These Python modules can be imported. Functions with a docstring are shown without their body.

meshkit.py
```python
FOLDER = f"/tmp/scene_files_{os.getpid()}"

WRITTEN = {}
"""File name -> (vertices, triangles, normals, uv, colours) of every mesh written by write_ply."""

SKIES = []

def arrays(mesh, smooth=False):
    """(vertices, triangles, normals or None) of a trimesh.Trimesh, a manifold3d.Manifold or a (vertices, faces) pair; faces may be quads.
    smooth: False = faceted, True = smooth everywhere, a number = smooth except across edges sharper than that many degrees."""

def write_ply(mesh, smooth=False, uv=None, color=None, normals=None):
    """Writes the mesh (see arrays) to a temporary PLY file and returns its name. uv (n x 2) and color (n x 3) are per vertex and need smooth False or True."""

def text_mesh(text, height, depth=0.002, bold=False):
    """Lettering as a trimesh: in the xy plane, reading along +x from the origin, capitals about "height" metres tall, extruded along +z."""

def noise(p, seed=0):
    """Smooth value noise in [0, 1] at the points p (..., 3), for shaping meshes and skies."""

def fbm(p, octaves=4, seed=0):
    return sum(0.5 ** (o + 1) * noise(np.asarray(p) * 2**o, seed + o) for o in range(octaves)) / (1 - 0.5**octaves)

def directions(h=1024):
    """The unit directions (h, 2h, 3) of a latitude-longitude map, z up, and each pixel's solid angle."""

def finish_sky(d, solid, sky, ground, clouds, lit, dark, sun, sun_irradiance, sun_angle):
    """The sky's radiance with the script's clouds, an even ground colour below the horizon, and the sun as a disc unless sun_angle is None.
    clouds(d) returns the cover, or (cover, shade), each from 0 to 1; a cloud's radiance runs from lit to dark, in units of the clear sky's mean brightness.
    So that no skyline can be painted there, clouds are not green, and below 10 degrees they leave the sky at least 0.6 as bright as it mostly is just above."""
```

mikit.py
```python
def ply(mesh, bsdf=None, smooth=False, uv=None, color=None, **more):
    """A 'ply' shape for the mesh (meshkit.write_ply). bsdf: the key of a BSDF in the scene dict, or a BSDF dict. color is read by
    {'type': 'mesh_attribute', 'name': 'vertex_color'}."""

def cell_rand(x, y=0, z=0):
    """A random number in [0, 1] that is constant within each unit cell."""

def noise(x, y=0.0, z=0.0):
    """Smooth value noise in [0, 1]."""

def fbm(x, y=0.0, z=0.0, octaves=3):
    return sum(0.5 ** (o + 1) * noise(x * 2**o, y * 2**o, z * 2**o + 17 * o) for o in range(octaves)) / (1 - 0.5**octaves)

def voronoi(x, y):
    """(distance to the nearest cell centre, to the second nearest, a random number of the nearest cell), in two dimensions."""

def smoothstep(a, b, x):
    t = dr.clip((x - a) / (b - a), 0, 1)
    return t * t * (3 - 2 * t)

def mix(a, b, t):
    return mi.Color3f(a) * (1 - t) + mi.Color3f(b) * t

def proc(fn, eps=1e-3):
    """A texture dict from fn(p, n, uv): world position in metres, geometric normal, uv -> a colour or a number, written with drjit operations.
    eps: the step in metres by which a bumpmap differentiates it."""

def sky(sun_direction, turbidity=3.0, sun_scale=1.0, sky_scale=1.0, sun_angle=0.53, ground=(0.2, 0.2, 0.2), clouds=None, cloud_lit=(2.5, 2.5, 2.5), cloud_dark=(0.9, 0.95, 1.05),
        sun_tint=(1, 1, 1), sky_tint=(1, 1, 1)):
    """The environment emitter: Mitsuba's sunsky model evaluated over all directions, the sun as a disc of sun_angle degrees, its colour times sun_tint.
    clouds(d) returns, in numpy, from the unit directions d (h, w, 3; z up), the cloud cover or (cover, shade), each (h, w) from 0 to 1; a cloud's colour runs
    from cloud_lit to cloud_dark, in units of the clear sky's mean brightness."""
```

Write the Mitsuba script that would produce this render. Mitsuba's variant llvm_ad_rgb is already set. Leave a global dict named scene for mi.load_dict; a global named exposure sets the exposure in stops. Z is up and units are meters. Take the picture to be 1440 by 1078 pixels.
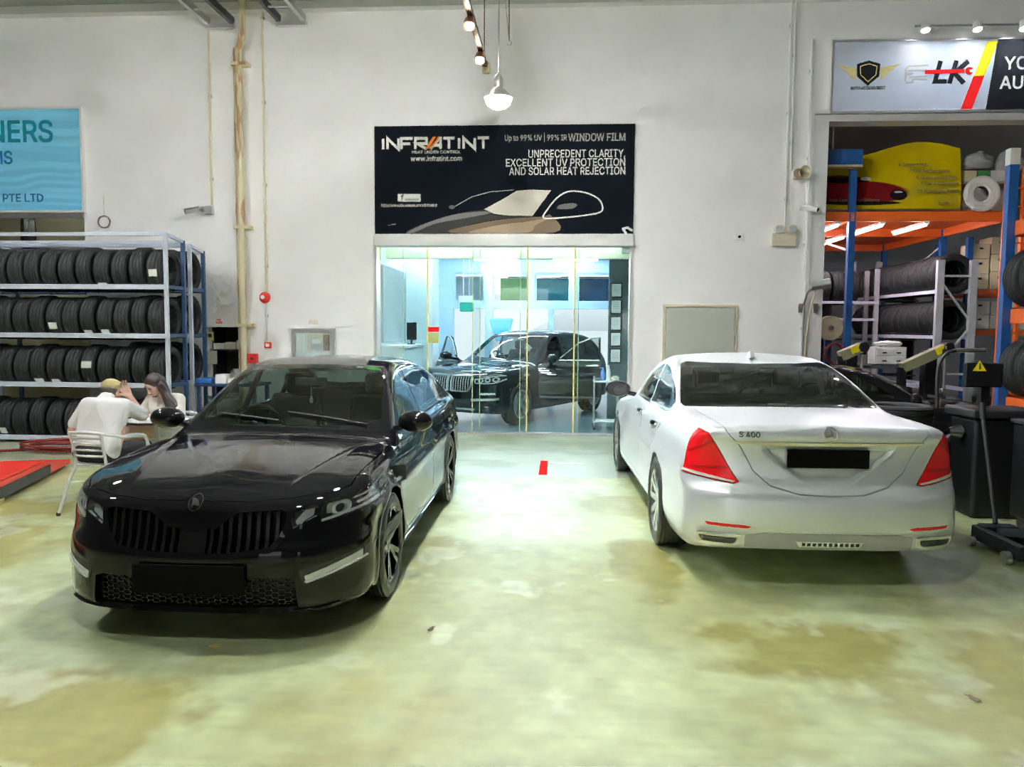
import math, random
import numpy as np, trimesh, shapely, drjit as dr, mitsuba as mi
import manifold3d as m3
from shapely.geometry import Polygon, LineString, Point, box as sbox
from shapely import affinity
from scipy.interpolate import PchipInterpolator, CubicSpline
from scipy.ndimage import gaussian_filter1d
import mikit, meshkit
from mikit import noise, fbm, voronoi, smoothstep, mix, proc

T = mi.ScalarTransform4f
scene, labels = {}, {}
PI = math.pi

# ------------------------------------------------------------------ camera, light, exposure
PITCH, YAW, ROLL = math.radians(4.113), math.radians(3.727), math.radians(0.428)
fw = np.array([-math.sin(YAW) * math.cos(PITCH), math.cos(YAW) * math.cos(PITCH), -math.sin(PITCH)])
rt = np.cross(fw, [0, 0, 1.0]); rt /= np.linalg.norm(rt)
up0 = np.cross(rt, fw)
up = -math.sin(ROLL) * rt + math.cos(ROLL) * up0
EYE = np.array([0, 0, 1.698])
scene['camera'] = {'type': 'perspective', 'fov': math.degrees(2 * math.atan(720 / 1070)), 'fov_axis': 'x', 'near_clip': 0.05, 'far_clip': 300.0,
                   'to_world': T().look_at(origin=EYE.tolist(), target=(EYE + fw).tolist(), up=up.tolist())}
scene['sky'] = mikit.sky((0.25, 0.75, 0.62), turbidity=4.0, sun_scale=0.0, sky_scale=5.0, ground=(0.30, 0.30, 0.28),
                         clouds=lambda d: 0.85 + 0 * d[..., 0], cloud_lit=(1.25, 1.25, 1.22), cloud_dark=(0.9, 0.95, 1.0))
exposure = 1.68
LAMP = 440.0

# ------------------------------------------------------------------ helpers: naming, meshes
def key_for(name):
    if name not in USED:
        USED[name] = 0
        return name
    USED[name] += 1
    return f'{name}_{USED[name]:03d}'
USED = {}
def thing(name, label=None, cat=None, group=None, kind=None):
    k = key_for(name); labels[k] = {}
    for a, b in (('label', label), ('category', cat), ('group', group), ('kind', kind)):
        if b: labels[k][a] = b
    return k
def as_tm(m):
    if isinstance(m, trimesh.Trimesh): return m
    if isinstance(m, (list,)): return trimesh.util.concatenate([as_tm(x) for x in m])
    if hasattr(m, 'to_mesh'):
        q = m.to_mesh(); return trimesh.Trimesh(np.array(q.vert_properties[:, :3]), np.array(q.tri_verts), process=False)
    return trimesh.Trimesh(*m, process=False)
def part(parent, name, mesh, mat, M=None, smooth=28, label=None, kind=None):
    """one entry of scene under parent (or the entry of the thing itself when name is None)"""
    k = key_for(f'{parent}__{name}') if name else parent
    d = mesh if isinstance(mesh, dict) else mikit.ply(as_tm(mesh), mat, smooth=smooth)
    if isinstance(mesh, dict) and mat: d = {**d, 'bsdf': {'type': 'ref', 'id': mat}}
    if M is not None: d = {**d, 'to_world': M}
    scene[k] = d
    if label or kind:
        labels[k] = {**labels.get(k, {}), **({'label': label} if label else {}), **({'kind': kind} if kind else {})}
    return k
def single(name, mesh, mat, label, cat, group=None, M=None, smooth=28):
    return part(thing(name, label, cat, group), None, mesh, mat, M, smooth)
def struct(name, mesh, mat, label=None, smooth=False):
    k = key_for(name); labels[k] = {'kind': 'structure'}
    if label: labels[k]['label'] = label
    return part(k, None, mesh, mat, None, smooth)
def TR(x=0, y=0, z=0, rz=0, s=None):
    m = T().translate([x, y, z]).rotate([0, 0, 1], rz)
    return m.scale(s) if s is not None else m

def bx(x0, x1, y0, y1, z0, z1):
    return trimesh.creation.box(bounds=[[min(x0, x1), min(y0, y1), min(z0, z1)], [max(x0, x1), max(y0, y1), max(z0, z1)]])
def rbx(x0, x1, y0, y1, z0, z1, r=0.01, n=6):
    """box with rounded edges"""
    lo, hi = np.minimum([x0, y0, z0], [x1, y1, z1]) + r, np.maximum([x0, y0, z0], [x1, y1, z1]) - r
    hi = np.maximum(hi, lo + 1e-5)
    s = m3.Manifold.sphere(r, n * 2)
    return as_tm(m3.Manifold.batch_hull([s.translate([a, b, c]) for a in (lo[0], hi[0]) for b in (lo[1], hi[1]) for c in (lo[2], hi[2])]))
def cyl(p0, p1, r, n=16, r1=None):
    p0, p1 = np.asarray(p0, float), np.asarray(p1, float)
    L = np.linalg.norm(p1 - p0)
    c = as_tm(m3.Manifold.cylinder(L, r, r if r1 is None else r1, n))
    c.apply_transform(trimesh.geometry.align_vectors([0, 0, 1], (p1 - p0) / L)); c.apply_translation(p0)
    return c
def tube(pts, r, n=10, closed=False):
    """tube along a polyline"""
    pts = np.asarray(pts, float); m = len(pts)
    d = np.roll(pts, -1, 0) - np.roll(pts, 1, 0) if closed else np.gradient(pts, axis=0)
    d /= np.linalg.norm(d, axis=1, keepdims=True)
    a = np.array([0, 0, 1.0]) if abs(d[0][2]) < 0.9 else np.array([1.0, 0, 0])
    u = np.cross(d[0], a); u /= np.linalg.norm(u)
    V = []
    rr = np.broadcast_to(r, (m,))
    for i in range(m):
        u = u - d[i] * (u @ d[i]); u /= np.linalg.norm(u); w = np.cross(d[i], u)
        t = np.arange(n) * 2 * PI / n
        V.append(pts[i] + rr[i] * (np.cos(t)[:, None] * u + np.sin(t)[:, None] * w))
    V = np.vstack(V); F = []
    k = np.arange(n); k2 = (k + 1) % n
    for i in range(m if closed else m - 1):
        a, b = i * n, ((i + 1) % m) * n
        F += [np.stack([a + k, a + k2, b + k2], 1), np.stack([a + k, b + k2, b + k], 1)]
    if not closed:
        V = np.vstack([V, pts[:1], pts[-1:]]); c0, c1 = len(V) - 2, len(V) - 1
        F += [np.stack([k2, k, k * 0 + c0], 1), np.stack([(m - 1) * n + k, (m - 1) * n + k2, k * 0 + c1], 1)]
    tm = trimesh.Trimesh(V, np.vstack(F), process=False)
    return tm
def bar(p0, p1, w, t, upv=(0, 0, 1)):
    """rectangular bar from p0 to p1; w across, t along upv"""
    p0, p1 = np.asarray(p0, float), np.asarray(p1, float)
    d = p1 - p0; L = np.linalg.norm(d); d = d / L
    u = np.asarray(upv, float); u = u - d * (u @ d)
    if np.linalg.norm(u) < 1e-6: u = np.array([1.0, 0, 0]) - d * d[0]
    u /= np.linalg.norm(u); s = np.cross(d, u)
    b = trimesh.creation.box([L, w, t])
    M = np.eye(4); M[:3, 0], M[:3, 1], M[:3, 2], M[:3, 3] = d, s, u, (p0 + p1) / 2
    b.apply_transform(M)
    return b
def lathe(prof, n=32, axis='z'):
    """closed profile [(r, z)...] revolved; axis z or y"""
    prof = np.asarray(prof, float); m = len(prof)
    t = np.arange(n) * 2 * PI / n
    V = np.stack([prof[:, 0][None] * np.cos(t)[:, None], prof[:, 0][None] * np.sin(t)[:, None], np.broadcast_to(prof[:, 1], (n, m))], -1).reshape(-1, 3)
    i, j = np.meshgrid(np.arange(n), np.arange(m), indexing='ij')
    a, b = (i * m + j).ravel(), (((i + 1) % n) * m + j).ravel()
    c, d = (((i + 1) % n) * m + (j + 1) % m).ravel(), (i * m + (j + 1) % m).ravel()
    tm = trimesh.Trimesh(V, np.vstack([np.stack([a, b, c], 1), np.stack([a, c, d], 1)]), process=False)
    if tm.volume < 0: tm.invert()
    if axis == 'y': tm.apply_transform(trimesh.transformations.rotation_matrix(-PI / 2, [1, 0, 0]))
    if axis == 'x': tm.apply_transform(trimesh.transformations.rotation_matrix(PI / 2, [0, 1, 0]))
    return tm
def manif(tm):
    tm = as_tm(tm)
    return m3.Manifold(m3.Mesh(vert_properties=np.asarray(tm.vertices, np.float32), tri_verts=np.asarray(tm.faces, np.uint32)))
def rings(g):
    out = []
    for q in getattr(g, 'geoms', [g]):
        if q.is_empty or q.geom_type != 'Polygon': continue
        out.append(np.array(shapely.geometry.polygon.orient(q).exterior.coords)[:-1])
        out += [np.array(i.coords)[:-1] for i in shapely.geometry.polygon.orient(q).interiors]
    return out
def prism(poly, view, lo, hi):
    """solid of a polygon: view 'side' = (x, z) run along y, 'end' = (y, z) along x, 'top' = (x, y) along z"""
    if not hasattr(poly, 'geom_type'): poly = Polygon(poly)
    m = m3.CrossSection(rings(poly.buffer(0)), m3.FillRule.Positive).extrude(hi - lo).translate([0, 0, lo])
    if view == 'side': return _axes(m, ((1, 0, 0), (0, 0, 1), (0, 1, 0)))
    if view == 'end': return _axes(m, ((0, 0, 1), (1, 0, 0), (0, 1, 0)))
    return m
def _axes(m, rows):
    A = np.array(rows, float)
    A = np.hstack([A, np.zeros((3, 1))])
    return m.transform(A)
def extr(poly, h):
    if not hasattr(poly, 'geom_type'): poly = Polygon(poly)
    return as_tm(m3.CrossSection(rings(poly.buffer(0)), m3.FillRule.Positive).extrude(h))
def smooth_poly(pts, n=8, closed=True):
    """Catmull-Rom through the points"""
    P = np.asarray(pts, float); N = len(P); out = []
    for i in range(N if closed else N - 1):
        p = [P[(i + k) % N] if closed else P[min(max(i + k, 0), N - 1)] for k in (-1, 0, 1, 2)]
        for t in np.arange(n) / n:
            out.append(0.5 * (2 * p[1] + (p[2] - p[0]) * t + (2 * p[0] - 5 * p[1] + 4 * p[2] - p[3]) * t * t + (3 * p[1] - p[0] - 3 * p[2] + p[3]) * t ** 3))
    if not closed: out.append(P[-1])
    return np.array(out)
def text(s, h, depth=0.003, bold=False, align='l', width=None):
    t = meshkit.text_mesh(s, h, depth, bold)
    x0, x1 = t.bounds[0][0], t.bounds[1][0]
    if width: t.apply_translation([-x0, 0, 0]); t.apply_scale([width / (x1 - x0), 1, 1]); x0, x1 = 0, width
    t.apply_translation([{'l': -x0, 'c': -(x0 + x1) / 2, 'r': -x1}[align], 0, 0])
    return t
def stand(tm, x, y, z):
    """lettering or a flat outline from the xy plane onto a wall facing the camera (-y)"""
    tm = as_tm(tm).copy()
    tm.apply_transform(trimesh.transformations.rotation_matrix(PI / 2, [1, 0, 0])); tm.apply_translation([x, y, z])
    return tm

# ------------------------------------------------------------------ helpers: smooth bodies as fields
def surface_nets(f, o, h):
    """mesh of f < 0 on a regular grid (origin o, step h)"""
    s = f < 0
    nx, ny, nz = f.shape
    sc = [s[a:nx - 1 + a, b:ny - 1 + b, c:nz - 1 + c] for a in (0, 1) for b in (0, 1) for c in (0, 1)]
    n = sum(x.astype(np.int8) for x in sc)
    act = (n > 0) & (n < 8)
    idx = -np.ones(act.shape, int); cells = np.argwhere(act); idx[act] = np.arange(len(cells))
    acc, cnt = np.zeros((len(cells), 3)), np.zeros(len(cells))
    I, J, K = cells.T
    cor = [(a, b, c) for a in (0, 1) for b in (0, 1) for c in (0, 1)]
    for a in range(8):
        for ax in range(3):
            if cor[a][ax]: continue
            c0, c1 = np.array(cor[a]), np.array(cor[a]); c1[ax] = 1
            v0, v1 = f[I + c0[0], J + c0[1], K + c0[2]], f[I + c1[0], J + c1[1], K + c1[2]]
            cr = (v0 < 0) != (v1 < 0)
            t = np.where(cr, v0 / np.where(cr, v0 - v1, 1), 0)
            p = np.broadcast_to(c0, (len(cells), 3)).astype(float).copy(); p[:, ax] = t
            acc[cr] += p[cr]; cnt[cr] += 1
    V = np.asarray(o) + h * (cells + acc / cnt[:, None])
    F = []
    for ax in range(3):
        u, w = (ax + 1) % 3, (ax + 2) % 3
        lo = [slice(None)] * 3; hi = [slice(None)] * 3
        lo[ax], hi[ax] = slice(0, -1), slice(1, None)
        a, b = s[tuple(lo)], s[tuple(hi)]
        e = np.argwhere(a != b)
        ok = (e[:, u] > 0) & (e[:, w] > 0) & (e[:, u] < f.shape[u] - 1) & (e[:, w] < f.shape[w] - 1)
        e = e[ok]
        def at(du, dw):
            q = e.copy(); q[:, u] -= du; q[:, w] -= dw
            return idx[q[:, 0], q[:, 1], q[:, 2]]
        q = np.stack([at(1, 1), at(0, 1), at(0, 0), at(1, 0)], 1)
        flip = ~a[e[:, 0], e[:, 1], e[:, 2]]
        q[flip] = q[flip][:, ::-1]
        F += [q[:, [0, 1, 2]], q[:, [0, 2, 3]]]
    return V, np.vstack(F)
def curve(pts, sigma=0.04):
    """a smooth function through the points: pchip, blurred by sigma"""
    P = np.asarray(pts, float); st = 0.004
    x = np.arange(P[0, 0], P[-1, 0] + st, st)
    y = PchipInterpolator(P[:, 0], P[:, 1], extrapolate=True)(np.clip(x, P[0, 0], P[-1, 0]))
    k = int(4 * sigma / st) + 2
    l, r = y[0] + (y[1] - y[0]) * np.arange(-k, 0), y[-1] + (y[-1] - y[-2]) * np.arange(1, k + 1)
    y = gaussian_filter1d(np.r_[l, y, r], sigma / st)[k:-k] if sigma else y
    cs = CubicSpline(x[::2], y[::2]); x0, x1 = x[::2][0], x[::2][-1]
    y0, y1, d0, d1 = cs(x0), cs(x1), cs(x0, 1), cs(x1, 1)
    def g(q):
        q = np.asarray(q, float); c = np.clip(q, x0, x1)
        return cs(c) + np.where(q < x0, d0 * (q - x0), 0) + np.where(q > x1, d1 * (q - x1), 0)
    return g
def smax(a, b, k):
    h = np.maximum(k - np.abs(a - b), 0) / k
    return np.maximum(a, b) + h * h * k / 4
def smin(a, b, k): return -smax(-a, -b, k)
def sstep(a, b, x):
    t = np.clip((x - a) / (b - a), 0, 1); return t * t * (3 - 2 * t)
class Field:
    """a body given by f(x, y, z) < 0, its mesh, exact normals, cuts and patches that follow its skin"""
    def __init__(s, f, lo, hi, h):
        s.f, s.lo, s.hi = f, np.array(lo, float), np.array(hi, float)
        s.solid = s.mesh(0.0, h)
    def mesh(s, d, h, extra=None):
        ax = [np.arange(a - 2 * h + 1e-4, b + 3 * h, h) for a, b in zip(s.lo, s.hi)]
        X, Y, Z = ax[0][:, None, None], ax[1][None, :, None], ax[2][None, None, :]
        v = s.f(X, Y, Z) + d
        if extra is not None: v = np.maximum(v, extra(X, Y, Z))
        V, F = surface_nets(np.broadcast_to(v, (len(ax[0]), len(ax[1]), len(ax[2]))), [a[0] for a in ax], h)
        if extra is None:
            for _ in range(3):
                val, g = s.grad(V)
                V = V - np.clip((val + d) / np.maximum((g * g).sum(1), 0.25), -h, h)[:, None] * g
        return manif((V, F))
    def grad(s, V, e=0.0012):
        x, y, z = V.T
        g = np.stack([s.f(x + e, y, z) - s.f(x - e, y, z), s.f(x, y + e, z) - s.f(x, y - e, z), s.f(x, y, z + e) - s.f(x, y, z - e)], 1) / (2 * e)
        return s.f(x, y, z), g
    def skin(s, m, which='all', eps=0.0025):
        """arrays (V, F, N): skin triangles carry the field's own normals, cut faces are flat. which: all, outer, inner"""
        tm = as_tm(m); V, F = np.asarray(tm.vertices, float), np.asarray(tm.faces)
        val, g = s.grad(V); n = g / np.maximum(np.linalg.norm(g, axis=1, keepdims=True), 1e-9)
        fn = np.cross(V[F[:, 1]] - V[F[:, 0]], V[F[:, 2]] - V[F[:, 0]]); fl = np.linalg.norm(fn, axis=1, keepdims=True); fn = fn / np.maximum(fl, 1e-15)
        outer = (np.abs(val[F]).max(1) < eps) & ((fn * n[F].mean(1)).sum(1) > 0.5)
        keep = fl[:, 0] > 1e-12
        A, B = F[outer & keep], F[~outer & keep]
        if which == 'outer': B = B[:0]
        if which == 'inner': A = A[:0]
        deep = None
        nb = fn[~outer & keep] if len(B) else np.zeros((0, 3))
        VV = np.vstack([V, V[B].reshape(-1, 3)]); NN = np.vstack([n, np.repeat(nb, 3, 0)])
        FF = np.vstack([A, len(V) + np.arange(len(B) * 3).reshape(-1, 3)])
        used = np.unique(FF); mp = np.zeros(len(VV), int); mp[used] = np.arange(len(used))
        return VV[used], mp[FF], NN[used]
    def ply(s, m, mat, which='all'):
        V, F, N = s.skin(m, which)
        path = meshkit.write_ply(trimesh.Trimesh(V, F, process=False), smooth=False, normals=N)
        return {'type': 'ply', 'filename': path, 'face_normals': False, 'bsdf': {'type': 'ref', 'id': mat}}
    def hit(s, a, b, view, d=0.0, lo=None, hi=None):
        """where the skin lies along the view's axis: view 'front' from -x, 'rear' from +x, 'right' from +y, 'left' from -y, 'top' from +z"""
        a, b = np.asarray(a, float), np.asarray(b, float)
        ax = {'front': 0, 'rear': 0, 'right': 1, 'left': 1, 'top': 2}[view]
        far = (s.lo[ax] - 0.05) if view in ('front', 'left') else (s.hi[ax] + 0.05)
        near = {'front': far + 1.2, 'rear': far - 1.2, 'right': 0.1, 'left': -0.1, 'top': 0.5}[view]
        def pt(t):
            return {0: (t, a, b), 1: (a, t, b), 2: (a, b, t)}[ax]
        ts = np.linspace(far, near, 80); o = np.full(a.shape, near); done = np.zeros(a.shape, bool)
        for i in range(1, len(ts)):
            v = s.f(*pt(np.full(a.shape, ts[i]))) + d
            new = (v < 0) & ~done
            if new.any():
                l, r = np.full(a.shape, ts[i - 1]), np.full(a.shape, ts[i])
                for _ in range(14):
                    m = (l + r) / 2; ins = s.f(*pt(m)) + d < 0
                    l, r = np.where(ins, l, m), np.where(ins, m, r)
                o[new] = ((l + r) / 2)[new]; done |= new
        return o
    def patch(s, poly, view, out=0.004, depth=0.012, step=0.02):
        """a plate that follows the skin, standing 'out' proud of it: outline poly in (y, z) for front/rear, (x, z) for sides, (x, y) for top"""
        if not hasattr(poly, 'geom_type'): poly = Polygon(poly)
        poly = poly.buffer(0)
        g = getattr(poly, 'geoms', None)
        if g is not None: return trimesh.util.concatenate([s.patch(q, view, out, depth, step) for q in g])
        poly = poly.segmentize(step)
        tm = as_tm(m3.CrossSection(rings(poly), m3.FillRule.Positive).extrude(step).refine_to_length(step * 1.5)); v = np.asarray(tm.vertices)
        lev = (v[:, 2] > step / 2).astype(float)
        t = s.hit(v[:, 0], v[:, 1], view)
        P = {'front': (t, v[:, 0], v[:, 1]), 'rear': (t, v[:, 0], v[:, 1]), 'right': (v[:, 0], t, v[:, 1]), 'left': (v[:, 0], t, v[:, 1]), 'top': (v[:, 0], v[:, 1], t)}[view]
        P = np.stack(P, 1)
        _, n = s.grad(P, 0.004); n /= np.maximum(np.linalg.norm(n, axis=1, keepdims=True), 1e-9)
        P = P + n * (out - depth * (1 - lev))[:, None]
        q = trimesh.Trimesh(P, tm.faces, process=False)
        q.merge_vertices(); q.update_faces(q.nondegenerate_faces())
        if q.volume < 0: q.invert()
        return q

# ------------------------------------------------------------------ materials
def rgb(c): return {'type': 'rgb', 'value': list(c)}
def matte(n, c): scene[n] = {'type': 'twosided', 'bsdf': {'type': 'diffuse', 'reflectance': c if isinstance(c, dict) else rgb(c)}}
def gloss(n, c, alpha=.12, ior=1.5): scene[n] = {'type': 'twosided', 'bsdf': {'type': 'roughplastic', 'diffuse_reflectance': c if isinstance(c, dict) else rgb(c), 'alpha': alpha, 'int_ior': ior, 'nonlinear': False}}
def mirror_gloss(n, c, ior=1.5): scene[n] = {'type': 'twosided', 'bsdf': {'type': 'plastic', 'diffuse_reflectance': c if isinstance(c, dict) else rgb(c), 'int_ior': ior}}
def metal(n, c, rough=.25): scene[n] = {'type': 'twosided', 'bsdf': {'type': 'principled', 'base_color': c if isinstance(c, dict) else rgb(c), 'metallic': 1.0, 'roughness': rough}}
def pane(n, c, r=1.0): scene[n] = {'type': 'thindielectric', 'int_ior': 1.5, 'specular_transmittance': rgb(c), 'specular_reflectance': rgb((r, r, r))}

def wall_color(p, n, uv):
    f = fbm(p.x * .7, p.y * .7, p.z * .7, octaves=3)
    c = mix((.84, .835, .825), (.88, .88, .87), smoothstep(.3, .7, f))
    s = smoothstep(.60, .80, fbm(p.x * 4.1 + 3, p.z * 3.3, p.y, octaves=3)) * .10
    # scuffed patch beside the tyre rack: grime with its own outline
    dx, dz = (p.x + 5.62) / .22, (p.z - 2.15) / .30
    g = dr.exp(-(dx * dx + dz * dz)) * smoothstep(.46, .66, fbm(p.x * 11, p.z * 9, 2.0, octaves=3))
    return mix(c, (.50, .46, .36), s * .5 + dr.clip(g, 0, 1) * .8)
matte('wall_paint', proc(wall_color))
def floor_color(p, n, uv):
    # power-floated concrete: pale clouds, yellow-olive oil and water stains with ragged edges, fine trowel streaks
    a = fbm(p.x * .62 + 4, p.y * .62, .3, octaves=4); b = fbm(p.x * 2.3, p.y * 1.9 + 9, 1.7, octaves=4)
    c = mix((.32, .345, .165), (.47, .53, .30), smoothstep(.38, .60, a * .55 + b * .45))
    w = fbm(p.x * 1.7 + 31, p.y * 1.6 + 11, 5.0, octaves=4) - .5; w2 = fbm(p.x * 6 + 3, p.y * 5, 9.0, octaves=3) - .5
    def blob(cx, cy, rx, ry): return dr.square((p.x - cx) / rx) + dr.square((p.y - cy) / ry)
    d = dr.minimum(dr.minimum(blob(1.35, 4.0, .62, .42), blob(2.75, 3.75, .95, .5)), dr.minimum(dr.minimum(blob(-2.15, 3.05, .5, .35), blob(-5.0, 5.6, 1.1, 1.3)), dr.minimum(blob(.62, 5.6, .22, .8), blob(-1.0, 2.2, .7, .3))))
    st = smoothstep(1.35, .45, d + w * 3.2 + w2 * 1.1)
    c = mix(c, (.215, .195, .040), st * .80)
    c = mix(c, (.30, .30, .12), smoothstep(.57, .70, fbm(p.x * 1.05 + 12, p.y * .95 + 3, 7.0, octaves=4)) * .75)
    pale = smoothstep(.60, .72, fbm(p.x * 3.1 + 2, p.y * 2.7 + 40, 8.0, octaves=4))
    c = mix(c, (.53, .58, .43), pale * .45)
    g = fbm(p.x * 9, p.y * 7, 2.0, octaves=3) * .7 + fbm(p.x * 5 + p.y * 2, p.y * 26, 4.0, octaves=2) * .3
    return c * (.80 + .40 * g)
def floor_rough(p, n, uv):
    return .16 + .22 * fbm(p.x * 2.3 + 1, p.y * 2.3, 3.0, octaves=3)
scene['concrete'] = {'type': 'twosided', 'bsdf': {'type': 'roughplastic', 'diffuse_reflectance': proc(floor_color), 'alpha': .22, 'int_ior': 1.45}}
def apron_color(p, n, uv):
    a = fbm(p.x * 1.2 + 7, p.y * 1.6, .3, octaves=4)
    c = mix((.25, .28, .18), (.36, .40, .30), smoothstep(.35, .62, a))
    return mix(c, (.26, .27, .13), smoothstep(.58, .70, fbm(p.x * 2.2 + 5, p.y * 2.6, 2.0, octaves=3)) * .5)
scene['apron_concrete'] = {'type': 'twosided', 'bsdf': {'type': 'roughplastic', 'diffuse_reflectance': proc(apron_color), 'alpha': .12, 'int_ior': 1.5}}
scene['shop_floor'] = {'type': 'twosided', 'bsdf': {'type': 'roughplastic', 'diffuse_reflectance': rgb((.16, .24, .27)), 'alpha': .08, 'int_ior': 1.55}}
matte('ceiling_paint', (.28, .30, .26)); matte('dark_void', (.03, .03, .03)); matte('cream_wall', (.52, .50, .36)); matte('shop_white', (.80, .83, .84))
matte('dim_wall', (.12, .12, .12)); gloss('beam_grey', (.42, .43, .40), .3)
gloss('trim_white', (.78, .78, .76), .25); metal('alu', (.80, .79, .80), .35); metal('chrome', (.86, .86, .86), .08); metal('steel', (.55, .55, .55), .3)
gloss('cream_paint', (.74, .68, .50), .25); gloss('white_plastic', (.80, .80, .78), .2); gloss('beige_plastic', (.74, .70, .54), .25); gloss('red_plastic', (.62, .03, .02), .2)
gloss('black_plastic', (.012, .012, .013), .2); gloss('black_matte', (.012, .012, .012), .45); mirror_gloss('gloss_black', (.004, .004, .005), 1.36)
gloss('rubber', (.016, .019, .019), .32); matte('paper', (.85, .86, .84)); matte('ink', (.03, .03, .04))

# ------------------------------------------------------------------ the building
WY, WT = 12.183, .26                      # front face and thickness of the wall with the shop door
CEIL = 6.78
XL, XR, YB = -13.0, 10.5, -7.5
def wall_with_holes(x0, x1, z0, z1, holes, y0, y1):
    p = sbox(x0, z0, x1, z1)
    for a, b, c, d in holes: p = p.difference(sbox(a, c, b, d))
    return as_tm(prism(p, 'side', y0, y1))
HOLES = [(-12.2, -7.86, -.01, 3.56), (-5.861, -5.235, .55, 1.69), (-3.02, 1.095, -.01, 3.2), (4.02, 9.6, -.01, 4.88)]
struct('wall_front', wall_with_holes(XL, XR, 0, CEIL, HOLES, WY, WY + WT), 'wall_paint')
struct('floor', bx(XL, XR, YB - 6, 8.68, -.2, 0), 'concrete')
struct('floor_apron', bx(XL, XR, 8.692, WY + .06, -.2, -.002), 'apron_concrete', 'smoother grey-green concrete strip of floor before the glass door')
struct('floor_joint', bx(XL, XR, 8.68, 8.692, -.2, -.012), 'dark_void', 'dark joint line across the concrete floor')
struct('ceiling', bx(XL, XR, YB, WY, CEIL, CEIL + .2), 'ceiling_paint')
struct('wall_left', bx(XL - .2, XL, YB, WY, 0, CEIL), 'dim_wall')
struct('wall_right', bx(XR, XR + .2, YB, WY, 0, CEIL), 'dim_wall')
struct('wall_back', wall_with_holes(XL, XR, 0, CEIL, [(-3.2, -.6, -.01, 3.4), (2.5, 3.3, -.01, 2.4)], YB - .25, YB), 'dim_wall')
for i, y in enumerate((10.4, 7.4, 4.4, 1.4, -1.6, -4.6)):
    k = struct('ceiling_beam' if i == 0 else 'ceiling_beam', bx(XL, XR, y - .14, y + .14, CEIL - .42, CEIL), 'beam_grey')
struct('ceiling_ledge', bx(XL, XR, WY - .16, WY, 6.66, CEIL), 'trim_white', 'pale ledge where the wall meets the ceiling')

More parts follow.
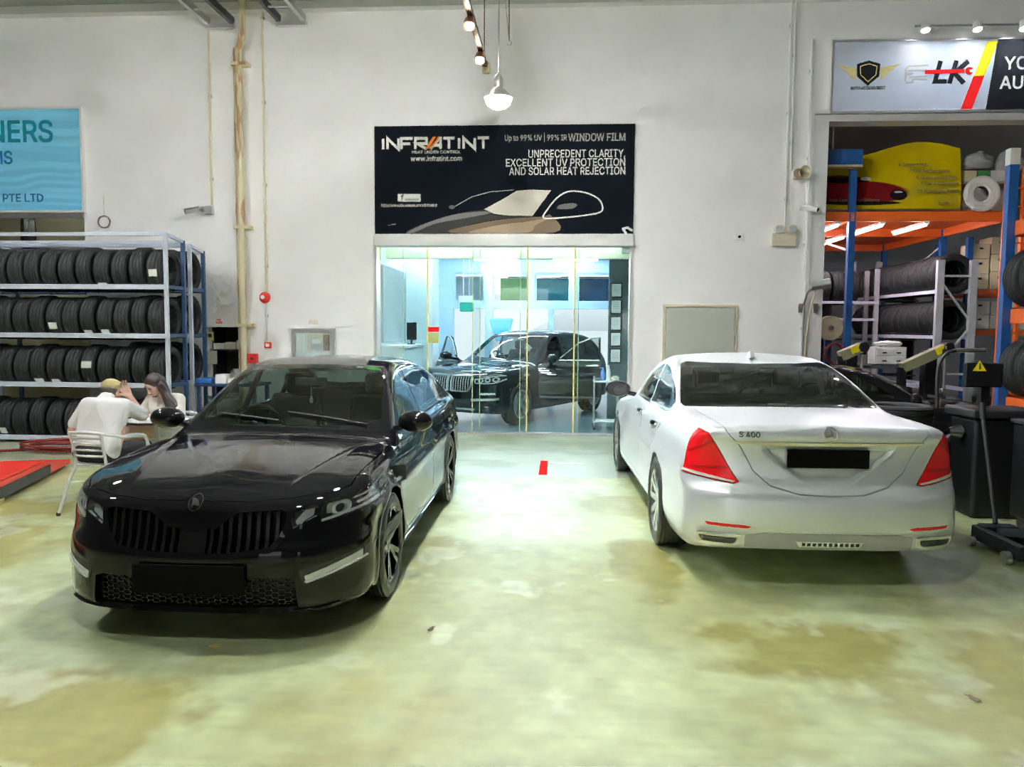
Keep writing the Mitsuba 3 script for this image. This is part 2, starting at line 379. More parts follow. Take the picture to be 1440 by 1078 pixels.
# ------------------------------------------------------------------ on the wall: signs
W0 = WY - .004
def plate(x0, x1, z0, z1, t, y=None): return bx(x0, x1, (WY if y is None else y) - t, (WY if y is None else y), z0, z1)
def flat(poly, x0=0, z0=0, y=WY - .03, t=.003):
    """outline in wall metres (x, z) as a thin print standing on the plane y"""
    if not hasattr(poly, 'geom_type'): poly = Polygon(poly)
    return as_tm(prism(poly.buffer(0), 'side', y - t, y))
def water(p, n, uv):
    s = noise(p.x * 1.1, p.z * 16 + noise(p.x * 2, p.z * 2, 0) * 3, 0)
    return mix((.17, .54, .78), (.26, .66, .90), smoothstep(.2, .8, s))
scene['sign_water'] = {'type': 'twosided', 'bsdf': {'type': 'diffuse', 'reflectance': proc(water)}}
matte('sign_teal', (.012, .19, .25)); matte('sign_blue', (.02, .14, .30)); matte('banner_black', (.005, .0065, .009)); matte('print_white', (.80, .79, .76)); matte('print_orange', (.80, .22, .03))
matte('print_grey', (.42, .42, .40)); matte('print_steel', (.15, .15, .145)); matte('print_cream', (.74, .69, .60)); matte('print_tan', (.36, .28, .19)); matte('print_brown', (.16, .12, .08)); matte('print_shade', (.035, .035, .034)); matte('print_dim', (.10, .10, .095)); matte('sign_grey', (.50, .54, .62))
matte('print_yellow', (.80, .66, .02)); matte('print_red', (.70, .02, .02)); matte('print_gold', (.62, .52, .20)); matte('print_black', (.012, .012, .013)); matte('banner_frame', (.08, .08, .08))
sg = thing('shop_sign', 'sky-blue sign with teal lettering high on the wall above the tyre rack', 'sign')
part(sg, 'panel', plate(-11.6, -7.843, 3.563, 5.217, .05), 'sign_water')
part(sg, 'frame', trimesh.util.concatenate([plate(-11.65, -7.819, 3.540, 3.575, .07), plate(-11.65, -7.819, 5.201, 5.235, .07), plate(-7.849, -7.815, 3.546, 5.235, .07)]), 'trim_white')
for s, h, px, pz, m, wd in (('NERS', .335, -8.309, 4.684, 'sign_teal', 1.10), ('MS', .20, -9.018, 4.334, 'sign_blue', .37), ('TS PTE LTD', .125, -8.516, 3.721, 'sign_blue', .97)):
    part(sg, 'lettering', stand(text(s, h, .004, True, 'l', wd).apply_translation([-wd, 0, 0]), px, WY - .05, pz), m)
part(sg, 'lettering', stand(text(',', .10, .004, True, 'r'), -9.254, WY - .05, 3.978), 'sign_blue')
struct('trim_1', plate(-12.2, -7.86, 3.46, 3.56, .03), 'steel', 'grey strip along the top of the left opening')

bn = thing('wall_banner', 'wide black banner advertising window film above the glass door', 'banner')
BXL, BXR, BZ0, BZ1 = -3.009, 1.091, 3.201, 4.880
part(bn, 'panel', plate(BXL, BXR, BZ0, BZ1, .03), 'banner_black')
def on(poly, m, t=.003): part(bn, 'print', flat(poly, t=t), m)
def wtext(parent, s, h, x, z, m, bold=False, align='l', width=None, y=WY - .03):
    part(parent, 'lettering', stand(text(s, h, .003, bold, align, width), x, y, z), m)
# the logo: square technical capitals
def strokes(s, x, z, h, w, gap, lw):
    G = {'I': [[(0.5, 0), (0.5, 1)]], 'N': [[(0, 0), (0, 1), (1, 0), (1, 1)]], 'F': [[(0, 0), (0, 1), (1, 1)], [(0, .5), (.8, .5)]], 'R': [[(0, 0), (0, 1), (1, 1), (1, .5), (.2, .5), (1, 0)]], 'A': [[(.1, 0), (.9, 1), (1, 1), (1, 0)], [(.45, .35), (1, .35)]], 'T': [[(0, 1), (1, 1)], [(.5, 1), (.5, 0)]]}
    out = []
    for c in s:
        cw = w * (.3 if c == 'I' else 1)
        for ln in G[c]: out.append(LineString([(x + a * cw, z + b * h) for a, b in ln]).buffer(lw, cap_style=2, join_style=2))
        x += cw + gap
    return shapely.union_all(out), x
logo, lx = strokes('INFRATINT', -2.897 , 4.522, .165, .20, .050, .023)
logo = affinity.scale(logo, (-1.203 - -2.909) / (logo.bounds[2] - logo.bounds[0]), 1, origin=(logo.bounds[0], 0))
on(logo, 'print_white')
ax = -2.177; az = 4.523
on([(ax - .02, az), (ax + .035, az), (ax + .16, az + .19), (ax + .105, az + .19)], 'print_orange', .005)
on([(ax + .06, az), (ax + .09, az), (ax + .215, az + .19), (ax + .185, az + .19)], 'print_orange', .005)
wtext(bn, 'HEAT UNDER CONTROL', .045, -2.405, 4.452, 'print_white', True, 'l', -1.632 - -2.405)
wtext(bn, 'www.infratint.com', .075, -2.428, 4.336, 'print_white', True, 'l', -1.609 - -2.428)
wtext(bn, 'Up to 99% UV | 99% IR', .085, -0.934, 4.639, 'print_grey', True, 'l', 0.037 - -0.934)
wtext(bn, 'WINDOW FILM', .115, 0.059, 4.625, 'print_grey', True, 'l', 0.944 - 0.059)
wtext(bn, 'UNPRECEDENT CLARITY,', .115, -0.562, 4.378, 'print_white', True, 'l', 0.948 - -0.562)
wtext(bn, 'EXCELLENT UV PROTECTION', .115, -0.915, 4.243, 'print_white', True, 'l', 0.950 - -0.915)
wtext(bn, 'AND SOLAR HEAT REJECTION', .115, -0.863, 4.111, 'print_white', True, 'l', 0.953 - -0.863)
on(sbox(-2.636, 3.702, -2.269, 3.823), 'print_white')
wtext(bn, 'f', .09, -2.590, 3.724, 'print_dim', True, 'l', None, WY - .033)
part(bn, 'print', flat(sbox(-2.521, 3.718, -2.292, 3.751), y=WY - .033), 'print_grey')
wtext(bn, 'http://www.facebook.com/infratint', .045, -2.902, 3.624, 'print_white', True, 'l', -2.006 - -2.902)
def pp(*q): return [q[i:i + 2] for i in range(0, len(q), 2)]
# the printed coupe
on(smooth_poly([(-2.500, 3.219), (-2.063, 3.409), (-1.607, 3.531), (-1.232, 3.563), (-1.107, 3.496), (-0.363, 3.461), (-1.039, 3.418), (-1.550, 3.319), (-1.812, 3.213)], 5), 'print_shade')
on(smooth_poly([(-2.500, 3.213), (-2.178, 3.364), (-1.721, 3.498), (-1.244, 3.547), (-1.153, 3.519), (-1.607, 3.431), (-2.040, 3.353), (-2.385, 3.213)], 5), 'print_steel', .004)
on(smooth_poly([(-1.789, 3.213), (-1.379, 3.352), (-0.870, 3.429), (-0.340, 3.461), (-0.195, 3.483), (-0.147, 3.211)], 5), 'print_brown', .004)
on(smooth_poly([(-1.492, 3.212), (-1.039, 3.329), (-0.587, 3.384), (-0.273, 3.428), (-0.451, 3.317), (-0.586, 3.212)], 5), 'print_tan', .005)
on([(-1.255, 3.580), (-0.973, 3.729), (-0.738, 3.867), (-0.502, 3.883), (-0.199, 3.870), (-0.309, 3.716), (-0.487, 3.473), (-0.870, 3.479), (-1.096, 3.508)], 'print_cream', .005)
win = smooth_poly([(-0.318, 3.450), (-0.230, 3.605), (-0.097, 3.759), (0.080, 3.852), (0.326, 3.835), (0.527, 3.746), (0.607, 3.625), (0.564, 3.526), (0.253, 3.471), (-0.138, 3.439)], 5)
on(LineString(np.vstack([win, win[:1]])).buffer(.012), 'print_white', .006)
on(smooth_poly([(-0.095, 3.583), (-0.051, 3.649), (0.172, 3.670), (0.206, 3.626), (0.117, 3.582)], 4), 'print_dim', .005)
on(LineString([(-1.710, 3.632), (-1.449, 3.775), (-1.155, 3.852), (-0.794, 3.878)]).buffer(.006), 'print_grey', .004)
on(affinity.scale(Point(-1.767, 3.615).buffer(.05), 1, .6), 'print_dim', .005)
on(LineString([(0.980, 3.205), (0.934, 3.271), (1.001, 3.293), (1.068, 3.249)]).buffer(.02), 'print_white', .004)
on(Polygon([(-2.811, 3.332), (-2.672, 3.359), (-2.672, 3.343)]), 'print_grey', .004)

rs = thing('shop_sign', 'grey sign with a winged shield, LK and yellow and red stripes above the right storeroom', 'sign')
RX0, RZ0, RZ1 = 4.045, 5.020, 6.042
part(rs, 'panel', plate(RX0, 8.2, RZ0, RZ1, .08), 'sign_grey')
part(rs, 'frame', trimesh.util.concatenate([plate(RX0 - .03, 8.2, RZ1, RZ1 + .03, .09), plate(RX0 - .03, 8.2, RZ0 - .03, RZ0, .09), plate(RX0 - .03, RX0, RZ0 - .03, RZ1 + .03, .09)]), 'alu')
RY = WY - .08
def ron(poly, m, t=.003): part(rs, 'print', flat(poly, y=RY, t=t), m)
ron([(5.950, RZ0), (6.292, RZ0), (6.418, RZ1), (8.2, RZ1), (8.2, RZ0)], 'print_black')
ron([(5.930, 5.032), (6.085, 5.033), (6.247, 5.518), (6.093, 5.515)], 'print_red', .005)
ron([(6.103, 5.515), (6.247, 5.518), (6.418, 6.019), (6.264, 6.016)], 'print_yellow', .005)
sx, sz = 4.559, 5.583
ron([(sx - .17, sz + .13), (sx, sz + .18), (sx + .17, sz + .13), (sx + .16, sz - .05), (sx, sz - .19), (sx - .16, sz - .05)], 'print_black', .005)
ron(Polygon([(sx - .13, sz + .10), (sx, sz + .14), (sx + .13, sz + .10), (sx + .12, sz - .03), (sx, sz - .14), (sx - .12, sz - .03)]).difference(Polygon([(sx - .115, sz + .09), (sx, sz + .125), (sx + .115, sz + .09), (sx + .105, sz - .025), (sx, sz - .12), (sx - .105, sz - .025)])), 'print_gold', .007)
for s in (-1, 1):
    for k in range(4):
        ron([(sx + s * .18, sz + .07 - k * .045), (sx + s * (.47 - k * .07), sz + .13 - k * .06), (sx + s * (.42 - k * .07), sz + .09 - k * .06), (sx + s * .18, sz + .03 - k * .045)], 'print_gold')
wtext(rs, 'AUTO ACCESSORIST', .045, 4.305, 5.338, 'print_black', True, 'l', 4.821 - 4.305, RY)
kx, kz = 5.507, 5.413
L_ = shapely.union_all([LineString([(kx + .10, kz + .33), (kx + .03, kz + .03), (kx + .20, kz + .03)]).buffer(.032, cap_style=2, join_style=2), LineString([(kx + .33, kz + .33), (kx + .24, kz)]).buffer(.032, cap_style=2), LineString([(kx + .50, kz + .32), (kx + .31, kz + .15), (kx + .45, kz)]).buffer(.034, cap_style=2, join_style=2)])
ron(L_, 'print_black', .004)
ron(shapely.union_all([LineString([(kx - .12, kz + .17), (kx + .45, kz + .18)]).buffer(.028, cap_style=2), Point(kx + .52, kz + .18).buffer(.055).difference(sbox(kx + .52, kz + .155, kx + .7, kz + .205))]), 'print_red', .007)
for q in ([(-.40, .05), (-.40, .22), (-.36, .26), (-.08, .27)], [(-.36, .20), (-.10, .20)], [(-.33, .10), (-.10, .11)], [(-.38, .02), (-.30, .02), (-.28, .07), (-.10, .06)], [(-.37, .14), (-.30, .15)]):
    ron(LineString([(kx + a, kz + b) for a, b in q]).buffer(.012), 'print_grey')
wtext(rs, 'YOUR', .18, 6.521, 5.608, 'print_white', True, 'l', None, RY - .003)
wtext(rs, 'AUTO', .18, 6.473, 5.327, 'print_white', True, 'l', None, RY - .003)
# lamps on their bar over the right sign
lb = thing('sign_light_bar', 'thin bar with three small spotlights above the right storeroom sign', 'light')
part(lb, 'bar', bar((5.123, WY - .28, 6.18), (8.2, WY - .28, 6.18), .025, .025), 'steel')
for x in (5.5, 7.4): part(lb, 'bracket', bar((x, WY, 6.18), (x, WY - .28, 6.18), .02, .02), 'steel')
for px in (5.259, 5.994, 6.644):
    k = part(lb, 'spot_head', cyl((px, WY - .30, 6.22), (px, WY - .33, 6.10), .05, 16, .065), 'white_plastic')
    dsk = cyl((px, WY - .329, 6.099), (px, WY - .3315, 6.089), .055, 20)
    q = mikit.ply(dsk, 'white_plastic'); q['emitter'] = {'type': 'area', 'radiance': rgb((170, 195, 230))}
    part(k, 'bulb', q, None)

# ------------------------------------------------------------------ on the wall: pipes, boxes, cameras
def conduit(px, z0, z1, r, m, label, y=.02, cat='pipe'):
    k = thing('conduit' if cat == 'pipe' else cat, label, cat)
    part(k, 'pipe' if True else '', cyl((px, WY - y - r, z0), (px, WY - y - r, z1), r, 12), m)
    for z in np.arange(z0 + .4, z1, 1.3): part(k, 'clip', bx(px - r - .012, px + r + .012, WY - y - r * 1.2, WY, z, z + .03), 'steel')
    return k
def pipe_color(p, n, uv):
    r = smoothstep(.56, .66, fbm(p.x * 9 + 2, p.y * 9, p.z * 1.7, octaves=3))
    return mix((.70, .64, .42), (.42, .20, .06), r * .8)
gloss('old_pipe', proc(pipe_color), .3)
kp = thing('drain_pipe', 'cream vertical pipe with rust spots and an offset bend at the top', 'pipe')
px = -5.168
part(kp, 'pipe', tube([(px, WY - .11, .02), (px, WY - .11, 6.0), (px + .005, WY - .12, 6.08), (px + .10, WY - .20, 6.2), (px + .12, WY - .23, 6.3), (px + .12, WY - .23, CEIL)], .055, 14), 'old_pipe')
part(kp, 'pipe', cyl((px - .075, WY - .07, .02), (px - .075, WY - .07, 6.1), .025, 10), 'old_pipe', label='thinner rusty pipe alongside')
for z in (3.27, 5.82, 1.7): part(kp, 'bracket', bx(px - .11, px + .16, WY - .17, WY - .002, z, z + .045), 'old_pipe')
conduit(-5.682, 3.66, 6.62, .016, 'cream_paint', 'thin cream conduit running down to the left security camera')
conduit(-4.801, 2.26, CEIL, .016, 'cream_paint', 'thin conduit running down to the red alarm bell')
conduit(-4.806, 1.47, 2.10, .012, 'trim_white', 'short thin conduit between the red alarm bell and the red call point')
conduit(3.475, 4.16, CEIL, .014, 'trim_white', 'thin white conduit running down to the beige horn speaker')
conduit(3.413, 3.30, CEIL, .014, 'trim_white', 'thin white conduit running down to the twin emergency light')
conduit(3.739, .02, 6.1, .018, 'trim_white', 'white conduit running the full height left of the storeroom frame')
bl = thing('alarm_bell', 'round red alarm bell with a white centre on the wall above the black sedan', 'alarm bell')
bx_, bz_ = -4.824, 2.172
part(bl, 'gong', lathe([(0, 0), (.085, 0), (.092, .02), (.07, .055), (.035, .07), (0, .072)], 32, 'z').apply_transform(trimesh.transformations.rotation_matrix(PI / 2, [1, 0, 0])).apply_translation([bx_, WY - .03, bz_]), 'red_plastic', smooth=40)
part(bl, 'centre', cyl((bx_ - .015, WY - .095, bz_ + .005), (bx_ - .015, WY - .108, bz_ + .005), .034, 20), 'print_white')
part(bl, 'base', cyl((bx_, WY, bz_), (bx_, WY - .035, bz_), .05, 20), 'black_matte')
cp = thing('call_point', 'small red fire call point with a white face below the alarm bell', 'fire alarm')
cx_, cz_ = -4.794, 1.402
part(cp, 'box', rbx(cx_ - .055, cx_ + .055, WY - .045, WY, cz_ - .048, cz_ + .048, .008), 'red_plastic')
part(cp, 'face', bx(cx_ - .032, cx_ + .032, WY - .048, WY - .044, cz_ - .026, cz_ + .028), 'print_white')
single('notice', plate(-4.911, 1.214, -4.623, 1.299, .006) if False else bx(-4.898, -4.636, WY - .006, WY, 1.222, 1.292), 'paper', 'small pale notice with faint pink print under the fire call point', 'notice')
fb = thing('fire_box', 'dark red box low on the wall beside the cream drain pipe', 'box')
part(fb, 'body', rbx(-5.120, -4.964, WY - .09, WY, 1.108, 1.260, .008), 'red_plastic')
part(fb, 'handle', bx(-5.067, -5.019, WY - .10, WY - .085, 1.166, 1.190), 'black_matte')
nb = thing('hose_cabinet', 'white framed wall cabinet with papers behind its pane, left of the banner', 'cabinet')
nx0, nz1 = -4.392, 1.678; nx1, nz0 = -3.674, 1.02
part(nb, 'frame', trimesh.util.concatenate([bx(nx0, nx1, WY - .05, WY, nz1 - .05, nz1), bx(nx0, nx0 + .06, WY - .05, WY, nz0, nz1), bx(nx1 - .06, nx1, WY - .05, WY, nz0, nz1), bx(nx0, nx1, WY - .05, WY, nz0, nz0 + .05)]), 'alu')
part(nb, 'back', bx(nx0 + .05, nx1 - .05, WY - .012, WY - .002, nz0 + .04, nz1 - .04), 'shop_white')
for a, b, c, d, m in ((.25, .60, -.08, -.36, 'print_cream'), (.31, .50, -.16, -.34, 'sign_grey'), (.33, .49, -.17, -.25, 'paper'), (.52, .62, -.10, -.36, 'print_brown'), (.07, .20, -.08, -.36, 'paper')):
    part(nb, 'paper', bx(nx0 + a, nx0 + b, WY - (.018 if m != 'paper' else .022), WY - .012, nz1 + d, nz1 + c), m)
pane('clear_pane', (.92, .95, .95))
part(nb, 'pane', bx(nx0 + .06, nx1 - .06, WY - .04, WY - .038, nz0 + .05, nz1 - .05), 'clear_pane')
single('notice', bx(-4.119, -3.966, WY - .005, WY, 1.744, 1.819), 'print_cream', 'tiny pale red notice above the white framed wall cabinet', 'notice')
ns = thing('notice', 'small notice with red print on the wall over the dark hatch', 'notice')
part(ns, 'sheet', bx(-5.690, -5.546, WY - .005, WY, 1.733, 1.837), 'paper')
for i, s in enumerate(('NO', 'SMOKING')): part(ns, 'lettering', stand(text(s, .035, .002, True, 'c', .06 if i == 0 else .12), -5.618, WY - .005, 1.791 - i * .045), 'print_red')
# cameras and wall fittings
def bullet_camera(x, z, dirx, mat, label, L=.22, r=.04):
    k = thing('security_camera', label, 'camera')
    d = np.array([dirx, -.75, -.35]); d /= np.linalg.norm(d); c = np.array([x, WY - .16, z])
    part(k, 'housing', cyl(c, c + d * L, r, 20), mat)
    part(k, 'sun_shield', trimesh.util.concatenate([bar(c + (0, 0, r + .004), c + d * (L + .04) + (0, 0, r + .004), r * 2.1, .006)]), mat)
    part(k, 'lens', cyl(c + d * (L - .004), c + d * (L + .004), r * .7, 16), 'gloss_black')
    part(k, 'bracket', trimesh.util.concatenate([cyl((x + .0, WY, z + .02), c, .018, 10), cyl((x, WY, z + .02), (x, WY - .02, z + .02), .05, 16)]), mat)
    return k
kc = bullet_camera(-5.843, 3.575, -.9, 'steel', 'grey bullet camera on the white wall right of the blue sign')
part(kc, 'junction_box', rbx(-5.783, -5.664, WY - .08, WY, 3.507, 3.643, .01), 'steel')
bullet_camera(3.666, 3.583, .8, 'white_plastic', 'white bullet camera left of the storeroom opening')
hs = thing('horn_speaker', 'beige horn speaker with a dark mouth high beside the right storeroom', 'speaker')
hx, hz = 3.574, 4.081
part(hs, 'horn', lathe([(.02, 0), (.04, -.04), (.09, -.14), (.105, -.16), (.098, -.155), (.035, -.03), (.0, -.01), (0, 0)], 24, 'y').apply_transform(trimesh.transformations.rotation_matrix(.35, [0, 0, 1])).apply_translation([hx, WY - .12, hz]), 'beige_plastic', smooth=40)
part(hs, 'mouth', cyl((hx - .03, WY - .19, hz), (hx - .035, WY - .21, hz), .07, 20), 'print_brown')
part(hs, 'bracket', rbx(hx - .05, hx + .12, WY - .12, WY, hz - .06, hz + .07, .01), 'beige_plastic')
el = thing('emergency_light', 'cream emergency light with two round lamps right of the grey wall hatch', 'light')
ex0, ez1 = 3.215, 3.204; ex1, ez0 = 3.578, 3.002
part(el, 'housing', rbx(ex0, ex1, WY - .09, WY, ez0, ez1, .015), 'beige_plastic')
for x in (3.310, 3.505):
    k = part(el, 'lamp_head', cyl((x, WY - .03, ez1 + .06), (x, WY - .13, ez1 + .05), .06, 20, .068), 'beige_plastic')
    part(k, 'lens', cyl((x, WY - .13, ez1 + .05), (x, WY - .135, ez1 + .05), .055, 20), 'lamp_silver')
de = thing('wall_sensor', 'small square sensor with a dark eye, between the banner and the emergency light', 'sensor')
dx_, dz_ = 2.728, 3.149
part(de, 'plate', rbx(dx_ - .065, dx_ + .065, WY - .03, WY, dz_ - .055, dz_ + .055, .01), 'white_plastic')
part(de, 'eye', cyl((dx_, WY - .03, dz_), (dx_, WY - .05, dz_), .022, 16), 'gloss_black')
hp = thing('wall_hatch', 'pale grey-green hatch door set in the wall above the silver saloon', 'hatch')
gloss('hatch_paint', (.52, .55, .47), .35)
hx0, hz1 = 1.584, 2.097; hx1, hz0 = 2.738, .96
part(hp, 'frame', trimesh.util.concatenate([bx(hx0, hx1, WY - .03, WY, hz1 - .035, hz1), bx(hx0, hx0 + .035, WY - .03, WY, hz0, hz1), bx(hx1 - .035, hx1, WY - .03, WY, hz0, hz1), bx(hx0, hx1, WY - .03, WY, hz0, hz0 + .035)]), 'cream_paint')
part(hp, 'door', rbx(hx0 + .045, hx1 - .045, WY - .028, WY - .004, hz0 + .045, hz1 - .045, .006), 'hatch_paint')
for z in (hz1 - .28, hz1 - .62): part(hp, 'hinge', cyl((hx1 - .04, WY - .035, z), (hx1 - .04, WY - .035, z + .14), .012, 10), 'steel')
part(hp, 'tag', bx(hx0 + .01, hx0 + .14, WY - .006, WY, hz1 + .005, hz1 + .04), 'paper')
wc = thing('cable_coil', 'small coil of dark cable hanging from a nail above the tyre rack', 'cable')
wx, wz = -7.505, 3.395; a = np.linspace(0, 6 * PI, 90)
part(wc, 'loops', tube(np.stack([wx + (.10 + .012 * np.sin(a * .33)) * np.cos(a), WY - .03 - .01 * np.sin(a * 1.3), wz + .095 * np.sin(a)], 1), .007, 6), 'print_brown')
part(wc, 'tail', tube([(wx, WY - .02, wz + .09), (wx - .01, WY - .012, wz + .25), (wx - .005, WY - .012, wz + .42)], .005, 6), 'cream_paint')
fl = thing('flood_lamp', 'grey cylindrical floodlight on a bent arm at the left edge of the storeroom opening', 'lamp')
fx, fz = 3.883, 2.400
part(fl, 'head', cyl((fx - .13, WY - .30, fz - .02), (fx + .14, WY - .36, fz + .02), .075, 20), 'alu')
part(fl, 'arm', tube([(fx - .10, WY - .30, fz - .03), (fx - .16, WY - .25, fz - .12), (fx - .17, WY - .12, fz - .30), (fx - .17, WY - .11, fz - 1.3)], .016, 8), 'steel')
part(fl, 'cable', tube([(fx - .05, WY - .30, fz - .06), (fx - .10, WY - .2, fz - .4), (fx - .12, WY - .11, fz - .9), (fx - .12, WY - .11, fz - 1.4)], .01, 6), 'old_pipe')
for x in (-.24, -.02): part(fl, 'clamp', bx(fx + x, fx + x + .07, WY - .12, WY - .083, fz - .42, fz - .28), 'steel')
# frame of the storeroom opening, aluminium head over the glass door
struct('trim_2', trimesh.util.concatenate([bx(3.80, 4.02, WY - .05, WY + .1, 0, 4.98), bx(3.80, 9.6, WY - .05, WY + .1, 4.88, 4.98)]), 'trim_white', 'white steel frame of the right storeroom opening')
struct('trim_3', trimesh.util.concatenate([bx(3.74, 3.80, WY - .08, WY, 0, 5.05), bx(3.74, 9.6, WY - .08, WY, 4.99, 5.05)]), 'trim_white', 'outer bead of the storeroom frame')

# ------------------------------------------------------------------ overhead: trays, track light, pendants
def tray(x0, x1, z, dark_left, label):
    k = thing('cable_tray', label, 'cable tray', 'cable trays under the ceiling')
    part(k, 'rail', bx(x0 - .03, x0 + .03, 2, WY - .1, z - .05, z + .06), 'black_matte' if dark_left else 'steel')
    part(k, 'rail', bx(x1 - .03, x1 + .03, 2, WY - .1, z - .05, z + .06), 'steel' if dark_left else 'black_matte')
    for i, y in enumerate(np.arange(2.2, WY - .2, .85)): part(k, 'rung', bx(x0, x1, y - .02, y + .02, z - .03, z - .01), 'alu')
    part(k, 'end_plate', bx(x0 - .04, x1 + .04, WY - .14, WY - .08, z - .10, z - .03), 'alu')
    for y in (10.8, 8.4, 6.0, 3.6):
        for x in (x0, x1): part(k, 'hanger_rod', cyl((x, y, z), (x, y, CEIL), .007, 6), 'steel')
tray(-5.647, -5.251, 6.50, False, 'hanging cable tray with a dark right rail, above the drain pipe')
tray(-4.499, -4.096, 6.52, True, 'hanging cable tray with a dark left rail, right of the drain pipe')
metal('copper', (.60, .28, .18), .3)
tk = thing('track_light', 'black ceiling track with two glowing copper spotlights over the floor', 'track light')
part(tk, 'track', bx(-1.06, -1.0, 4.2, 10.05, 5.06, 5.12), 'black_plastic')
part(tk, 'end_cap', rbx(-1.07, -.97, 10.02, 10.14, 5.0, 5.12, .015), 'old_pipe')
for y in (4.6, 9.9): part(tk, 'hanger_wire', cyl((-1.03, y, 5.12), (-1.03, y, CEIL), .008, 6), 'print_brown')
for y in (8.45, 9.5):
    c = np.array([-1.04, y, 5.0])
    k = part(tk, 'spot_head', lathe([(.02, .06), (.05, .05), (.062, 0), (.066, -.06), (.058, -.058), (.05, -.01), (0, .0), (0, .06)], 24).apply_transform(trimesh.transformations.rotation_matrix(-.5, [1, 0, 0])).apply_translation(c), 'copper', smooth=40)
    part(k, 'stem', cyl(c + (0, 0, .04), (-1.03, y, 5.07), .014, 8), 'black_plastic')
    q = mikit.ply(as_tm(m3.Manifold.sphere(.045, 20).translate((c + (0, -.03, -.05)).tolist())), 'white_plastic', smooth=True); q['emitter'] = {'type': 'area', 'radiance': rgb((26, 20, 14))}
    part(k, 'bulb', q, None)
hw_ = thing('hanging_wire', 'loose wires with a small hook hanging from the ceiling right of the pendant lamp', 'wire')
part(hw_, 'wire', cyl((-0.692, 9.6, 5.227), (-0.692 - .01, 9.6, CEIL), .007, 6), 'print_brown')
part(hw_, 'wire', cyl((-0.692, 9.6, 5.227), (-0.692 - .16, 9.6, CEIL), .006, 6), 'steel')
part(hw_, 'hook', tube([(-0.692 + .03 * math.sin(t), 9.6, 5.227 - .03 + .03 * math.cos(t)) for t in np.linspace(0, 4.2, 10)], .006, 6), 'steel')
def pendant(x, y, z, power, label, group=None):
    k = thing('pendant_lamp', label, 'lamp', group)
    part(k, 'cord', cyl((x, y, z + .3), (x, y, CEIL), .008, 6), 'steel')
    part(k, 'ballast', lathe([(0, .12), (.05, .12), (.06, .16), (.06, .26), (.03, .31), (0, .31)], 20).apply_translation([x, y, z]), 'alu', smooth=40)
    part(k, 'shade', lathe([(.05, .14), (.11, .08), (.165, .03), (.172, .03), (.118, .09), (.058, .15)], 32).apply_translation([x, y, z]), 'alu', smooth=50)
    g = lathe([(0, -.10), (.08, -.085), (.135, -.045), (.155, .0), (.150, .025), (0, .03)], 28).apply_translation([x, y, z])
    q = mikit.ply(g, 'white_plastic', smooth=40); q['emitter'] = {'type': 'area', 'radiance': rgb((LAMP * power, LAMP * power, LAMP * power * 1.0))}
    part(k, 'bulb', q, None)
pendant(-.79, 9.25, 4.40, .22, 'glowing pendant lamp hanging in front of the wall above the banner')
for x, y, p in ((-.85, 6.5, 1.15), (-.85, 4.7, 1.0), (-.85, 1.3, .5), (-6.4, 4.5, .70), (-7.0, 8.0, .60)):
    pendant(x, y, 5.28, p, 'glowing pendant lamp hanging over the workshop floor', 'pendant lamps over the floor')

# ------------------------------------------------------------------ cars
class CarBody(Field):
    """x runs from the nose (0) to the tail (L), y across, z up; spec holds the curves"""
    def __init__(s, sp, h):
        s.sp = sp; c = {k: curve(v, sg) for k, (v, sg) in sp['curves'].items()}; s.c = c
        L, hw, top = sp['L'], sp['hw'], sp['top']
        def f(x, y, z):
            ay = np.sqrt(y * y + 1e-5)
            rise = c['rise'](x)
            W = c['plan'](x) - c['inset'](z - rise)
            W = W + sp.get('side', lambda x, z, W: 0)(x, z, W)
            sh = sp['wrap'] * ay * ay
            wgt = c['wrapw'](x)
            H = c['top'](x - wgt * sh) - c['crown'](x) * (ay / hw) ** 2
            H = H + sp.get('roof', lambda x, y: 0)(x, ay)
            Fr = sp['bow'][0] * ay ** 2 + sp['bow'][1] * ay ** 6 + c['nose'](z) + sp.get('front', lambda y, z: 0)(ay, z)
            Re = L - sp['bowr'][0] * ay ** 2 - sp['bowr'][1] * ay ** 6 - c['tail'](z) + sp.get('back', lambda y, z: 0)(ay, z)
            a = smax(ay - W, z - H, sp['r_roof'])
            b = smax((Fr - x) * 0.93, (x - Re) * 0.93, 0.02)
            v = smax(a, b, sp['r_end'])
            return smax(v, sp['floor'] + c['under'](x) - z, 0.03)
        super().__init__(f, (0, -hw - .03, sp['floor']), (L, hw + .03, top), h)
def car_cabin(car, x0, x1, z0):
    return car.mesh(0.035, 0.035, lambda x, y, z: np.maximum(np.maximum(x0 - x, x - x1), z0 - z))
def both(m): return m + m.mirror([0, 1, 0])
def sym(poly): return list(poly) + [(a, -b) for a, b in reversed(poly)]
def symy(poly): return list(poly) + [(-a, b) for a, b in reversed(poly)]
def wheel_parts(car, M, mats, R, wdt, rim_r, spokes, style, face=1):
    """a wheel in its own frame, axle along y, outside at +y"""
    tyre, rim, hub = wheel_meshes(R, wdt, rim_r, spokes, style)
    k = key_for(f'{car}__wheel')
    scene[f'{k}__tyre'] = {**tyre, 'bsdf': {'type': 'ref', 'id': 'rubber'}, 'to_world': M}
    scene[f'{k}__rim'] = {**rim, 'bsdf': {'type': 'ref', 'id': mats}, 'to_world': M}
    scene[f'{k}__hub_cap'] = {**hub, 'bsdf': {'type': 'ref', 'id': mats}, 'to_world': M}
    return k
WHEELS = {}
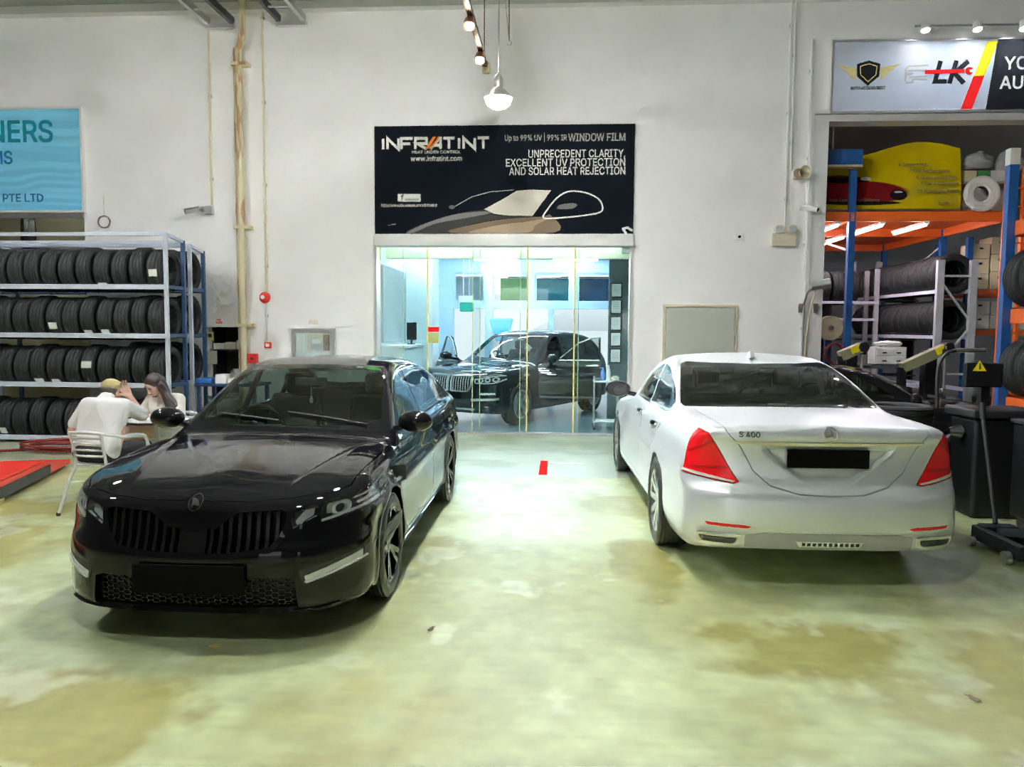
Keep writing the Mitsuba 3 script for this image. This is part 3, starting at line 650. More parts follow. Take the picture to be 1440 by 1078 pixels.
def wheel_meshes(R, wdt, rr, n, style):
    key = (R, wdt, rr, n, style)
    if key in WHEELS: return WHEELS[key]
    w = wdt / 2
    prof = [(rr, -w * .85), (rr + .012, -w * .95), ((rr + R) / 2, -w * 1.04), (R - .02, -w * .96), (R - .004, -w * .8)]
    for g in (-.5, -.17, .17, .5):
        prof += [(R, (g - .07) * 2 * w * .75), (R - .008, (g - .045) * 2 * w * .75), (R - .008, (g + .045) * 2 * w * .75), (R, (g + .07) * 2 * w * .75)]
    prof += [(R - .004, w * .8), (R - .02, w * .96), ((rr + R) / 2, w * 1.04), (rr + .012, w * .95), (rr, w * .85)]
    tyre = lathe(prof, 56, 'y')
    barrel = lathe([(rr + .003, -w * .9), (rr + .003, w * .92), (rr - .012, w * .95), (rr - .022, w * .88), (rr - .025, -w * .9)], 56, 'y')
    sp = []
    for i in range(n):
        a = 2 * PI * i / n
        offs = (-.0, ) if style == 'single' else (-.16, .16)
        for o in offs:
            w0, w1 = (.026, .02) if style == 'single' else (.017, .015)
            ps = [(math.cos(a + o * .55) * .05, w * .62, math.sin(a + o * .55) * .05), (math.cos(a + o) * (rr - .012), w * .80, math.sin(a + o) * (rr - .012))]
            for q0, q1 in zip(ps, ps[1:]): sp.append(bar(q0, q1, w0 * 2, .03, (0, 1, 0)))
    disc = cyl((0, -w * .2, 0), (0, w * .1, 0), rr * .62, 32)
    rim = trimesh.util.concatenate([barrel, disc] + sp)
    hub = lathe([(0, w * .45), (.075, w * .45), (.07, w * .72), (.035, w * .78), (0, w * .78)], 24, 'y')
    WHEELS[key] = (mikit.ply(tyre, smooth=40), mikit.ply(rim, smooth=40), mikit.ply(hub, smooth=40))
    return WHEELS[key]
def build_sedan(sp, car, M, paint):
    """cuts the body into hood, doors, boot lid, panes; returns the field and what is left to dress"""
    B = CarBody(sp, sp['h'])
    body = B.solid
    hw = sp['hw'] + .1
    for x in sp['axles']:
        r = sp['arch']
        arch = m3.Manifold.cylinder(.36, r, r, 64).rotate([90, 0, 0]).translate([x, hw, sp['wheel_z'] + .005])
        body = body - both(arch)
    cab = car_cabin(B, *sp['cabin'])
    shell = body - cab
    glass = {}
    for name, (poly, view, lo, hi) in sp['panes'].items():
        pr = prism(poly, view, lo, hi)
        if view == 'side': pr = both(pr)
        piece = shell ^ pr
        shell = shell - prism(Polygon(poly).buffer(.0005), view, lo, hi) if view != 'side' else shell - pr
        glass[name] = piece
    for name, (poly, view, lo, hi) in sp.get('voids', {}).items():
        pr = prism(poly, view, lo, hi)
        if view == 'side': pr = both(pr)
        shell = shell - pr
    panels = {}
    for name, (poly, view, lo, hi) in sp['panels'].items():
        P = poly if hasattr(poly, 'geom_type') else Polygon(poly)
        inn, outp = prism(P.buffer(-.0025), view, lo, hi), prism(P.buffer(.0025), view, lo - .005 if view == 'side' else lo, hi)
        if view == 'side': inn, outp = both(inn), both(outp)
        panels[name] = shell ^ inn
        shell = shell - outp
    return B, shell, panels, glass
def dress(B, car, M, parts):
    for name, m, mat in parts:
        for k, piece in enumerate(m if isinstance(m, list) else [m]):
            if piece.is_empty(): continue
            scene[key_for(f'{car}__{name}')] = {**B.ply(piece, mat), 'to_world': M}
def halves(m):
    a, b = m.split_by_plane([0, 1, 0], 0.0)
    return [a, b]

# the black sedan
BLACK = dict(L=4.689, hw=.907, top=1.455, h=.018, floor=.165, wrap=.16, r_roof=.075, r_end=.06, bow=(.12, .62), bowr=(.12, .45), axles=(.885, 3.57), wheel_z=.325, arch=.362,
    cabin=(1.5, 4.15, .55),
    curves=dict(
        top=([(-.3, .60), (0, .72), (.08, .765), (.2, .815), (.45, .875), (.8, .925), (1.1, .955), (1.27, .972), (1.36, 1.02), (1.6, 1.155), (1.85, 1.29), (2.05, 1.375), (2.25, 1.425), (2.55, 1.452), (2.9, 1.452), (3.3, 1.425), (3.7, 1.345), (4.05, 1.225), (4.35, 1.085), (4.5, 1.06), (4.66, 1.045), (4.9, 1.0)], .035),
        crown=([(0, .05), (.3, .055), (1.2, .06), (1.5, .06), (2.3, .08), (3.5, .09), (4.3, .06), (4.7, .06)], .1),
        wrapw=([(0, 0), (1.0, 0), (1.3, 1), (2.0, 1), (2.6, .0), (3.2, 0), (3.5, -.8), (4.3, -.8), (4.7, 0)], .1),
        plan=([(-.2, .86), (0, .87), (.4, .89), (.85, .905), (1.4, .898), (2.3, .897), (3.0, .898), (3.6, .907), (4.1, .893), (4.5, .862), (4.7, .84)], .1),
        inset=([(.1, .10), (.17, .055), (.24, .022), (.34, .008), (.50, .014), (.60, .014), (.655, .004), (.685, .004), (.72, .024), (.80, .036), (.86, .048), (.91, .068), (.945, .105), (1.0, .135), (1.2, .225), (1.35, .302), (1.5, .40), (1.7, .56)], .013),
        rise=([(0, -.015), (1.2, -.01), (2.5, .015), (3.6, .035), (4.7, .045)], .2),
        nose=([(.10, .085), (.165, .045), (.20, .012), (.26, .0), (.45, .0), (.52, .008), (.56, .03), (.62, .045), (.70, .062), (.76, .09), (.80, .15), (.9, .4)], .012),
        tail=([(.1, .10), (.3, .0), (.6, .0), (.75, .03), (.95, .05), (1.05, .03), (1.2, .1)], .02),
        under=([(0, .02), (.5, .0), (4.0, .0), (4.7, .08)], .1)),
    roof=lambda x, y: .016 * sstep(.02, .06, y - (.36 + .22 * x)) * sstep(.1, .4, x) * (1 - sstep(1.15, 1.3, x)) * (1 - sstep(.0, .3, y - (.42 + .22 * x))) + .012 * np.exp(-(y / .11) ** 2) * (1 - sstep(.25, .9, x)),
    side=lambda x, z, W: .012 * np.exp(-((np.sqrt((x - .885) ** 2 + (z - .325) ** 2) - .385) / .03) ** 2) + .012 * np.exp(-((np.sqrt((x - 3.57) ** 2 + (z - .325) ** 2) - .385) / .03) ** 2),
    panes=dict(
        windshield=(sym([(1.335, 0), (1.36, .3), (1.43, .52), (1.53, .665), (1.9, .60), (2.21, .535), (2.165, .3), (2.15, 0)])[:-1], 'top', .9, 1.6),
        front_side_window=([(1.78, 1.0), (1.80, 1.04), (1.95, 1.145), (2.12, 1.25), (2.30, 1.325), (2.52, 1.355), (2.52, 1.0)], 'side', .3, 1.1),
        rear_side_window=([(2.58, 1.005), (2.58, 1.358), (2.9, 1.355), (3.2, 1.325), (3.42, 1.27), (3.40, 1.03)], 'side', .3, 1.1),
        quarter_window=([(3.45, 1.035), (3.47, 1.255), (3.62, 1.20), (3.84, 1.10), (3.86, 1.06)], 'side', .3, 1.1),
        rear_window=(sym([(3.62, 0), (3.60, .35), (3.56, .54), (4.12, .60), (4.24, .4), (4.28, 0)])[:-1], 'top', .9, 1.6)),
    panels=dict(
        hood=(sym([(.105, 0), (.12, .30), (.165, .50), (.27, .70), (.38, .765), (.9, .80), (1.25, .80), (1.34, .66), (1.28, .4), (1.255, 0)])[:-1], 'top', .735, 1.3),
        front_door=([(1.36, .30), (1.34, .6), (1.37, .90), (1.70, .985), (1.98, 1.19), (2.2, 1.31), (2.40, 1.365), (2.55, 1.375), (2.55, .30)], 'side', .45, 1.1),
        rear_door=([(2.555, .30), (2.555, 1.375), (2.9, 1.375), (3.2, 1.345), (3.44, 1.285), (3.44, 1.0), (3.36, .86), (3.2, .70), (3.13, .5), (3.1, .30)], 'side', .45, 1.1)))

metal('machine_steel', (.12, .12, .12), .25); gloss('cabin_trim', (.02, .022, .022), .4); gloss('seat_fabric', (.03, .033, .035), .5)
pane('tint_glass', (.24, .32, .30)); pane('side_glass', (.50, .60, .60)); pane('lens_clear', (.9, .92, .92))
mirror_gloss('black_paint', (.003, .003, .004), 1.33); gloss('grille_black', (.006, .006, .007), .12, 1.36)
gloss('lamp_silver', (.55, .57, .57), .15); gloss('lamp_dark', (.02, .021, .022), .1); matte('green_sticker', (.10, .62, .08)); matte('pale_sticker', (.62, .68, .50))
matte('plate_black', (.005, .005, .005)); gloss('strip_clear', (.62, .66, .60), .12); mirror_gloss('mirror_glass', (.03, .03, .035))
def cabin_inside(car, M, xw, xs, xb, wid, wheel_side, zf=.56):
    """dashboard, steering wheel, seats; xw: x of the dash, xs: front seats, xb: rear bench"""
    dash = rbx(xw, xw + .36, -wid, wid, zf + .05, zf + .40, .06)
    part(car, 'dashboard', dash, 'cabin_trim', M)
    t = np.linspace(0, 2 * PI, 33)[:-1]
    w = tube(np.stack([.02 * np.sin(t), .185 * np.cos(t), .185 * np.sin(t)], 1), .016, 8, True)
    sp = [bar((0, -.17, 0), (0, .17, 0), .05, .025), bar((0, 0, 0), (0, 0, -.17), .05, .025), cyl((-.16, 0, 0), (.0, 0, 0), .05, 16)]
    w = trimesh.util.concatenate([w] + sp); w.apply_transform(trimesh.transformations.rotation_matrix(math.radians(-25), [0, 1, 0]))
    w.apply_translation([xw + .44, wheel_side * .36, zf + .36])
    part(car, 'steering_wheel', w, 'cabin_trim', M)
    for sg in (-1, 1):
        k = part(car, 'seat', trimesh.util.concatenate([rbx(xs - .5, xs + .1, sg * .36 - .25, sg * .36 + .25, zf - .1, zf + .06, .06),
             as_tm(m3.Manifold.batch_hull([m3.Manifold.sphere(.06, 12).translate([xs + a, sg * .36 + b, z]) for a, z, w_ in ((.02, zf, .2), (.20, zf + .50, .17)) for b in (-w_, w_)]))]), 'seat_fabric', M)
        part(k, 'headrest', trimesh.util.concatenate([rbx(xs + .19, xs + .29, sg * .36 - .12, sg * .36 + .12, zf + .56, zf + .74, .045), cyl((xs + .23, sg * .36 - .05, zf + .45), (xs + .23, sg * .36 - .05, zf + .6), .007, 8), cyl((xs + .23, sg * .36 + .05, zf + .45), (xs + .23, sg * .36 + .05, zf + .6), .007, 8)]), 'seat_fabric', M)
    part(car, 'rear_bench', as_tm(m3.Manifold.batch_hull([m3.Manifold.sphere(.06, 12).translate([xb + a, b, z]) for a, z in ((.02, zf - .02), (.26, zf + .50)) for b in (-.58, .58)])), 'seat_fabric', M)
def mirror_parts(car, M, x, y, z, mat, s=1.0):
    """door mirrors, left and right"""
    for sg in (1, -1):
        sph = m3.Manifold.sphere(1.0, 40).scale([.085 * s, .125 * s, .078 * s]).translate([0, .02, 0])
        sph = sph.trim_by_plane([-1, 0, 0], -.045 * s)
        sph = sph + m3.Manifold.batch_hull([m3.Manifold.sphere(.022, 10).translate([-.0, -.08, -.04]), m3.Manifold.sphere(.026, 10).translate([-.02, -.21, -.075])])
        if sg < 0: sph = sph.mirror([0, 1, 0])
        k = part(car, 'door_mirror', as_tm(sph.translate([x, sg * y, z])), mat, M, smooth=50)
        g = m3.Manifold.sphere(1.0, 40).scale([.004, .105 * s, .062 * s]).translate([x + .046 * s, sg * (y + .02), z])
        part(k, 'mirror_glass', as_tm(g), 'mirror_glass', M)
BX, BYAW = -1.945, .5
M = T().translate([BX, 3.81, 0]).rotate([0, 0, 1], 90 + BYAW)
BC = thing('car', 'glossy black sedan with black slatted grille, parked nose to the viewer', 'car')
GR = Polygon(symy([(0, .640), (.125, .642), (.19, .695), (.24, .722), (.46, .735), (.505, .720), (.50, .66), (.465, .57), (.42, .525), (.25, .50), (0, .490)]))
LAMP_IN = Polygon([(.505, .712), (.525, .625), (.575, .655), (.655, .69), (.64, .745), (.58, .735)])
LAMP_OUT = Polygon([(.665, .752), (.655, .70), (.655, .645), (.75, .655), (.86, .69), (.99, .72), (.99, .795), (.86, .79)])
LOW = Polygon(symy([(0, .375), (.50, .375), (.545, .36), (.56, .21), (.52, .192), (0, .187)]))
FOG = Polygon([(.585, .355), (.60, .325), (.97, .41), (.97, .47), (.80, .425)])
flip = lambda p: Polygon([(-a, b) for a, b in p.exterior.coords])
BLACK['voids'] = dict(grille=(GR, 'end', -.1, .24), lin=(LAMP_IN, 'end', -.1, .34), lin2=(flip(LAMP_IN), 'end', -.1, .34), lo=(LAMP_OUT, 'end', -.1, .62), lo2=(flip(LAMP_OUT), 'end', -.1, .62), low=(LOW, 'end', -.1, .20))
B, shell, panels, glass = build_sedan(BLACK, BC, M, 'black_paint')
dress(B, BC, M, [('body', shell, 'black_paint'), ('hood', panels['hood'], 'black_paint')] + [('door', halves(panels[k]), 'black_paint') for k in ('front_door', 'rear_door')])
def add_glass(car, B, M, glass, front='tint_glass', side='side_glass'):
    for k, g in glass.items():
        for m in ([g] if k in ('windshield', 'rear_window') else halves(g)):
            nm = k if k in ('windshield', 'rear_window') else 'side_window'
            scene[key_for(f'{car}__{nm}')] = {**B.ply(m, side if nm == 'side_window' else front, 'outer'), 'to_world': M}
add_glass(BC, B, M, glass)
for x in BLACK['axles']:
    for sgn in (1, -1):
        wheel_parts(BC, M @ T().translate([x, sgn * .785, .325]).rotate([0, 0, 1], 0 if sgn > 0 else 180), 'gloss_black', .325, .225, .238, 5, 'double')
# grille: surround, bars, plain centre piece
fr = GR.buffer(.016).difference(GR.buffer(-.012))
part(BC, 'grille_frame', B.patch(fr, 'front', .007, .03, .02), 'gloss_black', M)
GK = part(BC, 'grille_back', extr(GR, .004).apply_transform(np.array([[0, 0, 1, .225], [1, 0, 0, 0], [0, 1, 0, 0], [0, 0, 0, 1]])), 'black_matte', M)
for sg in (-1, 1):
    for i in range(8):
        y = .105 + i * .049
        slot = GR.buffer(-.012).intersection(sbox(y - .009, .4, y + .009, .8))
        if sg < 0: slot = affinity.scale(slot, -1, 1, origin=(0, 0))
        part(BC, 'grille_slat', B.patch(slot, 'front', -.004, .075, .02), 'grille_black', M)
part(BC, 'grille_centre', B.patch(GR.buffer(-.012).intersection(sbox(-.075, .4, .075, .8)), 'front', -.012, .03, .015), 'grille_black', M)
# round badge on the bonnet's beak
cx, cz = 0.0, .752
part(BC, 'badge', B.patch(Point(cx, cz).buffer(.036), 'front', .006, .012, .012), 'gloss_black', M)
part(BC, 'badge_ring', B.patch(Point(cx, cz).buffer(.038).difference(Point(cx, cz).buffer(.033)), 'front', .010, .01, .01), 'machine_steel', M)
part(BC, 'badge_arrow', B.patch(Polygon(smooth_poly([(-.024, .738), (.004, .741), (.012, .724), (.017, .741), (.017, .752), (.024, .772), (.002, .768), (-.016, .757)], 4)), 'front', .011, .008, .01), 'machine_steel', M)
# head lamps: dark tub, reflectors, light strips, clear lens
for sg in (1, -1):
    LI, LO = (LAMP_IN, LAMP_OUT) if sg > 0 else (flip(LAMP_IN), flip(LAMP_OUT))
    k = part(BC, 'headlight', trimesh.util.concatenate([B.patch(LI.buffer(.006), 'front', -.06, .01), B.patch(LO.buffer(.006), 'front', -.07, .01)]), 'lamp_dark', M)
    S = lambda p: Polygon([(sg * a, b) for a, b in p])
    part(k, 'reflector', B.patch(S([(.535, .66), (.545, .642), (.63, .69), (.63, .735), (.585, .727)]), 'front', -.03, .02), 'lamp_silver', M)
    part(k, 'light_strip', B.patch(S([(.525, .628), (.53, .612), (.64, .675), (.64, .688)]), 'front', -.008, .015), 'strip_clear', M)
    part(k, 'light_strip', B.patch(S([(.665, .663), (.665, .650), (.93, .712), (.93, .725)]), 'front', -.008, .015), 'strip_clear', M)
    ring = Point(sg * .76, .715).buffer(.045).difference(Point(sg * .76, .712).buffer(.028))
    part(k, 'reflector', B.patch(ring, 'front', -.03, .03), 'lamp_silver', M)
    part(k, 'reflector', B.patch(S([(.69, .755), (.70, .69), (.72, .69), (.735, .76)]), 'front', -.035, .02), 'lamp_silver', M)
    hook = LineString([(sg * .81, .755), (sg * .875, .763), (sg * .885, .735), (sg * .83, .722)]).buffer(.006)
    part(k, 'light_strip', B.patch(hook, 'front', -.02, .015), 'strip_clear', M)
    part(k, 'lens', trimesh.util.concatenate([B.patch(LI, 'front', -.001, .001), B.patch(LO, 'front', -.001, .001)]), 'lens_clear', M, smooth=60)
    fk = part(BC, 'fog_light', B.patch(S([(.590, .378), (.60, .350), (.845, .425), (.845, .462)]), 'front', .003, .02), 'strip_clear', M)
    part(fk, 'lower_rim', B.patch(S([(.590, .352), (.60, .340), (.86, .418), (.86, .428)]), 'front', .010, .02), 'lamp_silver', M)
    part(BC, 'fog_recess', B.patch(S([(.565, .41), (.585, .33), (.90, .40), (.90, .49)]).difference(S([(.588, .382), (.598, .346), (.85, .422), (.85, .466)])), 'front', .002, .012), 'black_matte', M)
# lower intake with honeycomb, plate, lip
part(BC, 'intake_back', extr(LOW, .004).apply_transform(np.array([[0, 0, 1, .19], [1, 0, 0, 0], [0, 1, 0, 0], [0, 0, 0, 1]])), 'black_matte', M)
cells = []
for i in range(-16, 17):
    for j in range(7):
        cells.append(affinity.scale(Point(i * .034, .2 + j * .029 + (.0145 if i % 2 else 0)).buffer(.0155, 1 if False else 6), 1.15, .85))
comb = LOW.buffer(-.004).difference(shapely.union_all(cells))
part(BC, 'honeycomb_mesh', as_tm(B.patch(comb, 'front', -.03, .012, .05)), 'grille_black', M, smooth=False)
PL = rbx(-.012, .0, -.30, .30, .295, .45, .005)
PL.apply_translation([-.012, 0, 0])
part(BC, 'number_plate', PL, 'plate_black', M)
part(BC, 'bumper_lip', B.patch(Polygon(symy([(0, .186), (.56, .192), (.75, .21), (.75, .196), (.55, .172), (0, .168)])), 'front', .012, .03), 'gloss_black', M)
# wipers, sensor, stickers, ornament
for y0, y1 in ((-.60, -.02), (.02, .50)):
    xs = np.linspace(y0, y1, 9); x = 1.375 + .16 * xs ** 2 + .09 * (xs - y0) / (y1 - y0)
    part(BC, 'wiper', tube(np.stack([x, xs, B.hit(x, xs, 'top') + .016], 1), .008, 8), 'black_matte', M)
def on_glass(poly, out): return B.patch(poly, 'top', out, .002)
def inner_patch(poly): return B.patch(poly, 'top', -.004, .002)
part(BC, 'sticker', inner_patch(affinity.scale(Point(2.16, -.465).buffer(.05), .75, 1.25)), 'green_sticker', M, label='round green sticker')
part(BC, 'sticker', inner_patch(sbox(2.14, -.385, 2.20, -.335)), 'pale_sticker', M)
part(BC, 'interior_mirror', rbx(2.02, 2.05, -.13, .13, 1.235, 1.305, .012), 'cabin_trim', M)
part(BC, 'hanging_ornament', lathe([(0, 1.10), (.012, 1.105), (.016, 1.13), (.004, 1.16), (.002, 1.235), (0, 1.235)], 10).apply_translation([2.04, 0, 0]), 'pale_sticker', M)
cabin_inside(BC, M, 1.48, 2.55, 3.25, .66, 1)
mirror_parts(BC, M, 1.56, .895, 1.03, 'gloss_black', 1.0)
for x in (2.38, 3.33):
    for sg, v in ((1, 'right'), (-1, 'left')):
        part(BC, 'door_handle', B.patch(LineString([(x - .09, .885), (x + .09, .895)]).buffer(.014), v, .022, .03), 'black_paint', M)
for sg, v in ((1, 'right'), (-1, 'left')):
    part(BC, 'side_skirt', B.patch(Polygon([(1.27, .245), (3.17, .245), (3.17, .20), (1.27, .20)]), v, .012, .03, .05), 'gloss_black', M)

# the silver saloon, seen from behind
def s_back(y, z):
    # hollow around the number plate, edge of the boot lid rolled out above it
    e = sstep(0, .05, (.44 - .28 * sstep(.97, .68, z)) - y) * sstep(.70, .76, z) * (1 - sstep(.93, .975, z))
    return -.028 * e
SILVER = dict(L=5.246, hw=.95, top=1.50, h=.018, floor=.20, wrap=.14, r_roof=.065, r_end=.07, bow=(.10, .42), bowr=(.085, .27), axles=(.875, 4.04), wheel_z=.345, arch=.375, cabin=(1.75, 4.6, .6),
    curves=dict(
        top=([(-.3, .62), (0, .74), (.15, .80), (.45, .875), (.9, .94), (1.35, 1.0), (1.5, 1.03), (1.62, 1.09), (1.9, 1.24), (2.2, 1.37), (2.45, 1.44), (2.8, 1.49), (3.1, 1.475), (3.4, 1.41), (3.7, 1.305), (4.0, 1.18), (4.22, 1.108), (4.4, 1.098), (4.9, 1.098), (5.1, 1.092), (5.2, 1.085), (5.4, 1.06)], .035),
        crown=([(0, .05), (1.2, .06), (1.5, .06), (2.5, .085), (3.2, .06), (3.7, .03), (4.3, .03), (5.25, .05)], .1),
        wrapw=([(0, 0), (1.2, 0), (1.5, 1), (2.1, 1), (2.7, .0), (3.2, 0), (3.5, -.35), (4.25, -.35), (4.7, 0)], .1),
        plan=([(-.2, .88), (0, .89), (.5, .925), (.9, .945), (1.6, .945), (3.5, .948), (4.1, .95), (4.6, .935), (5.0, .90), (5.25, .865)], .12),
        inset=([(.1, .12), (.2, .06), (.28, .02), (.38, .004), (.52, .010), (.60, .012), (.665, .002), (.70, .006), (.76, .022), (.84, .036), (.92, .060), (.97, .088), (1.01, .12), (1.06, .145), (1.2, .19), (1.35, .255), (1.5, .37), (1.7, .56)], .014),
        rise=([(0, -.01), (1.2, -.01), (2.5, .015), (4.0, .04), (5.2, .05)], .2),
        nose=([(.15, .10), (.25, .02), (.45, .0), (.6, .01), (.75, .06), (.85, .16), (.95, .4)], .02),
        tail=([(.18, .14), (.26, .07), (.33, .03), (.385, .022), (.42, .004), (.50, .0), (.60, .004), (.655, .02), (.70, .06), (.76, .078), (.88, .085), (.97, .082), (1.0, .070), (1.065, .066), (1.10, .10), (1.16, .3)], .012),
        under=([(0, .02), (.5, .0), (4.6, .0), (5.25, .10)], .1)),
    back=s_back,
    panes=dict(
        windshield=(sym([(1.52, 0), (1.55, .3), (1.64, .52), (1.75, .68), (2.1, .62), (2.46, .55), (2.40, .3), (2.38, 0)])[:-1], 'top', .9, 1.7),
        rear_window=(sym([(3.40, 0), (3.36, .35), (3.27, .58), (3.34, .635), (3.8, .715), (4.05, .755), (4.12, .735), (4.17, .45), (4.19, 0)])[:-1], 'top', .9, 1.7),
        front_side_window=([(2.0, 1.03), (2.02, 1.07), (2.2, 1.18), (2.45, 1.295), (2.68, 1.36), (2.85, 1.385), (2.85, 1.03)], 'side', .3, 1.1),
        rear_side_window=([(2.91, 1.035), (2.91, 1.385), (3.2, 1.365), (3.5, 1.31), (3.80, 1.215), (4.0, 1.12), (3.98, 1.08), (3.85, 1.05)], 'side', .3, 1.1)),
    panels=dict(
        hood=(sym([(.13, 0), (.16, .35), (.28, .68), (.45, .78), (1.0, .82), (1.45, .82), (1.52, .68), (1.47, .4), (1.44, 0)])[:-1], 'top', .76, 1.4),
        boot_lid=(symy([(0, .648), (.20, .655), (.37, .70), (.475, .79), (.56, .95), (.635, 1.03), (.70, 1.14), (.74, 1.3), (0, 1.3)]), 'end', 4.205, 5.4),
        front_door=([(1.52, .30), (1.50, .6), (1.53, .92), (1.90, 1.01), (2.2, 1.20), (2.45, 1.315), (2.70, 1.385), (2.89, 1.405), (2.89, .30)], 'side', .47, 1.1),
        rear_door=([(2.895, .30), (2.895, 1.405), (3.2, 1.39), (3.5, 1.335), (3.84, 1.22), (4.05, 1.10), (3.98, .98), (3.80, .80), (3.62, .62), (3.55, .45), (3.55, .30)], 'side', .47, 1.1)))
scene['silver_paint'] = {'type': 'twosided', 'bsdf': {'type': 'principled', 'base_color': rgb((.74, .785, .81)), 'metallic': .55, 'roughness': .30, 'clearcoat': 1.0, 'clearcoat_gloss': .97}}
gloss('lamp_red', (.62, .008, .012), .06); gloss('lamp_red_dark', (.38, .006, .008), .1); gloss('valance_grey', (.42, .43, .43), .3)
pane('privacy_glass', (.12, .14, .13))
SXR, SYAW = 1.725, -1.4
MS = T().translate([SXR, 4.88, 0]).rotate([0, 0, 1], -90 - SYAW).translate([-5.246, 0, 0])
SC_ = thing('car', 'silver saloon with red tail lights, parked with its boot to the viewer', 'car')
TAIL = Polygon([(.835, 1.035), (.79, 1.045), (.75, 1.025), (.69, .925), (.62, .80), (.565, .715), (.60, .705), (.80, .735), (1.1, .765), (1.1, 1.0)])
SILVER['panels']['tail_right'] = (TAIL, 'end', 4.93, 5.4)
SILVER['panels']['tail_left'] = (flip(TAIL), 'end', 4.93, 5.4)
EXH = Polygon([(.565, .372), (.60, .378), (.80, .372), (.815, .36), (.79, .315), (.60, .315), (.575, .33)])
SILVER['voids'] = dict(e1=(EXH, 'end', 4.95, 5.5), e2=(flip(EXH), 'end', 4.95, 5.5))
S, shell, panels, glass = build_sedan(SILVER, SC_, MS, 'silver_paint')
dress(S, SC_, MS, [('body', shell, 'silver_paint'), ('hood', panels['hood'], 'silver_paint'), ('boot_lid', panels['boot_lid'], 'silver_paint'), ('tail_light', panels['tail_left'], 'lamp_red'), ('tail_light', panels['tail_right'], 'lamp_red')]
      + [('door', halves(panels[k]), 'silver_paint') for k in ('front_door', 'rear_door')])
labels[f'{SC_}__tail_light'] = {'label': 'red tail light'}; labels[f'{SC_}__tail_light_001'] = {'label': 'red tail light'}
add_glass(SC_, S, MS, glass, 'privacy_glass', 'side_glass')
metal('rim_silver', (.80, .81, .82), .22)
for x in SILVER['axles']:
    for sgn in (1, -1):
        wheel_parts(SC_, MS @ T().translate([x, sgn * .825, .345]).rotate([0, 0, 1], 0 if sgn > 0 else 180), 'rim_silver', .345, .25, .245, 10, 'single')
for i, sg in enumerate((-1, 1)):
    P_ = lambda p: Polygon([(sg * a, b) for a, b in p])
    k = f'{SC_}__tail_light' + ('' if i == 0 else '_001')
    part(k, 'clear_strip', S.patch(P_([(.585, .722), (.60, .712), (.80, .742), (.90, .758), (.90, .775), (.80, .762)]), 'rear', .003, .012), 'strip_clear', MS)
    part(k, 'light_rib', S.patch(P_([(.725, .965), (.74, .975), (.86, .90), (.86, .885)]), 'rear', .002, .01), 'lamp_red_dark', MS)
    part(k, 'light_rib', S.patch(P_([(.63, .80), (.64, .815), (.88, .80), (.88, .785)]), 'rear', .002, .01), 'lamp_red_dark', MS)
    part(SC_, 'reflector', S.patch(P_([(.50, .443), (.52, .432), (.76, .437), (.775, .455), (.55, .452)]), 'rear', .004, .012), 'lamp_red', MS)
    e = EXH if sg > 0 else flip(EXH)
    ek = part(SC_, 'exhaust_tip', S.patch(e.buffer(.010).difference(e.buffer(-.010)), 'rear', .012, .05), 'chrome', MS)
    part(ek, 'opening', extr(e, .004).apply_transform(np.array([[0, 0, 1, 5.0], [1, 0, 0, 0], [0, 1, 0, 0], [0, 0, 0, 1]])), 'black_matte', MS)
    part(ek, 'baffle', S.patch(e.intersection(sbox(-2, .30, 2, .345)).intersection(sbox(sg * .68 - .11, 0, sg * .68 + .11, 1)), 'rear', -.05, .01), 'steel', MS)
part(SC_, 'chrome_strip', S.patch(Polygon(symy([(0, .985), (.61, .985), (.61, .972), (.43, .966), (0, .966)])), 'rear', .010, .02), 'chrome', MS)
part(SC_, 'number_plate', rbx(5.135, 5.150, -.26, .26, .815, .935, .005), 'plate_black', MS)
part(SC_, 'lower_valance', S.patch(Polygon(symy([(0, .405), (.42, .405), (.53, .385), (.53, .30), (0, .30)])), 'rear', .004, .02), 'valance_grey', MS)
gk = part(SC_, 'bumper_grille', S.patch(Polygon(symy([(0, .352), (.215, .352), (.19, .318), (0, .318)])), 'rear', .008, .01), 'chrome', MS)
for i in range(11):
    part(gk, 'slot', S.patch(sbox(-.175 + i * .034, .326, -.155 + i * .034, .345), 'rear', .0105, .004), 'black_matte', MS)
# emblem: ring and three-pointed star
cz = 1.035
star = shapely.union_all([Polygon([(math.sin(a) * .040, cz + math.cos(a) * .040), (math.sin(a + 1.2) * .007, cz + math.cos(a + 1.2) * .007), (math.sin(a - 1.2) * .007, cz + math.cos(a - 1.2) * .007)]) for a in (0, 2 * PI / 3, 4 * PI / 3)])
ring = Point(0, cz).buffer(.046).difference(Point(0, cz).buffer(.040))
part(SC_, 'emblem', S.patch(ring.union(star), 'rear', .010, .01, .008), 'chrome', MS)
def letters_on(Bd, s, h, y0, z0, view, out, mirror=False):
    t = meshkit.text_mesh(s, h, .003, True); v = np.array(t.vertices)
    Yv = y0 + v[:, 0] * (-1 if mirror else 1); Zv = z0 + v[:, 1]
    x = Bd.hit(Yv, Zv, view); sgn = 1 if view == 'rear' else -1
    return trimesh.Trimesh(np.stack([x + sgn * (out + v[:, 2] - .001), Yv, Zv], 1), t.faces, process=False)
part(SC_, 'lettering', letters_on(S, 'S 400', .034, -.575, 1.012, 'rear', .004), 'machine_steel', MS)
part(SC_, 'third_brake_light', rbx(4.045, 4.06, -.075, .075, 1.118, 1.128, .003), 'paper', MS)
fin = as_tm(prism(Polygon(smooth_poly([(3.12, 1.445), (3.30, 1.46), (3.29, 1.485), (3.265, 1.515), (3.2, 1.49)], 4)), 'side', -.02, .02))
part(SC_, 'antenna_fin', fin, 'silver_paint', MS)
cabin_inside(SC_, MS, 1.72, 2.85, 3.55, .70, 1, .62)
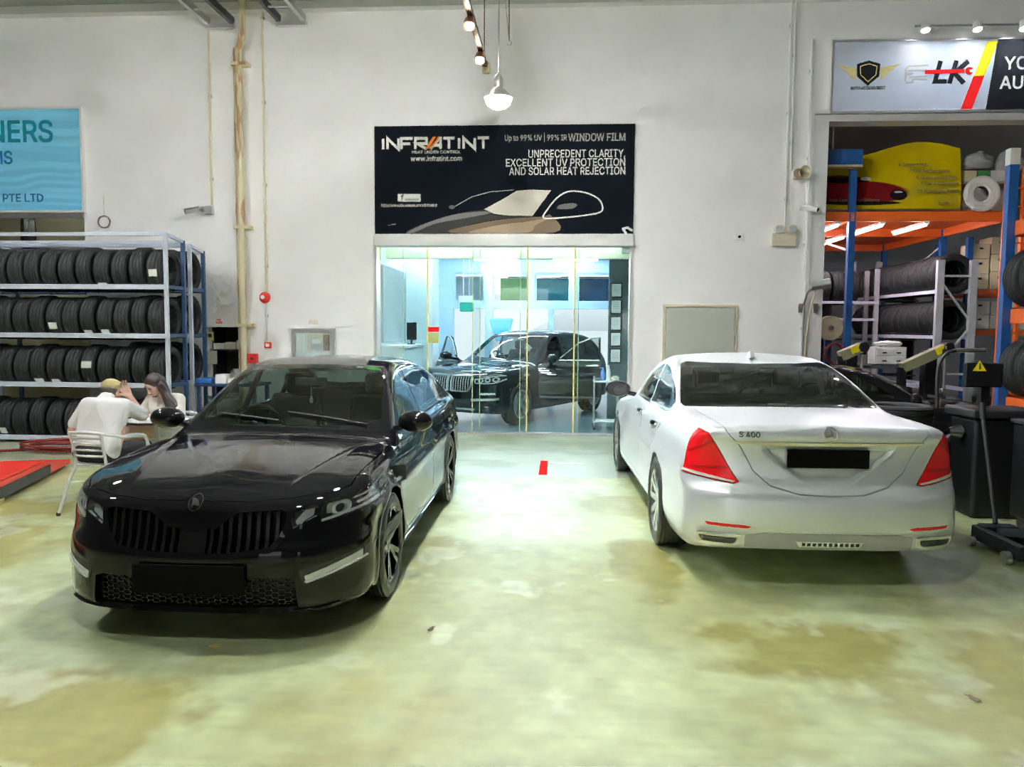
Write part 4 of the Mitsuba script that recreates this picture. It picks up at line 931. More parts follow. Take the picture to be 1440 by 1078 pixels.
mirror_parts(SC_, MS, 1.80, 1.01, 1.06, 'gloss_black', 1.1)
for x in (2.72, 3.70):
    for sg, v in ((1, 'right'), (-1, 'left')):
        part(SC_, 'door_handle', S.patch(LineString([(x - .10, .915), (x + .10, .925)]).buffer(.015), v, .024, .03), 'chrome', MS)
for sg, v in ((1, 'right'), (-1, 'left')):
    part(SC_, 'window_trim', S.patch(LineString([(1.98, 1.018), (2.9, 1.025), (3.85, 1.04), (4.0, 1.075)]).buffer(.007), v, .006, .012), 'chrome', MS)
    part(SC_, 'side_skirt', S.patch(Polygon([(1.27, .30), (3.62, .30), (3.62, .235), (1.27, .235)]), v, .008, .03, .05), 'silver_paint', MS)

# ------------------------------------------------------------------ tyres and racks on the left
def tread(R, w, ri):
    hw = w / 2
    P = [(ri, -hw * .72), (ri + .015, -hw * .92), ((ri + R) / 2, -hw * 1.03), (R - .025, -hw * .97), (R - .006, -hw * .86)]
    for g in (-.52, -.18, .18, .52):
        c = g * hw * 1.35
        P += [(R, c - .011), (R - .009, c - .006), (R - .009, c + .006), (R, c + .011)]
    P += [(R - .006, hw * .86), (R - .025, hw * .97), ((ri + R) / 2, hw * 1.03), (ri + .015, hw * .92), (ri, hw * .72)]
    return lathe(P, 48, 'x')
def tread_color(p, n, uv):
    return mix((.006, .008, .008), (.016, .020, .019), noise(p.x * 30, p.y * 30, p.z * 30))
gloss('tyre_rubber', proc(tread_color), .45, 1.38)
TYRES = {s: mikit.ply(tread(*s), smooth=40) for s in ((.31, .225, .20), (.32, .205, .20), (.335, .235, .21))}
matte('label_paper', (.72, .80, .74)); matte('white_marker', (.8, .8, .78)); matte('blue_marker', (.12, .30, .62))
LABEL = {}
def label_strip(R, ang, w, h=.05):
    key = (R, ang, w)
    if key not in LABEL:
        t = np.linspace(-h / R, h / R, 7) / 1 + ang
        v = [(x, -math.cos(a) * r, math.sin(a) * r) for x in (-w / 2, w / 2) for r in (R - .001, R + .004) for a in t]
        LABEL[key] = mikit.ply(trimesh.convex.convex_hull(np.array(v)) if False else _strip(R, t, w))
    return LABEL[key]
def _strip(R, t, w):
    n = len(t); V = []; F = []
    for r in (R - .002, R + .003):
        for x in (-w / 2, w / 2):
            V += [(x, -math.cos(a) * r, math.sin(a) * r) for a in t]
    for i in range(n - 1):
        for a, b in ((0, 1), (1, 3), (3, 2), (2, 0)):
            F += [(a * n + i, b * n + i, b * n + i + 1), (a * n + i, b * n + i + 1, a * n + i + 1)]
    tm = trimesh.Trimesh(V, F, process=False); tm.fix_normals(); return tm
def tyre(x, y, z, size, label, group, rz=0, tag=None):
    """axle along x before rz; tag: (angle up from the front, width, offset)"""
    k = thing('tyre', label, 'tyre', group)
    M = TR(x, y, z, rz)
    if tag is None: part(k, None, TYRES[size], 'tyre_rubber', M)
    else:
        part(k, 'casing', TYRES[size], 'tyre_rubber', M)
        part(k, 'paper_label', label_strip(size[0], tag[0], tag[1]), 'label_paper', M, label='white paper label')
    return k
gloss('rack_blue', (.02, .06, .15), .3); gloss('rack_pale', (.62, .68, .78), .25); gloss('rack_navy', (.01, .035, .10), .3)
def tyre_rack(xr, y0, y1, top, levels, xl, label, rails=True):
    k = thing('tyre_rack', label, 'rack', 'steel tyre racks on the left')
    for x in (xr, xr - 3.05) if xl < xr - 3.5 else (xr, xl):
        for y, m in ((y0, 'rack_pale'), (y1, 'rack_blue')):
            part(k, 'upright', bx(x - .026, x + .026, y - .022, y + .022, 0, top - (.06 if y == y1 else 0)), m)
            part(k, 'foot', bx(x - .06, x + .06, y - .05, y + .05, 0, .012), 'rack_blue')
        part(k, 'top_tie', bar((x, y0, top - .02), (x, y1, top - .08), .04, .04), 'rack_pale')
        for z in levels: part(k, 'side_tie', bx(x - .015, x + .015, y0, y1, z - .03, z + .02), 'rack_blue')
    for z in levels:
        part(k, 'beam', bx(xl, xr, y0 - .035, y0 + .015, z - .045, z + .025), 'rack_pale')
        part(k, 'beam', bx(xl, xr, y1 - .015, y1 + .035, z - .045, z + .025), 'rack_blue')
    if rails: part(k, 'beam', bx(xl, xr, y0 - .02, y0 + .02, top - .05, top), 'rack_pale'); part(k, 'beam', bx(xl, xr, y1 - .02, y1 + .02, top - .11, top - .06), 'rack_pale')
    return k
LV = (2.262, 1.566, .856, .08)
tyre_rack(-5.615, 10.53, 11.03, 3.02, LV, -9.6, 'blue steel rack of tyres, front one, below the blue sign')
tyre_rack(-5.615, 11.23, 11.66, 2.93, LV, -9.6, 'blue steel rack of tyres standing behind the front tyre rack')
random.seed(5)
ORD = ('first', 'second', 'third', 'fourth', 'fifth', 'sixth', 'seventh', 'eighth', 'ninth', 'tenth', 'eleventh', 'twelfth', 'thirteenth', 'fourteenth')
names = ('top shelf', 'second shelf', 'third shelf', 'lowest shelf')
tags = {(0, 0): (-.15, .12), (0, 3): (-.80, .13), (1, 6): (-.35, .12), (1, 4): (-.75, .12), (1, 3): (-.68, .12), (2, 4): (.12, .15), (2, 6): (-.72, .12), (2, 7): (-.72, .13), (3, 9): (-.5, .1)}
for r, z in enumerate(LV):
    x = -5.615 - .165
    for i in range(11):
        s = ((.31, .225, .20), (.32, .205, .20), (.31, .225, .20))[(i * 7 + r * 3) % 3]
        zz = z + math.sqrt(max(s[0] ** 2 - .235 ** 2, .01)) + .031
        t = tags.get((r, i))
        lab = f'black tyre{" with white label" if t else ""}, {ORD[i]} from right, {names[r]} of the front rack'
        tyre(x, 10.78, zz, s, lab, f'tyres on the {names[r]} of the front rack', 0, t)
        x -= .245 + random.uniform(0, .02)
for r, z in enumerate(LV[:3]):
    for i in range(4):
        s = ((.31, .225, .20), (.32, .205, .20))[(i + r) % 2]
        tyre(-5.79 - i * .25, 11.445, z + .036 + math.sqrt(s[0] ** 2 - .20 ** 2), s, f'black tyre, {ORD[i]} from the right on the {names[r]} of the rear rack', f'tyres on the {names[r]} of the rear rack')

# the dark hatch in the wall: recess, shelf, pale rolls, notices
struct('trim_4', trimesh.util.concatenate([bx(-5.88, -5.22, WY + WT + .5, WY + WT + .54, .5, 1.75), bx(-5.88, -5.84, WY + WT, WY + WT + .5, .5, 1.75), bx(-5.26, -5.22, WY + WT, WY + WT + .5, .5, 1.75), bx(-5.88, -5.22, WY + WT, WY + WT + .5, 1.69, 1.75), bx(-5.88, -5.22, WY, WY + WT + .5, .5, .55)]), 'black_matte', 'dark recess of the small hatch')
sh = single('hatch_shelf', trimesh.util.concatenate([bx(-5.84, -5.26, WY + .12, WY + .62, 1.30, 1.32), bx(-5.84, -5.82, WY + .3, WY + .62, .55, 1.30), bx(-5.28, -5.26, WY + .3, WY + .62, .55, 1.30)]), 'black_matte', 'dark shelf inside the small hatch in the wall', 'shelf')
for i, (x0, x1, h, m, l) in enumerate(((-5.80, -5.62, .10, 'label_paper', 'pale short box at the left end of the hatch shelf'), (-5.60, -5.42, .12, 'beige_plastic', 'cream box in the middle of the hatch shelf'), (-5.40, -5.30, .15, 'paper', 'white upright packet at the right end of the hatch shelf'))):
    single('carton', rbx(x0, x1, WY + .16, WY + .34, 1.322, 1.322 + h, .008), m, l, 'box')
matte('notice_green', (.46, .50, .20)); matte('notice_grey', (.45, .46, .36))
gk = thing('notice', 'yellow-green notice hanging at the top left of the dark hatch', 'notice')
part(gk, 'sheet', bx(-5.83, -5.71, WY - .012, WY - .004, 1.47, 1.61), 'notice_green'); part(gk, 'mark', flat(Point(-5.77, 1.55).buffer(.035), y=WY - .012), 'ink'); part(gk, 'cord', bx(-5.775, -5.765, WY - .01, WY - .005, 1.61, 1.69), 'ink')
gk = thing('notice', 'grey-green notice under the yellow-green one at the dark hatch', 'notice')
part(gk, 'sheet', bx(-5.83, -5.66, WY - .014, WY - .004, 1.08, 1.30), 'notice_grey'); part(gk, 'peg', bx(-5.76, -5.73, WY - .02, WY - .004, 1.29, 1.33), 'steel')

# work bench between the racks and the wall
wb = thing('work_bench', 'low dark bench with parts on it behind the bonnet of the black sedan', 'bench')
part(wb, 'top', rbx(-5.50, -4.55, 11.05, 11.65, .80, .84, .008), 'rack_navy')
for x in (-5.45, -4.60):
    for y in (11.1, 11.6): part(wb, 'leg', bx(x - .025, x + .025, y - .025, y + .025, 0, .80), 'rack_navy')
gloss('tray_blue', (.03, .13, .40), .25)
single('tray', rbx(-5.50, -5.25, 11.08, 11.35, .842, .92, .015), 'tray_blue', 'blue plastic tray at the left end of the low bench', 'tray')
single('carton', rbx(-5.20, -5.03, 11.1, 11.35, .842, .98, .006), 'paper', 'white carton standing right of the blue tray on the low bench', 'box')
single('carton', rbx(-5.0, -4.78, 11.1, 11.35, .842, .93, .006), 'label_paper', 'flat white carton under the metal parts on the low bench', 'box')
hb = thing('brake_drum', 'grey metal wheel hub lying on the flat white carton', 'metal part')
part(hb, 'drum', lathe([(.02, 0), (.09, 0), (.09, .06), (.05, .08), (.045, .13), (.02, .13)], 24).apply_translation([-4.92, 11.2, .93]), 'steel', smooth=40)
for i in range(5): part(hb, 'stud', cyl((-4.92 + .065 * math.cos(i * 1.257), 11.2 + .065 * math.sin(i * 1.257), .99), (-4.92 + .065 * math.cos(i * 1.257), 11.2 + .065 * math.sin(i * 1.257), 1.03), .008, 8), 'steel')
ch = thing('chain', 'short bright chain coiled beside the wheel hub on the bench', 'chain')
for i in range(9):
    a = i * .7; c = np.array([-4.66 + .07 * math.cos(a), 11.22 + .06 * math.sin(a), .86 + .018 * i])
    t = np.linspace(0, 2 * PI, 13)[:-1]
    part(ch, 'link', tube(np.stack([c[0] + .03 * np.cos(t), c[1] + .012 * np.sin(t), c[2] + .018 * np.sin(t + i)], 1), .006, 6, True), 'chrome')

# room behind the left opening
struct('wall_left_store', trimesh.util.concatenate([bx(-12.6, -7.5, 15.2, 15.4, 0, 3.9), bx(-7.86, -7.6, WY + WT, 15.2, 0, 3.9), bx(-12.6, -12.4, WY + WT, 15.2, 0, 3.9)]), 'cream_wall', 'cream back wall of the left storeroom')
struct('floor_left_store', bx(-12.6, -7.6, WY + .06, 15.3, -.2, -.003), 'apron_concrete')
struct('ceiling_left_store', bx(-12.6, -7.5, WY + WT, 15.4, 3.9, 4.1), 'dim_wall')
st = thing('storage_shelf', 'blue steel shelf with slatted top in the left opening behind the tyre rack', 'shelf')
for x in (-11.6, -8.1):
    for y in (13.0, 13.9): part(st, 'upright', bx(x - .03, x + .03, y - .03, y + .03, 0, 3.1), 'rack_blue')
for z in (3.02, 2.30, 1.55, .75):
    part(st, 'shelf_board', bx(-11.6, -8.1, 13.0, 13.9, z - .02, z), 'rack_navy')
    part(st, 'beam', bx(-11.6, -8.1, 12.96, 13.0, z - .05, z + .02), 'rack_blue')
for i in range(3): part(st, 'slat', bx(-11.6, -8.1, 13.1 + i * .3, 13.2 + i * .3, 3.0, 3.03), 'rack_pale')
random.seed(8)
cols = ('paper', 'rack_pale', 'beige_plastic', 'notice_green', 'tray_blue', 'label_paper', 'black_matte', 'hatch_paint')
words = ('white', 'pale blue', 'cream', 'olive', 'blue', 'pale green', 'black', 'grey-green')
for z, zn in ((2.30, 'upper'), (1.55, 'middle'), (.75, 'lower')):
    x = -8.25
    for i in range(7):
        w = random.uniform(.28, .44); h = random.uniform(.22, .52); c = random.randrange(8)
        single('carton', rbx(x - w, x, 13.1, 13.1 + random.uniform(.4, .7), z + .001, z + h, .006), cols[c], f'{words[c]} box, {("first", "second", "third", "fourth", "fifth", "sixth", "seventh")[i]} from the right on the {zn} board of the left storeroom shelf', 'box', 'boxes in the left storeroom')
        x -= w + random.uniform(.02, .08)
tyre(-9.75, 13.45, 3.36, (.32, .205, .20), 'black tyre standing on top of the left storeroom shelf at the frame edge', None, 40)
bl_ = thing('batten_light', 'white tube light under the ceiling of the left storeroom', 'light')
part(bl_, 'housing', bx(-9.6, -8.3, 13.05, 13.15, 3.85, 3.90), 'white_plastic')
q = mikit.ply(cyl((-9.55, 13.1, 3.83), (-8.35, 13.1, 3.83), .022, 12), 'white_plastic'); q['emitter'] = {'type': 'area', 'radiance': rgb((26, 26, 23))}
part(bl_, 'tube', q, None)

# red lift runway and hose on the floor
gloss('lift_red', (.60, .025, .012), .16); gloss('wood_block', (.55, .45, .16), .5); matte('pad_grey', (.16, .19, .20))
ang = math.degrees(math.atan2(.30, 1.0))
RM = T().translate([-5.32, 6.8, 0]).rotate([0, 0, 1], 16.5)
lf = thing('lift_runway', 'low red car lift runway on the floor left of the seated man', 'car lift')
run = as_tm(prism(Polygon([(-3.2, .02), (-3.2, .19), (1.35, .19), (2.0, .10), (2.05, .02)]), 'end', -.72, 0.0)) if False else None
prof = Polygon([(-3.2, .05), (-3.2, .20), (1.2, .20), (1.95, .10), (2.0, .05)])
run = as_tm(_axes(m3.CrossSection(rings(prof), m3.FillRule.Positive).extrude(.66), ((0, 0, -1), (1, 0, 0), (0, 1, 0))))
part(lf, 'deck', run, 'lift_red', RM)
part(lf, 'side_skirt', bx(-.005, .012, -3.2, 1.3, .045, .15), 'black_matte', RM)
part(lf, 'foot_block', rbx(-.30, .03, -.20, .05, 0, .048, .008), 'wood_block', RM, label='yellow wooden block under the runway')
part(lf, 'foot_block', rbx(-.55, -.20, 1.1, 1.4, 0, .048, .008), 'wood_block', RM)
part(lf, 'foot_block', rbx(-.55, -.10, -2.9, -2.5, 0, .048, .008), 'wood_block', RM)
part(lf, 'rubber_pad', rbx(-.55, -.16, -.9, .35, .201, .235, .01), 'pad_grey', RM)
part(lf, 'side_rail', rbx(-.06, -.01, -3.1, 1.1, .201, .225, .006), 'lift_red', RM)
hc = thing('air_hose', 'loose coil of dark red air hose on the floor under the tyre rack', 'hose')
a = np.linspace(0, 9 * PI, 160)
part(hc, 'loops', tube(np.stack([-6.55 + (.62 + .10 * np.sin(a * .37)) * np.cos(a), 9.95 + (.30 + .05 * np.cos(a * .29)) * np.sin(a), .03 + .012 * np.arange(160) / 40 + .012 * np.sin(a * .5) ** 2], 1), .016, 7), 'hose_red') if False else None
gloss('hose_red', (.20, .018, .016), .2)
part(hc, 'loops', tube(np.stack([-6.6 + (.66 + .10 * np.sin(a * .37)) * np.cos(a), 9.9 + (.34 + .05 * np.cos(a * .29)) * np.sin(a), .02 + .02 * np.arange(160) / 40 + .012 * np.sin(a * .5) ** 2], 1), .017, 7), 'hose_red', smooth=60)
part(hc, 'tail', tube([(-7.2, 9.8, .02), (-7.5, 9.6, .02), (-7.8, 9.75, .02), (-8.0, 10.1, .02)], .017, 7), 'hose_red', smooth=60)
part(hc, 'connector', cyl((-6.0, 9.85, .03), (-5.9, 9.8, .03), .022, 12), 'steel')
tb = thing('tool_board', 'dark creeper board with pale rails on the floor under the tyre rack', 'creeper')
part(tb, 'board', rbx(-9.2, -8.1, 9.15, 9.55, .05, .09, .01), 'pad_grey')
for y in (9.2, 9.5): part(tb, 'rail', bar((-9.25, y, .105), (-8.05, y, .105), .03, .03), 'steel')
for x in (-9.1, -8.2):
    for y in (9.22, 9.48): part(tb, 'caster', cyl((x - .015, y, .026), (x + .015, y, .026), .026, 12), 'black_matte')

# ------------------------------------------------------------------ two people at a small table
gloss('skin', (.72, .46, .33), .45); gloss('skin_light', (.78, .53, .41), .45); matte('shirt_white', (.80, .80, .80)); matte('blouse_white', (.76, .75, .70)); matte('trousers_dark', (.035, .034, .036))
matte('shorts_white', (.74, .73, .76)); matte('cap_khaki', (.56, .49, .25)); gloss('hair_dark', (.022, .012, .009), .3); gloss('hair_short', (.05, .035, .025), .4); gloss('shoe_dark', (.02, .02, .02), .3)
matte('eye_dark', (.02, .015, .012)); matte('lip_pink', (.50, .20, .16)); gloss('chair_alu', (.74, .75, .76), .18)
def bone(p, q, r0, r1): return m3.Manifold.batch_hull([m3.Manifold.sphere(r0, 18).translate(list(map(float, p))), m3.Manifold.sphere(r1, 18).translate(list(map(float, q)))])
def ell(c, r): return m3.Manifold.sphere(1.0, 28).scale(list(map(float, r))).translate(list(map(float, c)))
def blend(ms, step=.016, it=14):
    m = m3.Manifold.batch_boolean(ms, m3.OpType.Add).refine_to_length(step)
    tm = as_tm(m); tm.merge_vertices()
    trimesh.smoothing.filter_taubin(tm, .5, .53, it)
    return tm
def rotv(v, k, a):
    k = np.asarray(k, float) / np.linalg.norm(k)
    return v * math.cos(a) + np.cross(k, v) * math.sin(a) + k * (k @ v) * (1 - math.cos(a))
def hand(w, d, n, curl=.5, s=1.0, thumb=1):
    """w wrist, d towards the fingers, n out of the back of the hand; palm and five bent fingers"""
    d = np.asarray(d, float) / np.linalg.norm(d); n = np.asarray(n, float); n = n - d * (n @ d); n /= np.linalg.norm(n); u = np.cross(d, n) * thumb
    w = np.asarray(w, float); ms = []
    pts = [w + u * a * s + d * b * s for a, b in ((-.022, .0), (.022, .0), (-.036, .085), (.036, .085))]
    ms.append(m3.Manifold.batch_hull([m3.Manifold.sphere(.013 * s, 12).translate(p.tolist()) for p in pts]))
    for i, (a, L) in enumerate(((-.033, .062), (-.011, .080), (.012, .086), (.034, .076))):
        p = w + u * (-a) * s + d * .086 * s; dd = d.copy()
        for j, f in enumerate((.45, .32, .23)):
            dd = rotv(dd, np.cross(d, n), curl * (.55 if j == 0 else .8))
            q = p + dd * L * f * s
            ms.append(bone(p, q, (.0092 - .0008 * j) * s, (.0084 - .0008 * j) * s)); p = q
    p = w + u * .026 * s + d * .022 * s; dd = d * .55 + u * .8 - n * .15; dd /= np.linalg.norm(dd)
    for j, L in enumerate((.040, .032, .026)):
        q = p + dd * L * s; ms.append(bone(p, q, (.0125 - .0015 * j) * s, (.011 - .0015 * j) * s)); p = q
        dd = rotv(dd, n, -.35 * thumb * curl)
    return ms
def head_parts(c, fwd, upv, s=1.0):
    """returns solids of skull, jaw, nose, ears and a function from head coordinates (right, forward, up) to the world"""
    f = np.asarray(fwd, float); f /= np.linalg.norm(f); u = np.asarray(upv, float); u = u - f * (u @ f); u /= np.linalg.norm(u); r = np.cross(f, u); c = np.asarray(c, float)
    W = lambda a, b, d: c + s * (r * a + f * b + u * d)
    def E(p, q):
        A = np.zeros((3, 4)); A[:, 0], A[:, 1], A[:, 2], A[:, 3] = r * q[0] * s, f * q[1] * s, u * q[2] * s, W(*p)
        return m3.Manifold.sphere(1.0, 28).transform(A)
    ms = [E((0, -.012, .025), (.075, .095, .088)), E((0, .025, -.035), (.060, .068, .082)), E((0, .055, -.088), (.030, .028, .024)), E((0, .060, .02), (.058, .032, .05)),
          m3.Manifold.batch_hull([E((0, .086, .005), (.009, .010, .008)), E((0, .104, -.032), (.014, .012, .010)), E((0, .088, -.040), (.017, .010, .008))]),
          E((.076, -.005, -.012), (.010, .020, .032)), E((-.076, -.005, -.012), (.010, .020, .032))]
    return ms, W, E
def spin(tm, x, y, rz):
    tm = as_tm(tm).copy(); tm.apply_transform(trimesh.transformations.rotation_matrix(math.radians(rz), [0, 0, 1])); tm.apply_translation([x, y, 0]); return tm

# --- the man, from behind; his own frame faces +y
mx, my, mrz = -4.24, 6.66, -9
man = thing('person', 'person in white T-shirt and khaki cap, seated with back to the viewer, hand at cap', 'person')
PS = lambda t: spin(t, mx, my, mrz)
hd, HW, HE = head_parts((-.03, .235, 1.075), (.12, 1, -.38), (.0, .3, 1))
body = hd + [bone((-.02, .15, .98), (-.03, .21, 1.02), .058, .055), m3.Manifold.batch_hull([m3.Manifold.sphere(r, 16).translate(list(p)) for p, r in (((-.17, .12, .955), .07), ((.17, .12, .955), .07), ((-.11, .0, .56), .11), ((.11, .0, .56), .11), ((0, .10, .80), .11))])]
body += [bone((-.205, .12, .945), (-.325, .06, .72), .052, .042), bone((-.325, .06, .72), (-.27, .27, .705), .041, .029)] + hand((-.27, .27, .705), (.15, 1, -.15), (-.3, .1, 1), .35, 1.0, 1)
body += [bone((.205, .12, .945), (.20, .36, .835), .052, .043), bone((.20, .36, .835), (.115, .28, 1.04), .042, .029)] + hand((.115, .28, 1.04), (-.45, -.05, .75), (.55, -.6, .3), .75, 1.0, -1)
for sx in (-1, 1): body += [bone((sx * .10, .02, .54), (sx * .15, .44, .52), .085, .060), bone((sx * .15, .44, .52), (sx * .15, .40, .10), .055, .04)]
part(man, 'body', PS(blend(body, .012, 8)), 'skin', smooth=True)
shirt = [m3.Manifold.batch_hull([m3.Manifold.sphere(r, 20).translate(list(p)) for p, r in (((-.185, .115, .955), .078), ((.185, .115, .955), .078), ((-.13, .03, .74), .095), ((.13, .03, .74), .095), ((0, .15, .86), .10), ((0, .04, .96), .07))]),
         m3.Manifold.batch_hull([m3.Manifold.sphere(r, 20).translate(list(p)) for p, r in (((-.13, .03, .74), .095), ((.13, .03, .74), .095), ((-.14, -.02, .56), .095), ((.14, -.02, .56), .095), ((0, .06, .56), .10))]),
         bone((-.20, .12, .955), (-.305, .08, .785), .072, .064), bone((.20, .12, .955), (.225, .30, .865), .074, .066), bone((-.02, .13, .99), (-.025, .165, 1.025), .080, .066)]
sh_ = blend(shirt, .018, 22); part(man, 't_shirt', PS(sh_), 'shirt_white', smooth=True)
tr_ = [m3.Manifold.batch_hull([m3.Manifold.sphere(r, 18).translate(list(p)) for p, r in (((-.12, -.02, .55), .105), ((.12, -.02, .55), .105), ((0, .06, .54), .09))])]
for sx in (-1, 1): tr_ += [bone((sx * .10, .02, .545), (sx * .15, .44, .525), .098, .075), bone((sx * .15, .44, .525), (sx * .15, .41, .12), .072, .062)]
part(man, 'trousers', PS(blend(tr_, .02, 10)), 'trousers_dark', smooth=True)
for sx in (-1, 1): part(man, 'shoe', PS(blend([bone((sx * .15, .38, .05), (sx * .17, .56, .035), .045, .035), bone((sx * .15, .38, .06), (sx * .15, .42, .08), .045, .04)], .015, 6)), 'shoe_dark', smooth=True)
cap = (HE((0, -.012, .040), (.088, .108, .085)) - HE((0, -.012, .025), (.077, .097, .086))).trim_by_plane(((HW(0, .0, 1) - HW(0, 0, 0)) * 1.0 + (HW(0, 1, 0) - HW(0, 0, 0)) * .15).tolist(), 0) if False else HE((0, -.012, .044), (.086, .106, .080))
upn = HW(0, -.08, 1) - HW(0, 0, 0); upn /= np.linalg.norm(upn)
cap = cap.trim_by_plane(upn.tolist(), float(upn @ HW(0, 0, .022)))
ck = part(man, 'cap', PS(cap), 'cap_khaki', smooth=40)
part(ck, 'peak', PS(m3.Manifold.batch_hull([HE((x, y, z), (.012, .012, .006)) for x, y, z in ((-.06, .07, .030), (.06, .07, .030), (-.05, .14, .018), (.05, .14, .018), (0, .165, .014))])), 'cap_khaki')
part(ck, 'band', PS(HE((0, -.012, .03), (.0875, .1075, .012))), 'cap_khaki', smooth=40)
part(man, 'hair', PS(HE((0, -.022, .004), (.0775, .0935, .060)).trim_by_plane((-(HW(0, 1, 0) - HW(0, 0, 0))).tolist(), float(-(HW(0, 1, 0) - HW(0, 0, 0)) @ HW(0, .012, 0)))), 'hair_short', smooth=40)
part(man, 'glasses', PS(trimesh.util.concatenate([tube([HW(sx * .078, .0, .0), HW(sx * .076, .07, .008), HW(sx * .05, .105, .008), HW(sx * .012, .112, .008)], .0035, 6) for sx in (-1, 1)])), 'black_plastic')

# --- his chair: bent tube, slatted back and seat
ca = thing('cafe_chair', 'white-grey tubular cafe chair with a slatted back, under the seated man', 'chair')
CS = lambda t: spin(t, -4.17, 6.68, -9)
def arc(p, n=8): return smooth_poly(p, n, False)
part(ca, 'frame', CS(tube(arc([(-.27, .25, .0), (-.265, .24, .42), (-.262, .20, .655), (-.255, .08, .685), (-.245, -.08, .70), (-.20, -.21, .735), (0, -.265, .755), (.20, -.21, .735), (.245, -.08, .70), (.255, .08, .685), (.262, .20, .655), (.265, .24, .42), (.27, .25, .0)]), .016, 10)), 'chair_alu', smooth=60, label='bent tube of arms and front legs')
for sx in (-1, 1):
    part(ca, 'rear_leg', CS(tube(arc([(sx * .165, -.245, .745), (sx * .155, -.215, .60), (sx * .16, -.19, .45), (sx * .205, -.23, .30), (sx * .265, -.30, .0)]), .0135, 10)), 'chair_alu', smooth=60)
    part(ca, 'seat_rail', CS(tube([(sx * .16, -.20, .445), (sx * .21, .0, .445), (sx * .262, .24, .445)], .011, 8)), 'chair_alu', smooth=60)
    part(ca, 'arm_pad', CS(tube(arc([(sx * .25, -.05, .709), (sx * .256, .07, .70), (sx * .26, .17, .683)]), .017, 8)), 'chair_alu', smooth=60)
    part(ca, 'foot_cap', CS(cyl((sx * .265, -.30, 0), (sx * .262, -.297, .025), .017, 10)), 'black_plastic')
for i in range(4):
    z = .70 - i * .055
    part(ca, 'back_slat', CS(tube(arc([(-.158, -.225 + .03 * i * .25, z), (-.08, -.248 + .03 * i * .25, z + .002), (.08, -.248 + .03 * i * .25, z + .002), (.158, -.225 + .03 * i * .25, z)]), .011, 8).apply_transform(np.eye(4))), 'chair_alu', smooth=60)
for i in range(7):
    y = -.17 + i * .064; w = .165 + (y + .19) * .20
    part(ca, 'seat_slat', CS(rbx(-w, w, y - .024, y + .024, .447, .457, .004)), 'chair_alu')
part(ca, 'stretcher', CS(tube([(-.205, -.23, .30), (.205, -.23, .30)], .009, 8)), 'chair_alu')

# --- the small table
TX, TY = -4.06, 7.36
ta = thing('side_table', 'small round metal table between the two seated people', 'table')
part(ta, 'top', lathe([(0, .735), (.30, .735), (.312, .745), (.312, .756), (.30, .762), (0, .762)], 48).apply_translation([TX, TY, 0]), 'chair_alu', smooth=40)
part(ta, 'edge_band', lathe([(.310, .738), (.318, .742), (.318, .758), (.310, .762)], 48).apply_translation([TX, TY, 0]), 'black_plastic', smooth=40)
part(ta, 'pedestal', cyl((TX, TY, .03), (TX, TY, .735), .025, 16), 'chair_alu')
for i in range(4):
    a = i * PI / 2 + .5
    part(ta, 'foot', bar((TX, TY, .03), (TX + .27 * math.cos(a), TY + .27 * math.sin(a), .012), .035, .02), 'chair_alu')
pp_ = single('paper_sheet', bx(-.15, .15, -.11, .11, 0, .003).apply_transform(trimesh.transformations.rotation_matrix(.3, [0, 0, 1])).apply_translation([TX + .02, TY + .03, .763]), 'paper', 'sheet of white paper on the small round table', 'paper')

# --- the woman behind the table; her own frame faces +y, turned to the viewer
wx_, wy_, wrz = -4.20, 7.86, 172
wo = thing('person', 'person with long dark hair in a white blouse, seated at the small table looking down', 'person')
QS = lambda t: spin(t, wx_, wy_, wrz)
hd, HW, HE = head_parts((.02, .20, 1.085), (.25, 1, -.75), (.05, .55, 1), .95)
body = hd + [bone((0, .08, .98), (.015, .155, 1.03), .046, .045), m3.Manifold.batch_hull([m3.Manifold.sphere(r, 16).translate(list(p)) for p, r in (((-.14, .04, .92), .055), ((.14, .04, .92), .055), ((-.10, .0, .55), .10), ((.10, .0, .55), .10), ((0, .08, .80), .08))])]
body += [bone((-.165, .04, .915), (-.21, .13, .72), .043, .036), bone((-.21, .13, .72), (-.09, .33, .795), .035, .025)] + hand((-.09, .33, .795), (.45, .8, -.05), (0, 0, 1), .45, .9, -1)
body += [bone((.165, .04, .915), (.23, .15, .725), .043, .036), bone((.23, .15, .725), (.14, .34, .795), .035, .025)] + hand((.14, .34, .795), (-.5, .8, -.1), (.2, 0, 1), .5, .9, 1)
body += [bone((.10, .04, .55), (.10, .46, .52), .085, .056), bone((.10, .46, .52), (.09, .42, .10), .054, .036), bone((.09, .42, .07), (.09, .56, .04), .036, .028)]
body += [bone((-.10, .04, .57), (.08, .50, .635), .085, .058), bone((.08, .50, .635), (.23, .58, .27), .054, .036), bone((.23, .58, .25), (.27, .70, .20), .036, .026)]
part(wo, 'body', QS(blend(body, .012, 8)), 'skin_light', smooth=True)
bl_ = [m3.Manifold.batch_hull([m3.Manifold.sphere(r, 20).translate(list(p)) for p, r in (((-.145, .035, .925), .066), ((.145, .035, .925), .066), ((-.11, .01, .70), .085), ((.11, .01, .70), .085), ((-.07, .10, .83), .075), ((.07, .10, .83), .075))]),
       m3.Manifold.batch_hull([m3.Manifold.sphere(r, 20).translate(list(p)) for p, r in (((-.11, .01, .70), .085), ((.11, .01, .70), .085), ((-.11, -.01, .57), .10), ((.11, -.01, .57), .10))]),
       bone((-.16, .04, .925), (-.20, .105, .80), .064, .062), bone((.16, .04, .925), (.21, .115, .80), .064, .062)]
